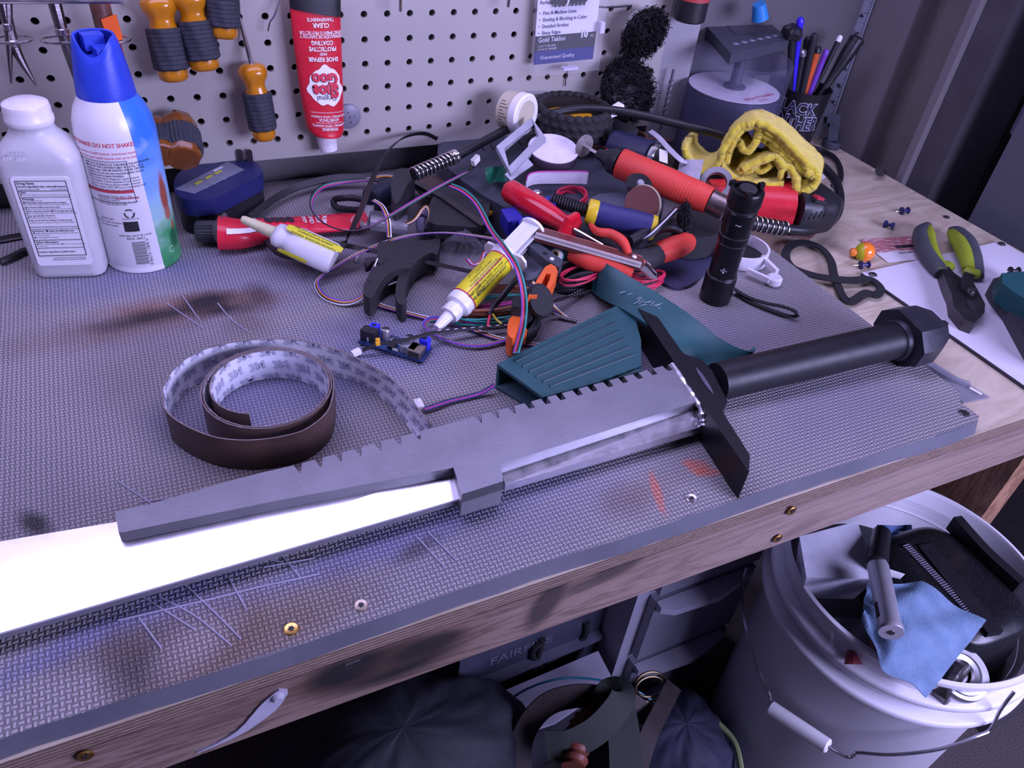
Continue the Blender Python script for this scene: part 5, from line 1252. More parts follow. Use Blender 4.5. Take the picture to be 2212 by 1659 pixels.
# jar lying on its side
jr = thing('cream_jar', 'small cream plastic jar with white lid lying on its side against the pegboard', 'jar', on(1108, 260, .03))
p0, p1 = onY(1100, 238, -.040), onY(1130, 247, -.058); dd = (p1-p0).normalized()
b = B(axis(p0, dd)); b.lathe([(0, -.008), (.016, -.008), (.0215, -.004), (.0225, .004), (.0225, .016), (0, .016)], 36); obj('body', b, mt('cream_jar_plastic', (.58, .53, .38), .45, var=.05), jr)
b = B(axis(p0, dd)); b.lathe([(.0225, .014), (.0240, .015), (.0240, .024), (.022, .0255), (.0165, .0255), (.0160, .0245)], 40); obj('lid_rim', b, WH, jr)
b = B(axis(p0, dd)); b.lathe([(0, .0246), (.0165, .0246), (.0165, .024), (0, .024)], 36); obj('lid_centre', b, MATS['cream_jar_plastic'], jr)
MJ = axis(p0, dd); cj = MJ.inverted() @ CAM; ja = math.atan2(cj.y, cj.x); b = B(MJ)
for k in range(9):
    q = ja + .9 - k*.16; b.strip([(.0227*math.cos(q), .0227*math.sin(q), .001), (.0227*math.cos(q), .0227*math.sin(q), .0125-.003*(k % 3))], .0006, .0002, up=(math.cos(q), math.sin(q), 0))
obj('print_lines', b, BK, jr)
obj('amber_scraper', B().prism(flat(opx([(1156, 212), (1180, 200), (1265, 232), (1290, 262), (1255, 280), (1200, 275), (1185, 240)], .076)), ZM+.070, ZM+.076, bev=.001), mt('amber_plastic', (.85, .40, .015), .35, trans=.2), label='flat amber plastic piece showing inside the braided black bracelet', cat='scraper')
obj('wire_mesh', B().grid(lambda u, v_: onY(1140+u*48, 197+v_*20, -.004), 12, 6), mt('mesh_grey', (.30, .29, .32), .5, alpha=.5), label='scrap of grey metal mesh behind the amber plastic piece', cat='mesh')
# braided bracelet: cobbled ring
bc_ = on(1238, 243, .085); br = []
bw = [on(x, y, .085) for x, y in ((1158, 244), (1240, 298), (1318, 250), (1238, 196))]
ex_ = (bw[2]-bw[0])/2; ey_ = (bw[3]-bw[1])/2; cen = (bw[0]+bw[2])/2*.5 + (bw[1]+bw[3])/2*.5; R_b = ex_.length*.5 + ey_.length*.5 - .004; R_b *= .74
cen = on(1238, 240, .085)
def knots(b, K_, R1, rr, hh, dz, ph):
    for k in range(K_):
        a = 2*math.pi*(k+ph)/K_; c = cen + Vector((R1*math.cos(a), R1*math.sin(a), dz)); M = T(c) @ RZ(a) @ RY(.4)
        b.ball((0, 0, 0), 1, (rr, R1*math.pi/K_*1.25, hh), 10, M)
bracelet = B(); ring = [cen + Vector((R_b*math.cos(2*math.pi*k/60), R_b*math.sin(2*math.pi*k/60), -.008)) for k in range(60)]
bracelet.sweep(ring, [(-.0045, -.014), (.0045, -.014), (.0055, 0), (.0045, .012), (-.0045, .012), (-.0055, 0)], up=(0, 0, 1), closed=True)
knots(bracelet, 26, R_b, .0062, .0045, .005, 0); knots(bracelet, 26, R_b+.001, .0068, .005, -.004, .5); knots(bracelet, 26, R_b+.001, .0068, .0045, -.013, 0); knots(bracelet, 26, R_b, .0062, .0045, -.020, .5)
obj('braided_bracelet', bracelet, mt('black_cord_braid', (.018, .018, .019), .85, bump=.5, bscale=350), label='round black braided cord bracelet lying on top of the pile', cat='bracelet', ang=60)
# grey open frame
fp = [on(1080, 323, .078), on(1150, 264, .088), on(1171, 300, .080), on(1098, 374, .060)]
obj('open_bracket', B().sweep(fp, [(-.0045, -.003), (.0045, -.003), (.0045, .003), (-.0045, .003)], up=(-.3, -.5, .8), closed=True), mt('light_grey_plastic', (.34, .34, .38), .45, bump=.2), label='light grey open plastic frame leaning in front of the bracelet', cat='frame')
obj('plastic_bar', B().strip([on(1096, 385, .056), on(1145, 350, .066)], .010, .003, up=(-.3, -.6, .6)), MATS['light_grey_plastic'], label='second light grey plastic bar below the open frame', cat='bar')
# white sanding foam disc
dc = on(1192, 340, .062); t = thing('foam_sanding_disc', 'round white foam pad with dark edge on top of the pile', 'disc', dc)
Md = axis(dc, (-.05, -.18, 1))
obj('foam_core', B(Md).lathe([(0, 0), (.0285, 0), (.0290, .001), (.0290, .0105), (.0285, .011), (0, .011)], 44), mt('purple_foam', (.07, .045, .075), .8, bump=.5), t)
obj('white_face', B(Md).lathe([(.0, .0108), (.0283, .0108), (.0288, .0118), (.028, .0126), (0, .0130)], 44), mt('white_felt', (.72, .68, .72), .9, bump=.6, bscale=500), t)
t = thing('grey_ribbon_cable', 'folded flat grey ribbon cable with red edge wire on the pile front', 'cable', on(1200, 395, .05))
P = curve([on(1136, 402, .052), on(1141, 390, .058), on(1160, 384, .060), on(1200, 383, .060), on(1245, 383, .060), on(1268, 384, .058), on(1262, 388, .05)], 6)
def vribbon(P, h_, nw, mats, par, nm):
    b = B()
    for i in range(nw):
        b.mat(1 if i == 0 else 0); dz_ = h_*(.5-(i+.5)/nw); q = [p + Vector((0, -.2*dz_*0, dz_)) for p in P]; b.tube(q, h_/nw*.52, 6)
    return obj(nm, b, mats, par, ang=180)
rb_ = vribbon(P, .0150, 10, [CM['s'], CM['m']], t, 'flat_wires')
b = B(fm(on(1205, 377, .0608) + Vector((0, -.0012, 0)), (P[15]-P[9]), (0, 0, 1))); b.text("AWM  2651  30V  105°C  VW-1", .0042, None, .01); obj('print', b, MATS['dark_ink'] if 'dark_ink' in MATS else mt('dark_ink', (.08, .07, .12), .5), rb_, ang=180)
# red handled screwdriver
def tool_axis(p, q): return axis(p, Vector(q)-Vector(p)), (Vector(q)-Vector(p)).length
p0, p1 = on(1094, 408, .062), on(1240, 496, .052); M, L_ = tool_axis(p0, p1)
t = thing('red_screwdriver', 'screwdriver with smooth translucent red handle lying diagonally on the pile', 'screwdriver', p1)
b = B(M); b.lathe([(0, 0), (.0075, 0), (.0105, .0015), (.0118, .006), (.0118, L_*.50), (.0098, L_*.74), (.0092, L_*.80), (.0092, L_*.93), (0, L_*.93)], 36, mod=lambda a, z: 1+.03*math.cos(6*a)); obj('handle', b, mt('red_acetate', (.66, .012, .03), .16, var=.03, trans=.12, coat=.4), t, ang=50)
b = B(M); b.lathe([(0, L_*.90), (.0155, L_*.905), (.0165, L_*.93), (.0165, L_*.965), (.0150, L_*.99), (0, L_*.995)], 6); obj('hex_collar', b, MATS['red_acetate'], t)
p2 = on(1302, 530, .046); obj('shaft', B().cyl(p1, p2, .0026, .0022, 14), M_chr, t)
# blue handle with yellow ends and black spring
p0, p1 = on(1268, 455, .060), on(1416, 494, .052); M, L_ = tool_axis(p0, p1)
t = thing('blue_handled_tool', 'navy tool handle with yellow end rings and black spring neck', 'tool', p1)
b = B(M); b.lathe([(0, .010), (.0118, .010), (.0124, .012), (.0120, L_*.4), (.0132, L_*.6), (.0132, L_-.006), (0, L_-.006)], 32); obj('handle', b, mt('navy_rubber', (.028, .028, .13), .55), t)
M_ylp = mt('yellow_plastic', (.70, .52, .02), .4)
b = B(M); b.lathe([(0, 0), (.0118, 0), (.0128, .002), (.0128, .009), (.0118, .011), (0, .011)], 32); obj('yellow_ring', b, M_ylp, t)
b = B(M); b.lathe([(0, L_-.007), (.0132, L_-.007), (.0128, L_-.001), (.010, L_), (0, L_+.0005)], 32); obj('yellow_end', b, M_ylp, t)
q0 = on(1192, 430, .060); Mq, Lq = tool_axis(q0, p0); spring(Mq, Lq, .0062, 13, .0011, m_=M_blk, par=t); obj('neck', B().cyl(q0, p0, .0045, None, 12), M_blkm, t)
# blue electronics boxes
def blk(nm, pts, h0, h1, m_, label=None, cat=None, parent=None, bev=.001, rnd_=0, group=None):
    P = opx(pts, h1); P = curve(P, rnd_, True) if rnd_ else P
    return obj(nm, B().prism(flat(P), ZM+h0, ZM+h1, bev=bev), m_, parent, label, cat, group)
blk('servo_motor', [(1082, 452), (1112, 447), (1130, 470), (1098, 480)], .036, .052, mt('deep_blue', (.03, .03, .30), .4), 'small bright blue servo block left of the red handle end', 'servo')
blk('servo_motor', [(1118, 472), (1156, 462), (1160, 488), (1126, 498)], .036, .050, mt('deep_blue', (.03, .03, .30), .4), 'second blue servo block right beside the white syringe plunger', 'servo')
t = thing('blue_joystick', 'blue block with chrome dome above the red screwdriver handle', 'switch', on(1180, 430, .05))
blk('block', [(1172, 428), (1204, 418), (1212, 436), (1182, 448)], .044, .060, mt('deep_blue', (.03, .03, .30), .4), parent=t); obj('dome', B().ball(on(1160, 420, .058), .006, (1, 1, .8)), M_chr, t)
obj('green_film', B().grid(lambda u, v_: on(1046+44*u+6*v_, 362+34*v_-4*u, .052+.008*math.sin(5*u+3*v_)), 10, 8, thick=.0006), mt('green_film', (.015, .15, .085), .25, alpha=.8), label='crumpled dark green plastic film between clamp and grey frame', cat='film')
# pliers with red grips
def grip(pts, r, sc, m_, nm, par, n=7): P = curve([on(*p) for p in pts], n); k = [sc[min(len(sc)-1, int(i/(len(P)-1)*(len(sc)-1)))]*(1-(i/(len(P)-1)*(len(sc)-1)) % 1) + sc[min(len(sc)-1, int(i/(len(P)-1)*(len(sc)-1))+1)]*((i/(len(P)-1)*(len(sc)-1)) % 1) for i in range(len(P))]; return obj(nm, B().tube(P, r, 14, scale=k), m_, par, ang=60)
t = thing('red_grip_pliers', 'pliers with curved red and black grips beside the blue handle', 'pliers', on(1320, 520, .02))
grip([(1276, 486, .054), (1290, 500, .055), (1320, 506, .056), (1345, 522, .054), (1358, 548, .046)], .0052, [.5, .8, 1, 1, .7], M_orr, 'red_grip', t); grip([(1284, 504, .048), (1320, 520, .048), (1345, 540, .044), (1358, 556, .040)], .0085, [.8, 1, 1, .7], M_blkm, 'black_grip', t)
grip([(1234, 548, .036), (1270, 562, .036), (1320, 574, .034), (1365, 592, .030)], .0095, [.8, 1, 1, .8], M_orr, 'red_grip', t)
t = thing('flush_cutters', 'cutters with thick orange-red grip end pointing right by the flashlight', 'pliers', on(1440, 545, .01))
grip([(1412, 548, .030), (1430, 544, .032), (1460, 534, .034), (1482, 524, .034), (1491, 516, .034)], .0118, [.75, 1.0, 1.05, .95, .5], M_orr, 'red_grip', t); grip([(1352, 560, .034), (1385, 562, .030), (1420, 550, .030)], .0125, [.8, 1, .9], M_blkm, 'black_grip', t)
grip([(1360, 520, .050), (1400, 500, .052), (1440, 490, .050), (1472, 500, .046)], .0060, [.8, 1, 1, .5], M_blk, 'black_lever', t)
# toothed bar
t = thing('toothed_bar', 'long brown bar with fine pale teeth along its edge and chrome tip', 'file', on(1280, 560, .03))
q0, q1 = on(1158, 505, .052), on(1384, 570, .040); M = frame(q0, q1-q0); L_ = (q1-q0).length
obj('bar', B(M).box((L_/2, 0, 0), (L_, .0150, .0080), bev=.001), mt('brown_translucent', (.12, .035, .03), .3, coat=.3), t)
b = B(M); b.box((L_/2, -.0085, .0015), (L_, .0018, .002))
for k in range(95): b.box((L_*(k+.5)/95, -.0080, .0045), (L_/95*.55, .0045, .0014))
obj('teeth', b, mt('pale_teeth', (.66, .60, .58), .4), t)
b = B(M); b.strip([(0, .0075, .0042), (L_, .0075, .0042)], .0008, .0006); obj('top_edge', b, mt('pale_red_line', (.45, .14, .12), .4), t)
q2 = on(1419, 602, .020); obj('chrome_tip', B(axis(q1, q2-q1)).lathe([(0, 0), (.0055, 0), (.0055, (q2-q1).length*.7), (.0012, (q2-q1).length), (0, (q2-q1).length)], 18), M_chr, t)
obj('end_rivet', B(M).ball((L_-.008, .002, .0045), .0025, (1, 1, .5)), WH, t)
# orange mini clamp
M_or = mt('orange_nylon', (.80, .13, .02), .42, var=.04, bump=.15)
t = thing('orange_spring_clamp', 'orange and black spring clamp with round hub and slotted arms', 'clamp', on(1150, 660))
P = opx([(1141, 640), (1150, 622), (1165, 596), (1178, 576), (1190, 570), (1201, 576), (1205, 587), (1198, 606), (1181, 636), (1175, 630), (1188, 602), (1190, 592), (1180, 590), (1172, 606), (1160, 640)], .046)
obj('upper_arm', B().prism(flat(P), ZM+.032, ZM+.046, bev=.001), M_or, t)
P = curve(opx([(1096, 712), (1100, 690), (1116, 674), (1126, 672), (1124, 690), (1112, 728), (1100, 726)], .024), 3, True); obj('lower_arm', B().prism(flat(P), ZM+.004, ZM+.024, bev=.002), M_or, t)
P = curve(opx([(1148, 680), (1153, 672), (1158, 680), (1146, 705), (1128, 728), (1126, 720), (1140, 702)], .020), 3, True); obj('lower_lever', B().prism(flat(P), ZM+.010, ZM+.020, bev=.001), M_or, t)
hc = on(1164, 652, .035); obj('hub', B(axis(hc, (-.2, -.75, .65))).lathe([(0, -.012), (.0125, -.012), (.0140, -.008), (.0120, 0), (.0140, .006), (.0120, .011), (0, .011)], 30, sx=.85, sy=1.15), M_blkm, t)
blk('black_arm', [(1106, 650), (1112, 638), (1148, 640), (1158, 655), (1150, 668), (1108, 662)], .018, .034, M_blkm, parent=t)
blk('black_arm', [(1130, 690), (1150, 672), (1172, 680), (1160, 705), (1140, 716)], .008, .020, M_blkm, parent=t)
# dark strip with a white screw
t = thing('black_bracket', 'dark slotted plastic strip with a pale screw above the orange clamp', 'bracket', on(1175, 555, .02))
blk('strip', [(1132, 522), (1146, 512), (1216, 562), (1208, 578), (1180, 562)], .036, .046, M_slate, parent=t)
p = on(1192, 560, .046); obj('screw', B().cyl(p, p+Vector((0, 0, .001)), .0022, None, 12), WH, t)
p = on(1178, 548, .046); obj('screw', B().cyl(p, p+Vector((0, 0, .001)), .0022, None, 12), M_blk, t)
obj('grey_pad', B().prism(flat(curve(opx([(1128, 570), (1150, 558), (1168, 566), (1166, 582), (1145, 590), (1128, 586)], .022), 3, True)), ZM+.014, ZM+.022, bev=.001), mt('grey_pad', (.12, .125, .16), .6), label='rounded dark grey pad under the slotted strip', cat='pad')
# wire coils
def coil(name, px, py, h, rx, ry, turns, wr, m_, label, seed, ang=0.0, dz=.0016, jit=.1, group=None, parent=None, cat='wire'):
    rnd = random.Random(seed); c = on(px, py, h); b = B(); pts = []; n_ = int(turns*20); js = [(rnd.uniform(1-jit, 1+jit), rnd.uniform(1-jit, 1+jit), rnd.uniform(-.002, .002)) for _ in range(int(turns)+2)]
    for k in range(n_+1):
        t_ = k/20; i = int(t_); q = t_-i; J = [js[i][m]*(1-q)+js[i+1][m]*q for m in range(3)]; a = 2*math.pi*t_
        x, y = rx*J[0]*math.cos(a), ry*J[1]*math.sin(a); pts.append(c + Vector((x*math.cos(ang)-y*math.sin(ang), x*math.sin(ang)+y*math.cos(ang), (t_-turns/2)*dz + J[2] + .002*math.sin(a*1.3))))
    b.tube(pts, wr, 7); return obj(name, b, m_, parent, label, cat, group, ang=180)
coil('wire_coil', 1256, 592, .014, .036, .015, 11, .0013, M_cab, 'coil of glossy black wire below the toothed bar', 1, .25)
coil('wire_coil', 1262, 588, .024, .030, .012, 3, .0010, CM['r'], 'thin red wire looped over the coil of black wire', 2, .25)
coil('wire_coil', 1395, 605, .012, .022, .010, 6, .0010, CM['r'], 'red wires bundled at the chrome tip of the toothed bar', 3, .1)
coil('wire_coil', 1070, 650, .012, .044, .022, 5, .0017, CM['n'], 'brown cable coiled under the yellow syringe', 4, -.1, group=None)
coil('wire_coil', 1075, 668, .007, .048, .020, 3, .0012, CM['g'], 'green wire loop lying under the brown coiled cable', 5, -.05)
coil('wire_coil', 1090, 676, .005, .046, .016, 3, .0012, CM['m'], 'magenta wire loop lowest under the brown cable coil', 6, -.05)
coil('wire_coil', 1330, 300, .050, .050, .028, 2, .0012, CM['n'], 'thin dark red wire loops behind the orange-red handpiece', 7, .1)
coil('wire_coil', 1235, 425, .045, .022, .016, 5, .0013, CM['r'], 'red wire bunch curled beside the black spring neck', 8, .8)
obj('stripped_cable', B().tube(W([(1120, 598, .040), (1105, 615, .036), (1085, 640, .028), (1068, 660, .020), (1058, 680, .014)], 6), .0030, 10), M_cab, label='short thick black cable end with heat-shrink by the brown coil', cat='cable')
obj('lead_wire', B().tube(W([(1062, 672, .017), (1056, 690, .012), (1054, 706, .010)], 5), .0014, 8), CM['r'], label='short red lead sticking out of the black cable end', cat='wire')
obj('lead_wire', B().tube(W([(1064, 678, .016), (1072, 690, .012), (1084, 700, .010)], 5), .0011, 8), CM['y'], label='short yellow lead sticking out of the black cable end', cat='wire')
ribbon('ribbon_cable', [(1010, 560, .024), (1022, 572, .028), (1040, 566, .030), (1048, 548, .030), (1060, 536, .032)], 'rwbr', .0013, 'red white blue wires bunched inside the clear bag behind the syringe', group=G_RC)
ribbon('ribbon_cable', [(1186, 550, .030), (1200, 540, .036), (1212, 548, .036), (1206, 566, .030)], 'gwwwy', .0013, 'pale grey green ribbon cable bit beside the slotted strip', group=G_RC)
ribbon('ribbon_cable', [(1385, 520, .048), (1405, 508, .054), (1425, 490, .060), (1445, 470, .062), (1462, 452, .064)], 'kskk', .0016, 'black ribbon cable with bright lines crossing the yellow end of the blue handle', group=G_RC, twist=[0, 20, 30])
ribbon('ribbon_cable', [(1290, 340, .060), (1320, 318, .064), (1360, 306, .066), (1410, 300, .064), (1450, 305, .060)], 'krkk', .0013, 'dark wires arching behind the cutting disc', group=G_RC)
def dotted_cord(pts, label, r=.0017, nm='dotted_cord'):
    P = W(pts, 10); b = B(); b.tube(P, r, 8); b.mat(1); L_ = len(P)
    for i in range(1, L_-1):
        for s_ in (0, 1):
            tg = (P[i+1]-P[i-1]).normalized(); vw = (CAM-P[i]).normalized(); sd2 = tg.cross(vw).normalized(); b.ball(P[i]+vw*r*.85+sd2*r*.45*(1 if (i+s_) % 2 else -1)*1+tg*(.5*s_*(P[i+1]-P[i]).length), r*.42, n=6)
    return obj(nm, b, [M_cab, WH], None, label, 'cord', ang=60)
dotted_cord([(1188, 652, .030), (1200, 650, .022), (1225, 642, .012), (1255, 628, .008), (1282, 612, .006)], 'black cord with white dots running from the orange clamp hub to the green housing')
dotted_cord([(1186, 674, .012), (1200, 680, .005), (1222, 687, .003), (1246, 692, .003)], 'short black and white dotted cord lying below the orange clamp hub')
dotted_cord([(1390, 563, .040), (1404, 575, .034), (1411, 592, .022), (1409, 608, .010), (1407, 622, .004)], 'dotted cord hanging at the chrome tip of the toothed bar')
dotted_cord([(1148, 645, .036), (1146, 655, .032), (1150, 664, .028), (1160, 670, .024)], 'dotted cord wrapped round the hub of the orange clamp')
# crumpled clear bags
M_bag = mt('clear_bag', (.75, .74, .82), .06, var=0, alpha=.10, bump=1.0, bscale=45, spec=1.0)
def bag(pts, h, label, seed):
    rnd = random.Random(seed); P = opx(pts, 0); c = sum(P, Vector())/len(P); b = B(); C_ = curve(P, 4, True); n_ = len(C_)
    def f(u, v_):
        p = C_[int(round(u*n_)) % n_]; q = c*(1-v_) + p*v_; z = h*(1-v_**2.2)*(1+.45*math.sin(9*u*2*math.pi+3*v_)*v_*.6+.3*math.sin(17*u*6.28+5)) ; return Vector((q.x, q.y, ZM+.001+max(0, z)))
    b.grid(f, n_, 12, cu=True); return obj('clear_bag', b, M_bag, None, label, 'bag', ang=50)
bag([(930, 548), (975, 515), (1030, 520), (1060, 545), (1050, 590), (1000, 612), (960, 600)], .026, 'crumpled clear plastic bag between trigger clamp and syringe', 1)
bag([(975, 610), (1010, 585), (1050, 590), (1060, 630), (1010, 640), (985, 650)], .014, 'small clear plastic bag corner left of the yellow syringe', 2)
obj('amber_connector', B().box(on(966, 563, .026), (.005, .004, .004), RZ(.4), bev=.0006), MATS['amber_tag'], label='tiny amber connector inside the clear plastic bag', cat='connector')
obj('grey_sleeve', B().tube(W([(912, 470, .022), (925, 460, .024), (938, 475, .022), (930, 498, .016), (912, 498, .014)], 5, True), .006, 10), mt('grey_sleeve', (.13, .13, .20), .35), label='smooth grey-blue rubber piece behind the trigger clamp', cat='sleeve')
obj('foil_wrapper', B().grid(lambda u, v_: on(800+80*u, 455+40*v_+12*u, .020+.010*math.sin(3.1*v_)), 8, 8, thick=.001), mt('silver_wrapper', (.55, .54, .60), .25, .7, bump=.8, bscale=70), label='crinkled silver wrapper between the red tube end and the clamp', cat='wrapper')

# ---- handpiece with cutting disc ----
hp = thing('rotary_handpiece', 'orange-red rotary handpiece with cutting disc lying across the back of the pile', 'rotary tool', on(1440, 400, .03))
p0, p1 = on(1338, 352, .078), on(1532, 433, .066); M, L_ = tool_axis(p0, p1)
obj('red_sleeve', B(M).lathe([(0, 0), (.0155, 0), (.0165, .002), (.0160, L_*.5), (.0150, L_*.9), (.0140, L_), (0, L_)], 36), M_orr, hp)
b = B(M)
for k in range(14):
    z = L_*(.42+.032*k); b.lathe([(.0160-.0005*k/8, z), (.0163-.0005*k/8, z+.0008), (.0160-.0005*k/8, z+.0016)], 30)
obj('grip_rings', b, M_orr, hp)
q = on(1290, 331, .080); M2, L2 = tool_axis(q, p0)
obj('black_nose', B(M2).lathe([(0, 0), (.0040, 0), (.0062, .003), (.0070, L2*.30), (.0105, L2*.45), (.0115, L2*.55), (.0145, L2*.70), (.0150, L2), (0, L2)], 28), M_blk, hp)
q3 = on(1262, 315, .080); obj('mandrel', B().cyl(q3, q, .0018, .0022, 12), M_chr, hp)
dm = (q-q3).normalized(); obj('cutting_disc', B(axis(q3, dm)).lathe([(0, -.0005), (.0128, -.0005), (.0128, .0005), (0, .0005)], 36), mt('grey_abrasive', (.35, .31, .30), .5, .5, var=.2, nscale=300), hp)
obj('disc_screw', B(axis(q3-dm*.0005, -dm)).lathe([(.0032, 0), (.0030, .0014), (0, .0018)], 16), M_chr, hp)
q4 = on(1570, 452, .062); M4, L4 = tool_axis(p1, q4); prof = []
for k in range(14): prof += [(.0125, L4*k/14), (.0135, L4*(k+.3)/14), (.0125, L4*(k+.6)/14)]
obj('ribbed_metal_neck', B(M4).lathe([(0, 0)] + prof + [(0, L4)], 30), mt('ribbed_steel', (.42, .36, .34), .3, .95), hp)
# ---- corded tool body, red and black ----
ct = thing('corded_power_tool', 'fat red and black corded tool body lying under the yellow towel', 'power tool', on(1700, 480))
def body(c, sec, m_, nm, par, n=6):
    C_ = curve([Vector(p) for p in c], n); ks = []
    for i in range(len(C_)):
        f = i/(len(C_)-1)*(len(sec)-1); j = min(int(f), len(sec)-2); q = f-j; ks.append((sec[j][0]*(1-q)+sec[j+1][0]*q, sec[j][1]*(1-q)+sec[j+1][1]*q))
    S2 = [(math.copysign(abs(math.cos(a))**.75, math.cos(a)), math.copysign(abs(math.sin(a))**.75, math.sin(a))) for a in [2*math.pi*k/32 for k in range(32)]]
    return obj(nm, B().sweep(C_, S2, up=(0, 0, 1), scale=ks), m_, par, ang=50)
R0_, R1_ = on(1525, 430, .026), on(1700, 446, .028)
body([R0_, R0_*.5+R1_*.5, R1_], [(.020, .022), (.030, .026), (.036, .029)], M_red, 'red_housing', ct)
K1 = on(1770, 448, .026); K2 = on(1806, 446, .024)
body([R1_ - (K1-R1_).normalized()*.001, R1_*.5+K1*.5, K1, K2], [(.0362, .0292), (.038, .029), (.032, .026), (.010, .012)], M_blk, 'black_housing', ct, 8)
sp_ = on(1768, 428, .052); Msw = T(sp_) @ RZ(-.1) @ RY(.25); obj('red_switch', B(Msw).box((0, 0, 0), (.011, .0085, .004), bev=.001), mt('switch_red', (.5, .03, .06), .35), ct); obj('switch_bezel', B(Msw).box((.0015, 0, -.002), (.018, .0125, .003), bev=.001), M_blkm, ct)
b = B()
for k in range(5): b.strip([on(1736+k*11, 474-k*2, .044), on(1742+k*11, 464-k*2, .047)], .0016, .004)
obj('vent', b, M_dark, ct)
obj('foot', B().box(on(1797, 486, .008), (.012, .010, .012), RZ(.3), bev=.002), M_blk, ct)
q5, q6 = on(1612, 480, .030), on(1696, 494, .022); M5, L5 = tool_axis(q5, q6); spring(M5, L5, .0088, 7.5, .0009, 'cord_spring', par=ct); obj('cord_core', B().cyl(q5, q6, .0080, None, 16), M_cab, ct)
obj('power_cord', B().tube(W([(1696, 494, .020), (1740, 497, .016), (1780, 488, .014), (1806, 466, .014), (1814, 430, .018), (1806, 395, .022), (1785, 368, .026), (1760, 350, .03)], 8), .0058, 12), M_cab, ct)
obj('power_cord', B().tube(W([(1800, 400, -.004), (1815, 388, -.006), (1813, 360, -.006), (1800, 340, -.006), (1775, 326, -.006), (1745, 318, -.004)], 8), .0042, 12), M_cab, ct)
obj('steel_collar', B(axis(on(1546, 398, .056), (-.5, -.6, .6))).lathe([(.012, -.004), (.0185, -.004), (.0195, 0), (.0185, .006), (.012, .007), (.0115, 0), (.012, -.004)], 36), mt('dull_grey_metal', (.20, .20, .21), .5, .6, bump=.4), label='dull grey metal collar ring between handpiece and red housing', cat='ring')
obj('white_oval', B().prism(flat(curve(opx([(1766, 352), (1782, 356), (1790, 370), (1784, 382), (1770, 380)], -.008), 3, True)), ZW, ZM-.008), WH, label='white plastic disc on the plywood behind the yellow towel', cat='disc')
obj('brown_paper', B().prism(flat(opx([(1660, 495), (1760, 492), (1762, 506), (1750, 515), (1690, 503)], -.009)), ZW, ZM-.009), mt('brown_paper', (.17, .09, .07), .8), label='small brown paper strip sticking out below the black tool', cat='paper')
# sanding discs on a mandrel, wire wheel
t = thing('sanding_disc_stack', 'stack of small brown sanding discs standing beside the blue handle', 'sanding discs', on(1385, 450, .04))
dC = on(1387, 442, .066); dn_ = Vector((-.15, -.80, .45)); obj('abrasive_face', B(axis(dC, dn_)).lathe([(0, 0), (.0195, 0), (.0195, .0008), (0, .0010)], 40), mt('brown_abrasive', (.13, .045, .04), .9, var=.15, nscale=500, bump=.6, bscale=600), t)
b = B(axis(dC - dn_.normalized()*.004 + Vector((.0022, 0, 0)), dn_)); b.lathe([(0, 0), (.0198, 0), (.0203, .0012), (.0198, .0022), (.0203, .0032), (0, .0036)], 40); obj('backing_discs', b, mt('tan_backing', (.48, .42, .30), .7), t)
t = thing('plastic_washer', 'black plastic washer with a domed pale rivet above the sanding discs', 'knob', on(1380, 400, .05))
kc = on(1378, 402, .078); obj('washer', B(axis(kc, (.1, -.6, .7))).lathe([(0, 0), (.0125, 0), (.0135, .002), (.0120, .005), (0, .0055)], 28, sx=1.25), M_blk, t); obj('rivet', B(axis(kc + Vector((0, -.003, .0045)), (.1, -.6, .7))).lathe([(.0042, 0), (.0036, .002), (0, .003)], 18), MATS['light_grey_plastic'], t)
cup_brush(on(1470, 470, .052), (.5, -.7, .35), .0125, .008, 'small wire wheel brush on a mandrel left of the flashlight', 9)
blk('black_gear_case', [(1462, 462), (1500, 450), (1556, 468), (1562, 500), (1505, 515), (1460, 500)], .006, .032, M_blkm, 'black tool head lying behind the flashlight', 'tool head', rnd_=2, bev=.004)
# dark batteries with label, cable tie, paper
t = thing('battery_pack', 'dark cylinder with chrome band and white red label behind the red handpiece', 'battery', on(1400, 330, .05))
p0, p1 = on(1318, 312, .062), on(1408, 338, .064); M, L_ = tool_axis(p0, p1); obj('dark_body', B(M).lathe([(0, 0), (.017, .002), (.018, .006), (.018, L_-.003), (0, L_)], 32), mt('deep_navy', (.020, .022, .055), .4), t)
p2 = on(1440, 350, .064); M, L_ = tool_axis(p1, p2); obj('chrome_band', B(M).lathe([(0, 0), (.0155, 0), (.0160, .002), (.0160, .009), (.0150, .010), (0, .010)], 32), M_chr, t); obj('ribbed_end', B(M).lathe([(0, .009), (.0165, .010), (.0150, .013), (.0165, .016), (.0150, .019), (.0165, .022), (0, L_)], 32), M_blk, t)
b = B(); b.grid(lambda u, v_: on(1424+18*u, 322+26*v_+6*u, .083-.004*v_), 3, 3, thick=.0006); lb2 = obj('white_tag', b, WH, t)
obj('cable_tie', B().strip(W([(1405, 283, .085), (1424, 298, .088), (1446, 322, .088), (1470, 345, .086), (1484, 352, .084)], 6), .0055, .0010, up=(-.5, .2, .8)), mt('grey_white_plastic', (.50, .50, .56), .4), label='pale cable tie sticking up behind the yellow towel wing', cat='cable tie')
b = B(); b.grid(lambda u, v_: on(1470+50*u-10*v_, 345+45*v_, .076+.006*math.sin(4*u)), 6, 6, thick=.0005); obj('plastic_wrapper', b, mt('foggy_wrapper', (.42, .40, .48), .35, alpha=.75), label='crumpled foggy wrapper left below the yellow towel', cat='wrapper')
blk('teal_tool_end', [(1300, 260), (1345, 255), (1380, 280), (1360, 300), (1310, 300)], .02, .055, mt('black_blue_plastic', (.015, .018, .045), .4), 'dark blue-black plastic body right of the bracelet', 'tool body', rnd_=2, bev=.004)
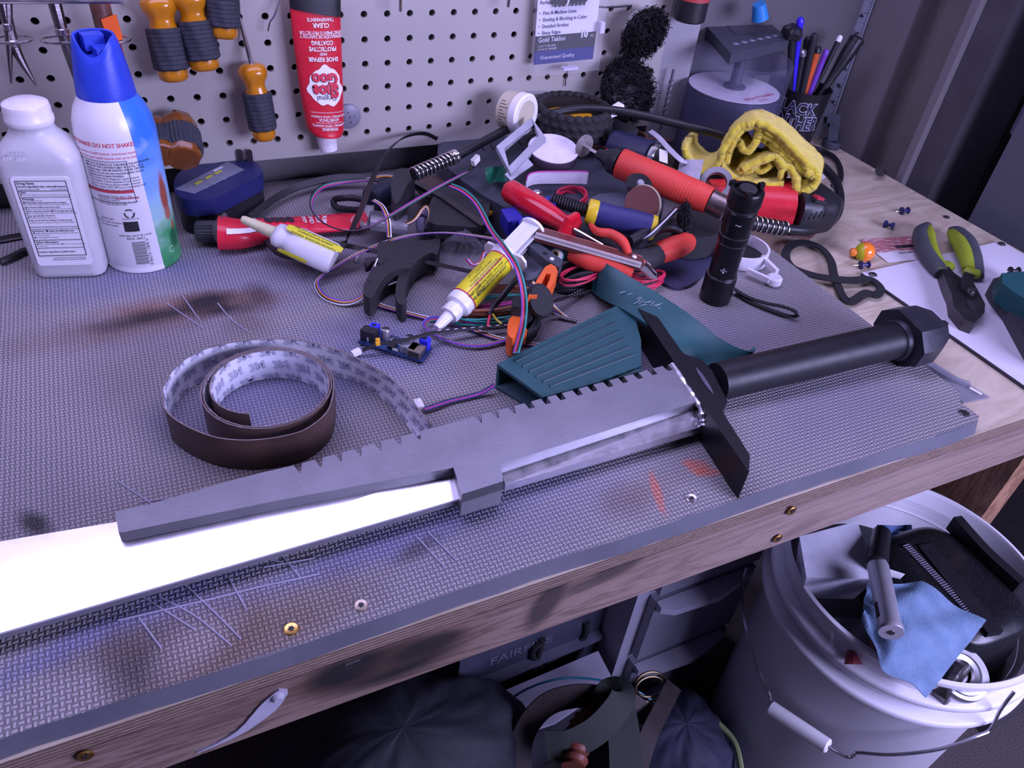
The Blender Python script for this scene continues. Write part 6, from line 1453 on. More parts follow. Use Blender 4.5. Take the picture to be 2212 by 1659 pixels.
b = B(); pp = [on(1320, 229, .098), on(1336, 219, .100), on(1348, 226, .099), on(1349, 232, .097)]; b.hexa([p-Vector((0, 0, .0008)) for p in pp]+pp); obj('paper_tag', b, WH, label='small white paper tag above the black shaft beside the abrasive wheel', cat='tag')
b = B(); pp = [on(1319, 246, .092), on(1340, 246, .092), on(1320, 260, .088)]; b.prism([(p.x, p.y) for p in pp], pp[0].z-.001, pp[0].z); obj('paper_tag', b, WH, label='white triangular tag below the black shaft', cat='tag')

# ================= yellow towel =================
m, nt, bs = new_mat('yellow_terry'); n = N(nt); v = n.obj()
f = n.noise(v, 900, 3, .7); g = n.noise(v, 45, 3)
nt.links.new(n.mix(n.math('MULTIPLY', g, .35), n.ramp(f, [(.3, (.82, .69, .012)), (.7, (1.0, .90, .03))]), (.95, .56, .01)), bs.inputs['Base Color'])
bs.inputs['Roughness'].default_value = .95; bs.inputs['Sheen Weight'].default_value = .5
nt.links.new(n.bump(f, 1.0, .0022), bs.inputs['Normal']); M_tow = m
tw0 = on(1630, 392, .052); vn = Vector((CAM.x-tw0.x, CAM.y-tw0.y, 0)).normalized(); back = -vn
def tp_(px, py, d=0): return onN(px, py, tw0 + back*0, vn) + back*d
tb_ = B(); rnd = random.Random(11)
from mathutils import noise as mnoise
tufts = []
def fold(pts, d0, d1, th=.0078, drop=.0, n=9, lift=0.0, wob=.0016):
    C_ = curve([tp_(x, y) for x, y in pts], n); n_ = len(C_)-1; ph = rnd.uniform(0, 6)
    def f(u, v_):
        p = C_[round(u*n_)]; d = d0 + (d1-d0)*v_
        w_ = wob*math.sin(11*u+ph+6*v_) + wob*.6*math.sin(29*u+2*ph)*math.cos(9*v_)
        q = p + back*(d + .004*math.sin(8*u+ph)) + Vector((0, 0, lift*v_ - drop*v_*v_ + w_))
        return q + mnoise.noise_vector(q*90)*.0022 + mnoise.noise_vector(q*420)*.0007
    tb_.grid(f, n_, 26, thick=th)
outer = [(1487, 312), (1489, 330), (1503, 350), (1524, 357), (1545, 346), (1558, 318), (1574, 290), (1600, 265), (1625, 257), (1655, 268), (1690, 290), (1725, 322), (1756, 352), (1773, 378), (1768, 400), (1748, 413), (1722, 418), (1708, 404), (1714, 384)]
fold(outer, -.004, .085, drop=.030, lift=.012)
fold([(1560, 350), (1566, 325), (1583, 292), (1606, 272), (1640, 272), (1680, 292), (1718, 322), (1748, 352), (1762, 378), (1750, 388), (1738, 380)], .0, .075, drop=.02)
fold([(1562, 346), (1572, 366), (1600, 380), (1640, 391), (1694, 389)], -.006, .070, th=.0065)
fold([(1590, 302), (1605, 308), (1618, 318), (1627, 300), (1634, 284), (1650, 288), (1690, 312), (1722, 340), (1746, 368), (1752, 376)], .004, .070, drop=.012)
fold([(1594, 368), (1604, 352), (1630, 344), (1660, 338), (1684, 342), (1712, 360), (1730, 382), (1724, 398)], -.002, .065, drop=.01)
fold([(1592, 366), (1618, 362), (1650, 366), (1675, 350), (1690, 358), (1694, 386)], .002, .05, th=.006)
fold([(1640, 300), (1668, 315), (1700, 338), (1730, 366), (1742, 376)], .010, .06)
bmesh.ops.recalc_face_normals(tb_.bm, faces=tb_.bm.faces[:])
fc = tb_.bm.faces[:]; rnd = random.Random(6); src = []
for q in range(26000):
    f_ = fc[rnd.randrange(len(fc))]; vv = [v_.co for v_ in f_.verts]; wgt = [rnd.random() for _ in vv]; sw_ = sum(wgt); c_ = sum((a*w_ for a, w_ in zip(vv, wgt)), Vector())/sw_
    src.append((c_, f_.normal.copy()))
for c_, nn_ in src:
    d_ = (nn_ + Vector((rnd.gauss(0, .45), rnd.gauss(0, .45), rnd.gauss(0, .45)))).normalized(); s2_ = d_.orthogonal().normalized()*.00030
    bv = [tb_.bm.verts.new(c_-s2_-nn_*.0003), tb_.bm.verts.new(c_+s2_-nn_*.0003), tb_.bm.verts.new(c_+d_*rnd.uniform(.0010, .0021))]; tb_.bm.faces.new(bv)
tb_.fixn = False
obj('yellow_towel', tb_, M_tow, label='crumpled bright yellow microfibre towel heaped on the red and black tool', cat='towel', ang=180)

# ================= items right of the pile =================
obj('leather_flap', B().prism(flat(curve(opx([(1392, 562), (1440, 552), (1500, 548), (1542, 545), (1538, 572), (1512, 600), (1488, 616), (1462, 621), (1436, 612), (1418, 592)], .004), 3, True)), ZM+.001, ZM+.004, bev=.0008), mt('navy_leather', (.040, .040, .085), .55, bump=.4, bscale=250), label='flat navy leather flap with rounded tip left of the flashlight', cat='leather')
fl = thing('flashlight', 'black metal flashlight standing upright on its tail with a wrist strap', 'flashlight', on(1543, 650))
f0 = on(1543, 645, .0); f1 = on(1616, 408, .126); M, L_ = tool_axis(f0, f1); M_an = mt('black_anodised', (.010, .010, .011), .32, .3, var=.1, bump=.1)
b = B(M); b.lathe([(0, 0), (.0145, 0), (.0158, .0015), (.0158, .030), (.0150, .0315), (.0138, .033), (.0138, L_*.55), (.0145, L_*.57), (.0145, L_*.62), (.0138, L_*.635), (.0138, L_*.68), (.0150, L_*.72), (.0150, L_*.83), (.0140, L_*.84), (.0140, L_*.86), (.0160, L_*.88), (.0160, L_*.985), (.0150, L_), (.0125, L_), (.0120, L_-.003), (0, L_-.003)], 48); obj('body', b, M_an, fl)
for z in (.032, L_*.56, L_*.63, L_*.85): obj('ring', B(M).lathe([(.0139, z-.0004), (.0152 if z < .04 else .0148, z-.0003), (.0152 if z < .04 else .0148, z+.0004), (.0139, z+.0005)], 48), mt('worn_silver', (.22, .22, .24), .35, .9), fl)
obj('tail_button', B(M).lathe([(.0085, L_-.003), (.0085, L_+.0008), (.0075, L_+.0018), (0, L_+.002)], 28), M_blkm, fl)
b = B(M)
for k in (0, 2.2, 4.1): b.box((.0148*math.cos(k), .0148*math.sin(k), L_+.0010), (.006, .004, .005), RZ(0), bev=.0006)
obj('crown_lug', b, M_an, fl)
cfl = M.inverted() @ CAM; fa = math.atan2(cfl.y, cfl.x)
def fmap(a0_, z0, R1=.0140):
    def fn(x, y, o):
        q = fa + a0_ + x/R1; return Vector((R1*math.cos(q), R1*math.sin(q), z0 + y))
    return fn
b = B(M); b.text("+", .012, None, .02, fmap(.05, .043)); b.text("~", .010, None, .01, fmap(.1, L_*.76, .0152)); obj('mark', b, mt('pale_mark', (.40, .40, .44), .4), fl, ang=180)
st = W([(1572, 612, .012), (1592, 628, .006), (1620, 644, .004), (1655, 655, .005), (1690, 662, .008), (1716, 672, .010), (1722, 682, .006), (1700, 682, .003), (1660, 668, .003), (1620, 652, .002), (1590, 634, .002)], 6)
obj('wrist_strap', B().strip(st, .0050, .0012, up=(0, 0, 1)), mt('strap_webbing', (.014, .014, .016), .8, bump=.7, bscale=400), fl)
# white ring with handle
rg_ = thing('white_ring_holder', 'white plastic ring holder with a looped handle behind the flashlight', 'ring', on(1610, 560))
rc_ = on(1598, 556, 0); rw = [on(x, y, .018) for x, y in ((1540, 555), (1655, 548))]; Rr = .031
b = B(T(Vector((rc_.x-.002, rc_.y, ZM+.001)))); b.lathe([(Rr-.0025, 0), (Rr, 0), (Rr, .015), (Rr-.0025, .015), (Rr-.0025, 0)], 56); obj('ring', b, mt('white_nylon', (.66, .65, .70), .35, sub=.2), rg_)
b = B(T(Vector((rc_.x-.002, rc_.y, ZM+.001)))); b.lathe([(0, 0), (Rr-.003, 0), (Rr-.003, .003), (0, .003)], 40); obj('dark_insert', b, M_blkm, rg_)
tip = on(1674, 598, .010); obj('tip_pad', B().cyl(tip-Vector((0, 0, .009)), tip+Vector((0, 0, .001)), .0085, None, 28, .002), MATS['white_nylon'], rg_)
for a_, c_ in (((1646, 556, .012), (1678, 588, .010)), ((1614, 584, .008), (1662, 606, .008))): obj('handle_bar', B().strip([on(*a_), on(*c_)], .0045, .006), MATS['white_nylon'], rg_)
# elastic loop
lp = W([(1801, 592, -.006), (1794, 562, -.007), (1773, 536, -.007), (1738, 524, -.006), (1708, 531, -.006), (1697, 552, -.005), (1712, 577, -.002), (1753, 594, -.004), (1797, 602, -.003), (1840, 606, -.005), (1880, 604, -.006), (1902, 622, -.006), (1893, 637, -.006), (1870, 634, -.006), (1838, 652, -.007), (1822, 642, -.007), (1811, 620, -.008)], 6, True)
obj('elastic_loop', B().strip(lp, .0098, .0020, up=(.05, -.2, 1), closed=True), mt('black_elastic', (.012, .012, .014), .8, bump=.4, bscale=300), label='black elastic band lying in a figure eight on the plywood', cat='band', ang=60)
# card
c4 = [on(x, y, -.0113) for x, y in ((1857, 519), (1918, 568))]; ev = (c4[1]-c4[0]).normalized(); eu = Vector((-ev.y, ev.x, 0)); eu = eu if eu.x > 0 else -eu
cdm = fm(c4[0] + ev*.027 + eu*.0428, -eu, -ev) if False else None
cc0 = c4[0]*.5 + c4[1]*.5 + eu*.0428
m, nt, bs = new_mat('card_face'); n = N(nt); v = n.obj()
Mi = frame(cc0, eu)
loc = cc0
q = n.node('ShaderNodeVectorRotate', rotation_type='Z_AXIS'); n.put(q.inputs[0], v); q.inputs['Angle'].default_value = -math.atan2(eu.y, eu.x); x, y, z = n.sep(q.outputs[0])
str_ = n.noise(n.mapping(q.outputs[0], rot=(0, 0, .25), sc=(1, 7, 1)), 60, 4, .7)
msk = n.math('MULTIPLY', n.math('MULTIPLY', n.math('SUBTRACT', n.math('ADD', y, n.math('MULTIPLY', str_, .02)), .003), 250.0, clamp=True), n.math('GREATER_THAN', str_, .42))
nt.links.new(n.mix(n.math('MULTIPLY', msk, .85), (.74, .72, .74), (.38, .06, .06)), bs.inputs['Base Color']); bs.inputs['Roughness'].default_value = .35
cdT = thing('plastic_card', 'white plastic card smeared with dark red paint beside the lime pliers', 'card', cc0)
b = B(Mi); b.prism(rrect(.0428, .027, .003), 0, .0008); obj('card_blank', b, m, cdT, loc=cc0)
b = B(fm(cc0 + Vector((0, 0, .0010)), -eu, Mi.to_3x3() @ Vector((0, -1, 0)))); b.box((-.006, -.004, 0), (.026, .006, .0002)); tline(b, "0000-883", -.018, .004, .0035); tline(b, "USM-CAMO-HOH", -.018, .010, .0040, bold=.02)
obj('card_print', b, BK, cdT, ang=180)
# bobber
bb = thing('fishing_bobber', 'small round orange and yellow bobber on the plywood beside the card', 'bobber', on(1868, 552, -.012)); p = on(1868, 544, -.002)
da = (on(1846, 545, -.004) - p).normalized()
b = B(axis(p, da)); b.lathe([(0, -.0115)] + [(.0115*math.sin(math.radians(a)), -.0115*math.cos(math.radians(a))) for a in range(15, 112, 12)], 28); obj('orange_half', b, mt('orange_gloss', (.85, .22, .02), .25, coat=.4), bb)
b = B(axis(p, da)); b.lathe([(.0115*math.sin(math.radians(a)), -.0115*math.cos(math.radians(a))) for a in range(108, 150, 8)] + [(.004, .0105), (0, .0105)], 28); obj('yellow_band', b, mt('lime_yellow', (.50, .50, .02), .3), bb)
b = B(axis(p, da)); b.lathe([(.0045, .0095), (.0050, .0105), (.0050, .0150), (.004, .0165), (0, .0165)], 20); obj('orange_nub', b, MATS['orange_gloss'], bb)
# push pins
M_pin = mt('navy_pin', (.020, .022, .10), .3)
def pin(px, py, d, label, h=-.007, m_=None):
    p = on(px, py, h); d = Vector(d).normalized(); t = thing('push_pin', label, 'push pin', p, 'navy push pins on the right'); M = axis(p, d)
    obj('grip', B(M).lathe([(0, -.0055), (.0040, -.0055), (.0044, -.0048), (.0040, -.0040), (.0022, -.0032), (.0020, .0030), (.0030, .0040), (.0052, .0046), (.0052, .0056), (0, .006)], 20), m_ or M_pin, t); obj('needle', B(M).lathe([(0, .005), (.0005, .005), (.0004, .0125), (0, .0150)], 8), M_chr, t)
pin(1955, 455, (-.9, .15, -.05), 'farthest push pin, lying with its needle to the left on the plywood')
pin(1921, 486, (-.15, .8, -.25), 'push pin lying head towards the viewer above the orange bobber', -.007)
pin(1868, 572, (-.9, .25, -.05), 'push pin touching the orange bobber, needle pointing left')
pin(2192, 585, (-.85, .3, -.1), 'black push pin on the white board beside the green sander', .004, M_blk)
# white board
P0, P1, P2 = on(1862, 589, -.0085), on(2161, 521, -.0085), on(2212, 832, -.0085); e1_ = P1-P0; e2_ = (P2-P0)*1.12
wb = thing('white_board', 'white laminated board with corner screws lying on the right end of the bench', 'board', P0*.5+P2*.5 - Vector((0, 0, .0035)))
b = B(); b.hexa([P0-Vector((0, 0, .003)), P0+e2_-Vector((0, 0, .003)), P0+e1_*1.02+e2_*.80-Vector((0, 0, .003)), P1-Vector((0, 0, .003)), P0, P0+e2_, P0+e1_*1.02+e2_*.80, P1], bev=.0006); obj('panel', b, mt('white_laminate', (.70, .68, .73), .38, var=.02, nscale=8), wb)
P = [P0, P0+e2_]; obj('dark_edge', B().strip([p-Vector((0, 0, .0019)) + (P1-P0).normalized()*-.0006 for p in P], .0012, .0032), mt('board_edge', (.05, .045, .06), .7), wb)
b = B()
def pan_screw(px, py, h, par=None, label=None, r=.0042, m_=None, group=None):
    p = on(px, py, h); b = B(T(p)); b.lathe([(0, 0), (r, 0), (r*.95, r*.3), (r*.6, r*.5), (0, r*.55)], 22); b.mat(1)
    b.box((0, 0, r*.56), (r*1.0, r*.22, .0002), RZ(.5)); b.box((0, 0, r*.56), (r*1.0, r*.22, .0002), RZ(.5+math.pi/2))
    return obj('screw', b, [m_ or M_gun, BK], par, label, 'screw' if par is None else None, group)
for x, y in ((1885, 594), (2163, 528), (2038, 699)): pan_screw(x, y, -.0085, wb, r=.0048)
pan_screw(2044, 470, -.012, None, 'dark screw head in the bare plywood behind the lime pliers', .0042)
# mat screws
G_SC = 'screws driven through the mat and bench'
def torx(px, py, label, m_, h=0, r=.0045, plane=None):
    if plane == 'front': p = onY(px, py, -.5912); M = axis(p, (0, -1, 0))
    else: p = on(px, py, h); M = T(p)
    b = B(M); b.lathe([(0, 0), (r, 0), (r, .0006), (r*.86, .0010), (r*.5, .0007), (0, .0006)], 28); b.mat(1)
    b.prism([(r*.36*(1+.25*math.cos(6*a))*math.cos(a), r*.36*(1+.25*math.cos(6*a))*math.sin(a)) for a in [2*math.pi*k/24 for k in range(24)]], .0005, .0011); return obj('screw', b, [m_, BK], None, label, 'screw', G_SC)
M_brass = mt('gold_screw', (.70, .42, .12), .3, 1, var=.05); M_tan = mt('tan_screw', (.42, .36, .28), .4, .9); M_ssc = mt('silver_screw', (.55, .52, .50), .3, 1)
torx(629, 1359, 'brightest gold screw, at the front of the mat above the scorched board', M_brass)
torx(780, 1308, 'tan screw at the mat front edge right of the gold screw', M_tan)
torx(1494, 1077, 'silver screw at the mat front edge below the sword guard', M_ssc)
torx(2083, 893, 'dark silver screw near the right front corner of the mat', M_gun)
torx(1710, 1103, 'gold screw in the front board above the bucket, upper of two', M_brass, plane='front'); torx(1680, 1163, 'gold screw in the front board above the bucket, lower of two', M_brass, plane='front'); torx(184, 1632, 'gold screw in the front board at the bottom left', M_brass, plane='front')
# lime and grey pliers
pl = thing('lime_pliers', 'slip-joint pliers with lime and grey grips and dark steel jaws, lying open', 'pliers', on(2080, 600, -.008))
M_lime = mt('lime_rubber', (.25, .32, .02), .5, var=.06, bump=.2); M_gr = mt('grey_rubber', (.060, .065, .075), .6, bump=.25); M_jaw = mt('dark_forged_steel', (.085, .08, .08), .38, .85, var=.2, bump=.4, bscale=150)
def tube2(pts, r, sc, m_, nm, n=7, flatz=.75):
    P = curve([on(*p) for p in pts], n); k = []
    for i in range(len(P)):
        f = i/(len(P)-1)*(len(sc)-1); j = min(int(f), len(sc)-2); q = f-j; s_ = sc[j]*(1-q)+sc[j+1]*q; k.append((s_, s_*flatz))
    return obj(nm, B().sweep(P, [(r*math.cos(2*math.pi*k_/18), r*math.sin(2*math.pi*k_/18)) for k_ in range(18)], up=(0, 0, 1), scale=k), m_, pl, ang=60)
tube2([(2004, 486, -.003), (1993, 500, -.001), (1992, 522, 0), (2004, 550, 0), (2022, 575, -.001), (2036, 592, -.002)], .0115, [.45, .9, 1, 1.0, .95, .85], M_gr, 'grey_grip')
tube2([(2008, 490, .001), (2008, 506, .0035), (2014, 532, .0045), (2026, 556, .004), (2040, 575, .002)], .0062, [.6, 1.1, 1, .8, .8], M_lime, 'lime_inlay')
tube2([(2050, 574, 0), (2040, 580, 0), (2030, 588, 0)], .0068, [1.1, 1.1, 1.0], M_lime, 'lime_collar')
tube2([(2055, 496, -.003), (2068, 502, -.001), (2088, 522, 0), (2099, 552, 0), (2104, 580, -.001), (2110, 598, -.002)], .0115, [.5, .9, 1, 1.0, .95, .7], M_gr, 'grey_grip')
tube2([(2056, 502, .002), (2068, 518, .004), (2080, 540, .005), (2088, 565, .004), (2092, 582, .002)], .0088, [.7, 1.1, 1.1, .95, .8], M_lime, 'lime_inlay')
tube2([(2084, 584, 0), (2098, 590, 0), (2112, 592, 0)], .0068, [1.0, 1.1, 1.0], M_lime, 'lime_collar')
P = opx([(2034, 578), (2048, 574), (2062, 590), (2080, 602), (2098, 612), (2114, 630), (2128, 656), (2127, 675), (2106, 698), (2084, 690), (2060, 662), (2056, 636), (2044, 608)], .005); obj('jaw', B().prism(flat(P), ZW+.001, ZM+.005, bev=.002, seg=3), M_jaw, pl)
P = opx([(2084, 586), (2106, 594), (2104, 612), (2114, 630), (2100, 640), (2078, 622), (2074, 608)], .009); obj('jaw', B().prism(flat(P), ZM-.004, ZM+.009, bev=.0015), M_jaw, pl)
P = curve(opx([(2088, 650), (2096, 648), (2108, 660), (2106, 672), (2096, 668)], .0056), 3, True); obj('jaw_gap', B().prism(flat(P), ZM+.0045, ZM+.0056), M_dark, pl)
p = on(2098, 627, .009); obj('pivot', B(T(p)).lathe([(0, 0), (.0048, 0), (.0046, .0018), (.002, .0028), (0, .0028)], 24), mt('pivot_steel', (.30, .28, .27), .3, 1), pl)
# green sander at the right border
gs = thing('green_sander', 'green tool with a grey rubber edge cut off by the right border', 'sander', on(2200, 650, -.01))
P = opx([(2146, 602), (2158, 598), (2230, 596), (2300, 660), (2300, 800), (2232, 762), (2212, 728), (2180, 670), (2150, 632), (2140, 614)], .006); obj('rubber_base', B().prism(flat(P), ZM-.008, ZM+.006, bev=.002), mt('dark_grey_rubber', (.045, .047, .055), .6), gs)
P = opx([(2164, 590), (2240, 584), (2320, 640), (2320, 760), (2240, 660), (2192, 632), (2166, 612)], .026); obj('green_top', B().prism(flat(P), ZM+.004, ZM+.026, bev=.004, seg=3), M_grn, gs)
# clear packaging under the mat corner
t = thing('clear_package', 'flat grey transparent packaging tucked under the right corner of the mat', 'package', on(2060, 830, -.01))
P = opx([(1975, 775), (2010, 778), (2138, 857), (2082, 869), (2050, 850)], -.010); obj('film', B().prism(flat(P), ZW+.0002, ZM-.010), mt('grey_film', (.30, .30, .36), .15, alpha=.5), t)
b = B(); b.strip(W([(2010, 790, -.008), (2050, 815, -.008), (2095, 830, -.008)], 5), .006, .003); obj('crease', b, MATS['grey_film'], t); obj('crease', B().strip(W([(2095, 838, -.009), (2120, 852, -.009)], 2), .003, .001), WH, t)

# ================= back right corner =================
sp = thing('disc_spindle', 'clear plastic spindle of blank discs standing at the back wall', 'disc spindle', (0,0,0))
dcn = onY(1590, 172, -.045); sp.location = (dcn.x, dcn.y, ZM-.002); zb_ = ZM-.001
T0 = T(Vector((dcn.x, dcn.y, 0)))
obj('base', B(T0).lathe([(0, zb_), (.068, zb_), (.070, zb_+.002), (.070, zb_+.010), (.066, zb_+.012), (0, zb_+.012)], 56), M_blk, sp)
obj('disc_stack', B(T0).lathe([(.0076, zb_+.012), (.0598, zb_+.012), (.0600, zb_+.013), (.0600, zb_+.098), (.0076, zb_+.098)], 64), mt('stacked_discs', (.012, .014, .038), .6, 0, var=.1), sp)
td = obj('top_disc', B(T0).lathe([(.0076, zb_+.1005), (.0600, zb_+.1005), (.0600, zb_+.0995), (.0076, zb_+.0995)], 64), mt('disc_label', (.56, .53, .60), .35), sp)
dth = (CAM - dcn); 
b = B(fm(Vector((dcn.x+.010, dcn.y-.040, zb_+.1010)), (.97, .22, 0), (-.22, .97, 0))); b.text("Inkjet Printable", .0095, None, .02); b.text("DVD-R", .0055, T((-.004, -.010, 0)), .01); obj('disc_print', b, mt('dull_red_ink', (.45, .10, .14), .5), td, ang=180)
obj('pole', B(T0).lathe([(0, zb_+.098), (.0150, zb_+.101), (.0150, zb_+.103), (.0078, zb_+.106), (.0070, zb_+.136), (0, zb_+.137)], 28), M_slate, sp)
M_case = mt('clear_case', (.25, .25, .40), .15, var=0, alpha=.14, ior=1.3)
obj('clear_cover', B(T0).lathe([(.0668, zb_+.012), (.0668, zb_+.137), (.0640, zb_+.141), (0, zb_+.141)], 64), M_case, sp)
sc_ = thing('pocket_scale', 'dark pocket scale with round buttons resting on the disc spindle', 'scale', (dcn.x, dcn.y, zb_+.142))
hs_ = zb_+.142-ZM; tpx = [(1514, 43), (1643, 31), (1706, 86), (1580, 116)]; P = opx(tpx, hs_+.013)
b = B(); b.hexa([Vector((p.x, p.y, ZM+hs_)) for p in P] + P, bev=.004, seg=3); obj('housing', b, M_slate, sc_)
pl_ = lambda u, v_, h: (P[0]*(1-u)+P[1]*u)*(1-v_) + (P[3]*(1-u)+P[2]*u)*v_ + Vector((0, 0, h))
obj('display', B().hexa([pl_(u, v_, -.001) for u, v_ in ((.30, .18), (.80, .18), (.80, .58), (.30, .58))] + [pl_(u, v_, .0006) for u, v_ in ((.30, .18), (.80, .18), (.80, .58), (.30, .58))], bev=.0004), mt('lcd_dark', (.035, .035, .055), .2), sc_)
for k in range(6):
    c = pl_(.18+.135*k, .80, .0002); obj('button', B(T(c)).lathe([(.0042, 0), (.0040, .0008), (0, .0009)], 18, sx=1.3, sy=.8), mt('grey_key', (.16, .16, .22), .4), sc_)
obj('toothed_clip', B().cyl(onY(1640, 8, -.02), onY(1642, 40, -.02), .008, .011, 16), mt('clip_blue', (.03, .22, .55), .35), label='blue toothed clip end poking up behind the pocket scale', cat='clip')
# pen cup
cb = onY(1740, 186, -.034); HC = cb.z - ZW; cb.z = ZW; cup = thing('pen_cup', 'black cup with white outlined lettering holding pens and brushes', 'cup', cb); TC = T(cb)
obj('cup_body', B(TC).lathe([(0, 0), (.0285, 0), (.0295, .002), (.0375, HC-.002), (.0385, HC), (.0365, HC), (.0280, .004), (0, .004)], 48), mt('cup_black', (.012, .012, .016), .35), cup)
ccup = Vector((CAM.x-cb.x, CAM.y-cb.y)); ca_ = math.atan2(ccup.y, ccup.x)
def cmap(a0_, z0):
    def fn(x, y, o):
        z = z0 + y; r = .0290 + (.0375-.0290)*z/HC + .0006; q = ca_ + a0_ + x/r; return Vector((r*math.cos(q)+0, r*math.sin(q), z))
    return fn
b = B(TC); b.text("BLACK", .022, None, .06, cmap(-.15, .080), .9); b.text("PANTHER", .026, None, .06, cmap(-.15, .059), .72); obj('outline_lettering', b, mt('pale_outline', (.50, .50, .58), .4), cup, ang=180)
def push(f): return lambda x, y, o: f(x, y, o)*1.0 + Vector((math.cos(ca_)*.0006, math.sin(ca_)*.0006, 0))
b = B(TC); b.text("BLACK", .022, None, .02, push(cmap(-.15, .080)), .9); b.text("PANTHER", .026, None, .02, push(cmap(-.15, .059)), .72); obj('dark_lettering', b, mt('cup_navy', (.02, .02, .05), .4), cup, ang=180)
def pen(px, py, qx, qy, r, m_, nm, label, cat, tipm=None, sc=None, z=.03):
    top = onY(px, py, cb.y + (random.random()-.3)*.02); bot = cb + Vector(((qx-1735)*.0006, 0, .02)); bot = Vector((cb.x+(qx-1735)*.0004, top.y*.5+cb.y*.5, cb.z+z))
    t = thing(nm, label, cat, bot); n_ = 10; P = [bot*(1-k/n_)+top*(k/n_) for k in range(n_+1)]
    obj('barrel', B().tube(P, r, 14, scale=sc), m_, t); d = (top-bot).normalized()
    obj('end_cap', B(axis(top, d)).lathe([(0, -.001), (r*1.08*(sc[-1] if sc else 1), -.001), (r*1.08*(sc[-1] if sc else 1), .004), (r*.7*(sc[-1] if sc else 1), .007), (0, .0075)], 14), tipm or m_, t)
pen(1728, 50, 1722, 0, .0045, mt('violet_blue', (.04, .02, .62), .3), 'pen', 'bright violet-blue pen standing tallest at the back of the black cup', 'pen')
pen(1712, 72, 1718, 0, .0050, M_blk, 'star_knob_tool', 'black tool with a star-shaped knob standing left in the black cup', 'tool')
knob = onY(1712, 70, cb.y); b = B(axis(knob, (0, -.3, 1))); b.lathe([(0, -.008), (.008, -.008), (.0125, -.004), (.0125, .004), (.008, .008), (0, .008)], 30, mod=lambda a, z: 1+.18*math.cos(5*a)); 
obj('star_knob', b, M_blk, bpy.data.objects['star_knob_tool'])
pen(1745, 92, 1740, 0, .0055, M_blk, 'marker', 'black marker pen standing in the middle of the black cup', 'marker'); pen(1758, 84, 1745, 0, .0045, M_blkm, 'marker', 'thin black marker pen with clip right of the middle one', 'marker')
pen(1733, 118, 1728, 0, .0060, M_blk, 'marker', 'black marker with silver band at the front of the black cup', 'marker', mt('silver_band', (.35, .35, .38), .3, .8))
pen(1764, 112, 1742, 0, .0055, mt('orange_pen', (.62, .10, .02), .4), 'pen', 'orange barrelled pen in the black cup', 'pen', M_blk); pen(1782, 118, 1748, 0, .0040, mt('purple_pen', (.16, .05, .40), .4), 'pen', 'purple pen leaning right in the black cup', 'pen')
pen(1811, 88, 1752, 0, .0035, M_blk, 'pencil', 'slim dark pencil with a white end leaning right in the cup', 'pencil', WH)
pen(1848, 90, 1750, 0, .0050, M_blk, 'paint_brush', 'black broad-ended paint brush leaning far right out of the cup', 'paint brush', sc=[.7, .75, .8, .9, 1, 1, 1.1, 1.4, 1.8, 2.1, 2.0])
# ruler and clamp in the corner
rl = thing('clear_ruler', 'clear plastic ruler standing upright against the right wall corner', 'ruler', onX(1775, 262, .905)); XR = .908
c4 = [onX(1752, 270, XR), onX(1798, 262, XR), onX(1905, -40, XR), onX(1842, -40, XR)]
b = B(); b.hexa(c4 + [p - Vector((.002, 0, 0)) for p in c4]); rp = obj('blade', b, mt('ruler_plastic', (.40, .43, .52), .3, alpha=.8), rl)
upr = (c4[3]-c4[0]).normalized(); rt_ = (c4[1]-c4[0]).normalized(); Lr = (c4[3]-c4[0]).length; b = B(); Wr = (c4[1]-c4[0]).length
for k in range(60):
    a_ = c4[1]*(1-k/60)+c4[2]*(k/60) - Vector((.0024, 0, 0)); e_ = a_ - rt_*Wr*(.22 if k % 8 == 0 else (.14 if k % 4 == 0 else .08)); b.strip([a_, e_], .0005, .0002, up=(1, 0, 0))
    if k % 2 == 0:
        a_ = c4[0]*(1-k/60)+c4[3]*(k/60) - Vector((.0024, 0, 0)); b.strip([a_, a_ + rt_*Wr*.10], .0005, .0002, up=(1, 0, 0))
for (px, py, s_) in ((1861, 33, "4"), (1849, 72, "5"), (1823, 148, "7"), (1811, 184, "8"), (1798, 219, "9"), (1838, 110, "6")):
    p = onX(px, py, XR-.0025); b.text(s_, .011, fm(p, -upr, rt_), .02)
obj('marks', b, BK, rp, ang=180)
ck = thing('corner_clamp', 'black plastic clamp gripping the foot of the clear ruler', 'clamp', on(1792, 322, -.012))
k0_ = on(1793, 318, -.012); b = B(T(k0_)); b.lathe([(0, 0), (.0135, 0), (.0140, .002), (.0140, .009), (.012, .011), (0, .011)], 28); obj('round_foot', b, M_slate, ck)
u0, u1 = k0_+Vector((0, 0, .010)), onX(1806, 248, k0_.x+.004); b = B(frame(u0, u1-u0, (-.7, -.7, 0))); Lc = (u1-u0).length; b.box((Lc/2, 0, 0), (Lc, .014, .012), bev=.002); b.box((Lc-.006, .006, .004), (.013, .012, .012), bev=.002); obj('post', b, M_slate, ck)
b = B(frame(u0, u1-u0, (-.7, -.7, 0)))
b.box((Lc*.72, .012, -.002), (Lc*.4, .010, .010), bev=.003); obj('jaw', b, M_blkm, ck)
obj('wall_bolt', B().cyl(on(1905, 372, -.006), on(1900, 369, .004), .006, None, 14), M_blk, label='small dark knob at the wall edge of the plywood', cat='knob')
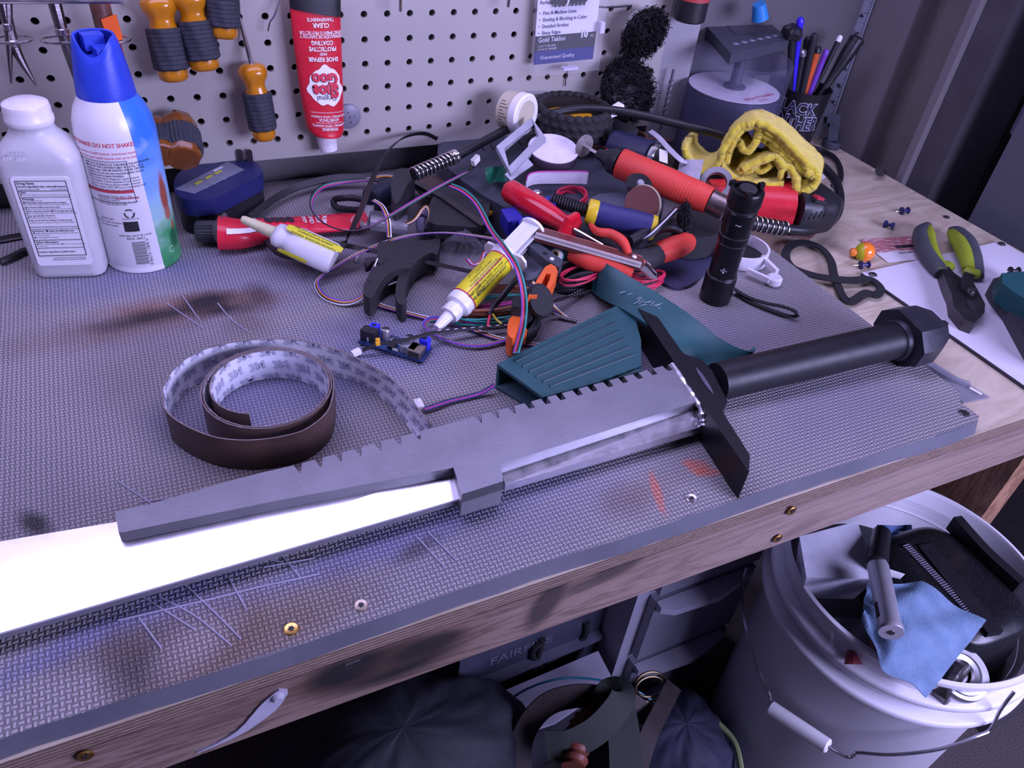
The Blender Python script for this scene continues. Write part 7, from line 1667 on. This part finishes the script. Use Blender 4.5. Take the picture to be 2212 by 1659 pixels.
# ================= under the bench =================
BC = Vector((.6441, -.5627, 0)); 
def onCyl(px, py, r, c=BC):
    d = ray(px, py); ox, oy = CAM.x-c.x, CAM.y-c.y; a = d.x*d.x+d.y*d.y; bb = ox*d.x+oy*d.y; cc = ox*ox+oy*oy-r*r; q = bb*bb-a*cc
    return CAM + d*((-bb - math.sqrt(max(0, q)))/a)
M_bk = mt('bucket_plastic', (.76, .75, .80), .42, var=.05, nscale=12, bump=.1)
bk = thing('bucket', 'white plastic bucket with wire handle full of odds and ends under the bench', 'bucket', (BC.x, BC.y, 0))
TB = T(BC); ZR = .47
b = B(TB); b.lathe([(0, .004), (.118, .004), (.122, .008), (.1415, ZR-.055), (.143, ZR-.050), (.146, ZR-.012), (.1505, ZR-.010), (.1535, ZR-.004), (.1525, ZR), (.1480, ZR+.0010), (.1455, ZR-.003), (.1380, .05), (.118, .010), (0, .010)], 96); obj('body', b, M_bk, bk, ang=50)
for k, (z, r) in enumerate(((ZR-.034, .1575), (ZR-.064, .1600))):
    b = B(TB); b.lathe([(.142, z-.008), (r-.001, z-.009), (r+.0010, z-.006), (r+.0010, z), (r-.0010, z+.0020), (.144, z+.001)], 96); obj('collar_ring', b, M_bk, bk, ang=50)
hw = [onCyl(x, y, .168) for x, y in ((1612, 1226), (1604, 1262), (1607, 1330), (1624, 1400), (1650, 1475), (1663, 1500), (1664, 1524))]
M_gal = mt('galvanised_wire', (.55, .55, .58), .3, 1, var=.05)
obj('handle_wire', B().tube(curve(hw, 6), .0019, 8), M_gal, bk)
g0, g1 = onCyl(1664, 1528, .170), onCyl(1790, 1613, .172)
hw2 = [g1] + [onCyl(x, y, r) for x, y, r in ((1812, 1627, .172), (1834, 1636, .172), (1846, 1630, .172), (1856, 1626, .172), (1930, 1630, .172), (2030, 1618, .172), (2110, 1590, .170), (2140, 1575, .168), (2160, 1535, .165), (2190, 1495, .160))]
obj('handle_wire', B().tube(curve(hw2, 5), .0019, 8), M_gal, bk)
obj('handle_grip', B().cyl(g0, g1, .0090, None, 24, .0015), WH, bk)
# contents
m, nt, bs = new_mat('blue_shop_towel'); n = N(nt); v = n.obj(); f = n.noise(v, 500, 3, .7)
nt.links.new(n.ramp(n.noise(v, 60, 4), [(.3, (.13, .215, .34)), (.7, (.19, .28, .42))]), bs.inputs['Base Color']); bs.inputs['Roughness'].default_value = .95; nt.links.new(n.bump(f, .8, .001), bs.inputs['Normal']); M_btow = m
def poly(pts, n=12):
    P = [on(*p) for p in pts]; L = [(P[i+1]-P[i]).length for i in range(len(P)-1)]; T_ = sum(L); out = []
    for k in range(36+1):
        d = T_*k/36; i = 0
        while i < len(L)-1 and d > L[i]: d -= L[i]; i += 1
        out.append(P[i] + (P[i+1]-P[i])*min(1, d/L[i]))
    return out
tt = poly([(1874, 1257, -.262), (1900, 1262, -.258), (1990, 1258, -.252), (2127, 1344, -.262)])
bt = poly([(1862, 1335, -.272), (1905, 1443, -.280), (2001, 1504, -.300)])
nn = len(tt)-1
def tf(u, v_):
    i = round(u*nn); p = tt[i]*(1-v_)+bt[i]*v_; k = math.sin(math.pi*v_)*math.sin(math.pi*u)
    return p + Vector((0, 0, .010*k + .0022*math.sin(14*u+9*v_) + .0015*math.sin(23*v_-11*u)))
obj('blue_shop_towel', B().grid(tf, nn, 20, thick=.0012), M_btow, label='crumpled blue paper shop towel draped over the bucket rim', cat='towel', ang=60)
tp4 = opx([(1727, 1159), (1852, 1126), (1894, 1250), (1742, 1247)], -.262)
b = B(); tc4 = sum(tp4, Vector())/4; lo4 = [Vector((tc4.x+(p.x-tc4.x)*.8+.012, tc4.y+(p.y-tc4.y)*.8+.004, p.z-.060)) for p in tp4]
b.hexa(lo4 + tp4, bev=.013, seg=5); obj('white_tub', b, mt('milky_tub', (.58, .58, .66), .3, sub=.2), label='milky white rectangular plastic tub standing in the bucket', cat='tub')
# black vented cover
vc = thing('vented_cover', 'large black vented plastic cover with a row of slots in the bucket', 'cover', on(2060, 1250, -.32))
M_vc = mt('dusty_black', (.010, .010, .012), .32, dust=.35, coat=.1)
q1_, q2_ = on(1968, 1128, -.27), on(2178, 1342, -.27); vcx = (q2_-q1_); La = vcx.length/2+.006; vcx.normalize(); vcy = Vector((-vcx.y, vcx.x, 0)); vcc = on(2066, 1246, -.270)
Lb = .062
def vdome(u, v_):
    a = 2*math.pi*u; c, s_ = math.cos(a), math.sin(a); e = .55; x = math.copysign(abs(c)**e, c); y = math.copysign(abs(s_)**e, s_)
    r = min(1, v_*1.12); z = 0 if v_ < .6 else -.022*((v_-.6)/.4)**2.2
    if v_ > .89: z -= .06*(v_-.89)/.11
    return vcc + vcx*(La*x*r*(1+.04*(v_ > .95))) + vcy*(Lb*y*r*(1+.04*(v_ > .95))) + Vector((0, 0, z))
b = B(); b.grid(vdome, 80, 26, cu=True); obj('shell', b, M_vc, vc, ang=60)
b = B(); a_, c_ = on(1968, 1172, -.2690), on(2140, 1350, -.2690); dvec = (c_-a_); nS = 40; pr = dvec.normalized(); pn_ = Vector((-pr.y, pr.x, 0)); pn_ = -pn_ if pn_.y < 0 else pn_
for k in range(nS):
    p = a_ + dvec*((k+.5)/nS) + pn_*.010; L_ = .0085; b.strip([p - pn_*.0055 + Vector((0, 0, .0005)), p + pn_*L_*.5 + Vector((0, 0, .0005))], .0013, .0010)
obj('slot_edges', b, mt('slot_grey', (.20, .19, .24), .3), vc)
b = B(); a_, c_ = on(2060, 1128, -.268), on(2200, 1270, -.268); b.strip(curve([a_, (a_+c_)/2 + pn_*.004, c_], 6), .012, .022); obj('side_rail', b, M_blk, vc)
b = B(); p0, p1 = on(1985, 1195, -.285), on(2135, 1385, -.285); b.strip([p0, p1], .020, .035); obj('front_lip', b, M_blk, vc)
# metal torch
p0, p1 = on(1896, 1222, -.236), on(1925, 1366, -.236); M, L_ = tool_axis(p0, p1); t = thing('metal_torch', 'brushed silver cylinder with a screw in its end lying on the blue towel', 'torch', p1)
obj('barrel', B(M).lathe([(0, 0), (.0108, 0), (.0113, .001), (.0113, L_-.012), (.0125, L_-.006), (.0125, L_-.001), (.012, L_), (0, L_)], 40), mt('brushed_aluminium', (.55, .54, .60), .36, .55, var=.04), t)
obj('end_screw', B(axis(p1, p1-p0)).lathe([(0, 0), (.0035, 0), (.0033, .001), (0, .0012)], 16), M_gun, t)
b = B(M); cmt = M.inverted() @ CAM; qa = math.atan2(cmt.y, cmt.x)
b.grid(lambda u, v_: (.0116*math.cos(qa+.7+.5*v_), .0116*math.sin(qa+.7+.5*v_), L_*.62+.018*u), 4, 4); obj('black_label', b, BK, t, ang=180)
# filter can
p = on(2080, 1452, -.300); t = thing('metal_canister_lid', 'round silver ribbed canister end at the front of the bucket', 'canister', p); M = axis(p, (-.1, -.35, 1))
obj('rings', B(M).lathe([(.012, -.004), (.0135, 0), (.019, .0008), (.020, .0026), (.024, .0026), (.025, .001), (.029, .001), (.0305, -.003), (.0305, -.03), (0, -.03), (0, -.006), (.010, -.006)], 48), M_alu, t)
obj('hub', B(M).lathe([(0, .002), (.0035, .002), (.0045, 0), (.0045, -.006), (0, -.006)], 18), M_chr, t)
p = on(2060, 1478, -.315); b = B(axis(p, (.2, -.9, .25)))
b.lathe([(0, -.01), (.026, -.01), (.027, .004), (.024, .006), (0, .006)], 48, mod=lambda a, z: 1+.03*math.cos(30*a)); obj('ribbed_filter', b, M_gun, label='dark ribbed cylinder below the silver canister end', cat='filter')
obj('blue_rag', B().grid(lambda u, v_: on(1895+75*u, 1135+95*v_, -.285+.008*math.sin(6*u+4*v_)), 10, 10, thick=.001), mt('dim_blue_cloth', (.05, .09, .20), .9, bump=.4), label='dim blue rag tucked behind the white tub', cat='rag', ang=60)
obj('dark_bottle', B().cyl(on(1905, 1150, -.262), on(1893, 1222, -.250), .0105, .012, 24, .002), M_blk, label='short black tube above the silver torch', cat='tube')
obj('violet_bottle', B().lathe([(0, 0), (.016, 0), (.018, .004), (.018, .03), (.010, .036), (0, .037)], 24, T(on(1935, 1205, -.315))), mt('deep_violet', (.02, .015, .14), .35), label='deep blue-violet bottle cap between torch and vented cover', cat='bottle')
obj('red_wrapper', B().grid(lambda u, v_: on(1835+60*u-10*v_, 1385+50*v_, -.318+.006*math.sin(7*u)), 8, 6, thick=.001), mt('dark_red_wrapper', (.30, .05, .06), .4), label='dark red wrapper deep in the bucket left of the blue towel', cat='wrapper')
obj('clear_wrapper', B().grid(lambda u, v_: on(1795+90*u, 1335+70*v_, -.308+.008*math.sin(6*u+5*v_)), 10, 10, thick=.0008), M_bag, label='crumpled clear wrapper inside the bucket below the white tub', cat='wrapper')
obj('dark_filler', B(TB).lathe([(0, ZR-.075), (.08, ZR-.072), (.138, ZR-.085), (.136, ZR-.10), (0, ZR-.10)], 48, mod=lambda a, z: 1+.03*math.sin(7*a)), mt('filler_black', (.018, .018, .025), .7, var=.5, nscale=40), label='added dark filler closing off the inside of the bucket', cat='scraps', kind='stuff')  # dark filler added so the bucket interior reads dark
obj('loose_wire', B().tube(curve([on(2110, 1175, -.30), on(2150, 1200, -.288), on(2185, 1250, -.286), on(2200, 1330, -.290), on(2195, 1420, -.296), on(2165, 1475, -.300)], 6), .0005, 5), M_gal, label='fine loose wire curving along the inner wall of the bucket', cat='wire')
t = thing('tagged_bag', 'small clear bag with white printed tag between torch and cover', 'bag', on(1925, 1240, -.27)); b = B(); P = [on(x, y, -.268) for x, y in ((1918, 1228), (1955, 1240), (1945, 1250), (1918, 1244))]; b.hexa([p-Vector((0, 0, .001)) for p in P]+P); obj('tag', b, WH, t)

# drawer tower
dy = -.40; xl = onY(1355, 1380, dy).x; zt = .64; Wc, Dc = .20, .20
dt = thing('drawer_tower', 'pale grey plastic drawer tower under the bench beside the bucket', 'drawer tower', (xl+Wc/2, dy+Dc/2, 0)); M_dr = mt('grey_translucent', (.24, .24, .29), .35, var=.03); M_dr2 = mt('drawer_lip_plastic', (.46, .45, .53), .4, var=.03)
b = B(); b.box((xl+Wc/2, dy+Dc/2+.006, zt/2), (Wc, Dc, zt), bev=.004); obj('frame', b, M_dr2, dt)
for k in range(4):
    z0 = .02+k*.155; b = B(); b.box((xl+Wc/2+.006, dy-.002, z0+.07), (Wc-.03, .016, .140), bev=.004); d = obj('drawer', b, M_dr, dt)
    b = B(); zl = z0+.135; P = [(xl+.022, dy-.008), (xl+Wc-.02, dy-.008), (xl+Wc-.02, dy-.018), (xl+Wc*.55, dy-.034), (xl+.040, dy-.030), (xl+.022, dy-.020)]; b.prism(P, zl-.006, zl+.006, bev=.003); obj('drawer_lip', b, M_dr2, d)
# white lid lying below, clear tote behind it
bp = opx([(1013, 1524), (1292, 1406), (1322, 1464), (1312, 1484), (1200, 1560), (1066, 1604)], -.60)
obj('shelf_board', B().prism(flat(bp), ZM-.606, ZM-.60, bev=.002), mt('storage_white', (.52, .50, .60), .45, var=.03), label='white flat board lying on a dark box under the bench', cat='board')
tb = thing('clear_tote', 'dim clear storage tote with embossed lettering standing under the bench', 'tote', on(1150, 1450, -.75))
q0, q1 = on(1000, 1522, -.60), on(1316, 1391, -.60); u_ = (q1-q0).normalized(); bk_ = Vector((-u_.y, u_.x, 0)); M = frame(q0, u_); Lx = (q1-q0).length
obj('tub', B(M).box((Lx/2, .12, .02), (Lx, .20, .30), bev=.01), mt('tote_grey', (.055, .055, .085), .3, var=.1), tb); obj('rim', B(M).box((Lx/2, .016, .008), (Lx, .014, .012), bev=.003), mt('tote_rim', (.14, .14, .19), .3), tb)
b = B(fm(q0 + u_*(Lx*.40) + Vector((0, 0, .045)) + bk_*.0195, u_, (0, 0, 1))); b.text("FAIRFIRE", .026, None, .02); obj('embossed_lettering', b, MATS['tote_rim'], tb, ang=180)
for pts in (((1205, 1440), (1168, 1440), (1150, 1410), (1175, 1380)), ((1180, 1430), (1230, 1400), (1262, 1375), (1268, 1345)), ((1150, 1450), (1162, 1415), (1172, 1380))):
    P = [onN(x, y, q0 + bk_*.017, bk_) for x, y in pts]; obj('dark_decoration', B().tube(curve(P, 5), .005, 8), M_blkm, tb)
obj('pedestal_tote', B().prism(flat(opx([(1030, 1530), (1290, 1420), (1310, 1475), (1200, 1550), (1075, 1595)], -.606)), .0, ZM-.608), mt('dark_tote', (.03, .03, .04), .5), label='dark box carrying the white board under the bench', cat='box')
# black backpack
def lump(nm, c, r, m_, label, cat, seed, squash=(1, 1, 1), amp=.08):
    rnd = random.Random(seed); ph = [rnd.uniform(0, 6) for _ in range(6)]; b = B()
    def f(u, v_):
        a, e = 2*math.pi*u, math.pi*(v_-.5); k = 1+amp*max(0, math.cos(e))*(math.sin(3*a+ph[0]+2*e)+.6*math.sin(5*e+ph[1]+a)+.4*math.sin(9*a+ph[2]-4*e)+.25*math.sin(17*a+11*e+ph[3]))
        return Vector(c) + Vector((r[0]*k*math.cos(e)*math.cos(a), r[1]*k*math.cos(e)*math.sin(a), r[2]*k*math.sin(e)))
    b.grid(f, 72, 36, cu=True); return obj(nm, b, m_, None, label, cat, ang=180)
M_bag2 = mt('black_nylon', (.014, .015, .022), .7, bump=.6, bscale=350, var=.2)
bg = lump('black_backpack', (on(870, 1640, -.56).x, on(870, 1640, -.56).y, .14), (.175, .12, .14), M_bag2, 'black fabric bag slumped in the dark under the bench', 'bag', 1, amp=.05)
obj('bag_strap', B().strip(W([(1010, 1530, -.53), (985, 1580, -.52), (970, 1625, -.53), (975, 1680, -.55)], 6), .016, .004), mt('strap_dark', (.03, .03, .045), .8), label='thin dark strap over the black bag under the bench', cat='strap')
lump('navy_bag', (on(1470, 1590, -.60).x, on(1470, 1590, -.60).y, .08), (.09, .09, .115), mt('navy_nylon', (.022, .022, .045), .75, bump=.5, bscale=300, var=.2), 'dark navy cloth bag beside the bucket on the floor', 'bag', 5, amp=.06)
obj('teal_wire', B().tube(W([(1048, 1574, -.57), (1085, 1525, -.56), (1135, 1490, -.55), (1190, 1470, -.54), (1240, 1464, -.54), (1300, 1470, -.54), (1362, 1486, -.55), (1420, 1520, -.57)], 8), .0016, 8), mt('teal_cable', (.02, .22, .30), .3), label='thin teal wire arching over the white board', cat='wire')
M_lea = mt('brown_leather', (.018, .010, .009), .55, var=.3, bump=.3); M_olv = mt('olive_webbing', (.036, .042, .036), .9, bump=.8, bscale=500)
obj('leather_belt', B().strip(W([(1125, 1670, -.56), (1125, 1610, -.54), (1145, 1560, -.52), (1185, 1520, -.50), (1240, 1504, -.49), (1300, 1506, -.49), (1360, 1520, -.50), (1410, 1560, -.52)], 8), .028, .004, up=(-.2, -.6, .7)), M_lea, label='dark brown leather belt arching over the white board', cat='belt')
obj('leather_belt', B().strip(W([(1455, 1480, -.50), (1430, 1530, -.50), (1405, 1580, -.50), (1385, 1640, -.51), (1375, 1690, -.52)], 8), .022, .004, up=(-.3, -.5, .8)), M_lea, label='dark leather strap hanging from the brass rings', cat='belt')
obj('olive_strap', B().strip(W([(1180, 1610, -.50), (1230, 1608, -.49), (1285, 1580, -.475), (1325, 1540, -.465), (1345, 1505, -.465), (1330, 1492, -.470), (1312, 1500, -.48), (1308, 1530, -.485)], 8), .034, .0025, up=(-.2, -.6, .75)), M_olv, label='olive webbing strap folded over the leather belt', cat='strap')
obj('olive_strap', B().strip(W([(1335, 1520, -.475), (1345, 1570, -.48), (1350, 1620, -.485), (1352, 1690, -.49)], 6), .040, .0025, up=(-.2, -.6, .75)), M_olv, label='olive webbing strap hanging straight down beside the folded one', cat='strap')
b = B(); 
for k in range(5):
    P = [on(1258+60*math.sin(a)*.35, 1600+12*k+10*math.cos(a), -.505) for a in [j*math.pi/6 for j in range(12)]]; 
C_ = W([(1300, 1545, -.50), (1268, 1555, -.50), (1250, 1580, -.50), (1248, 1610, -.50), (1240, 1660, -.50)], 10); b.tube(C_, .014, 12, scale=[1+.12*math.sin(k*1.6) for k in range(len(C_))]); obj('corrugated_hose', b, mt('rust_orange', (.16, .045, .025), .5), label='short rust-coloured corrugated piece among the straps', cat='hose')
for k, (y, lb_) in enumerate(((1478, 'upper of two brass rings on the leather strap'), (1488, 'lower of two brass rings on the leather strap'))):
    c = on(1405, y, -.50); P = [c + Vector((.022*math.cos(a), .014*math.sin(a), .004*math.sin(a))) for a in [j*math.pi/12 for j in range(24)]]; obj('brass_ring', B().tube(P, .0018, 8, closed=True), mt('dull_brass', (.14, .11, .06), .4, 1), label=lb_, cat='ring')
obj('lime_edging', B().tube(W([(1518, 1540, -.60), (1560, 1570, -.60), (1590, 1610, -.60), (1605, 1680, -.60)], 6), .004, 8), mt('lime_piping', (.22, .28, .12), .5), label='pale lime piping edge beside the bucket', cat='piping')
obj('ball_ended_rod', B().tube([on(2168, 1112, -.70), on(2240, 1118, -.70)], .004, 8), M_gal, label='thin steel rod on the floor behind the bench leg', cat='rod')
obj('rod_ball', B().ball(on(2166, 1112, -.70), .010), MATS['light_grey_plastic'], label='small pale ball at the end of the rod on the floor', cat='ball')
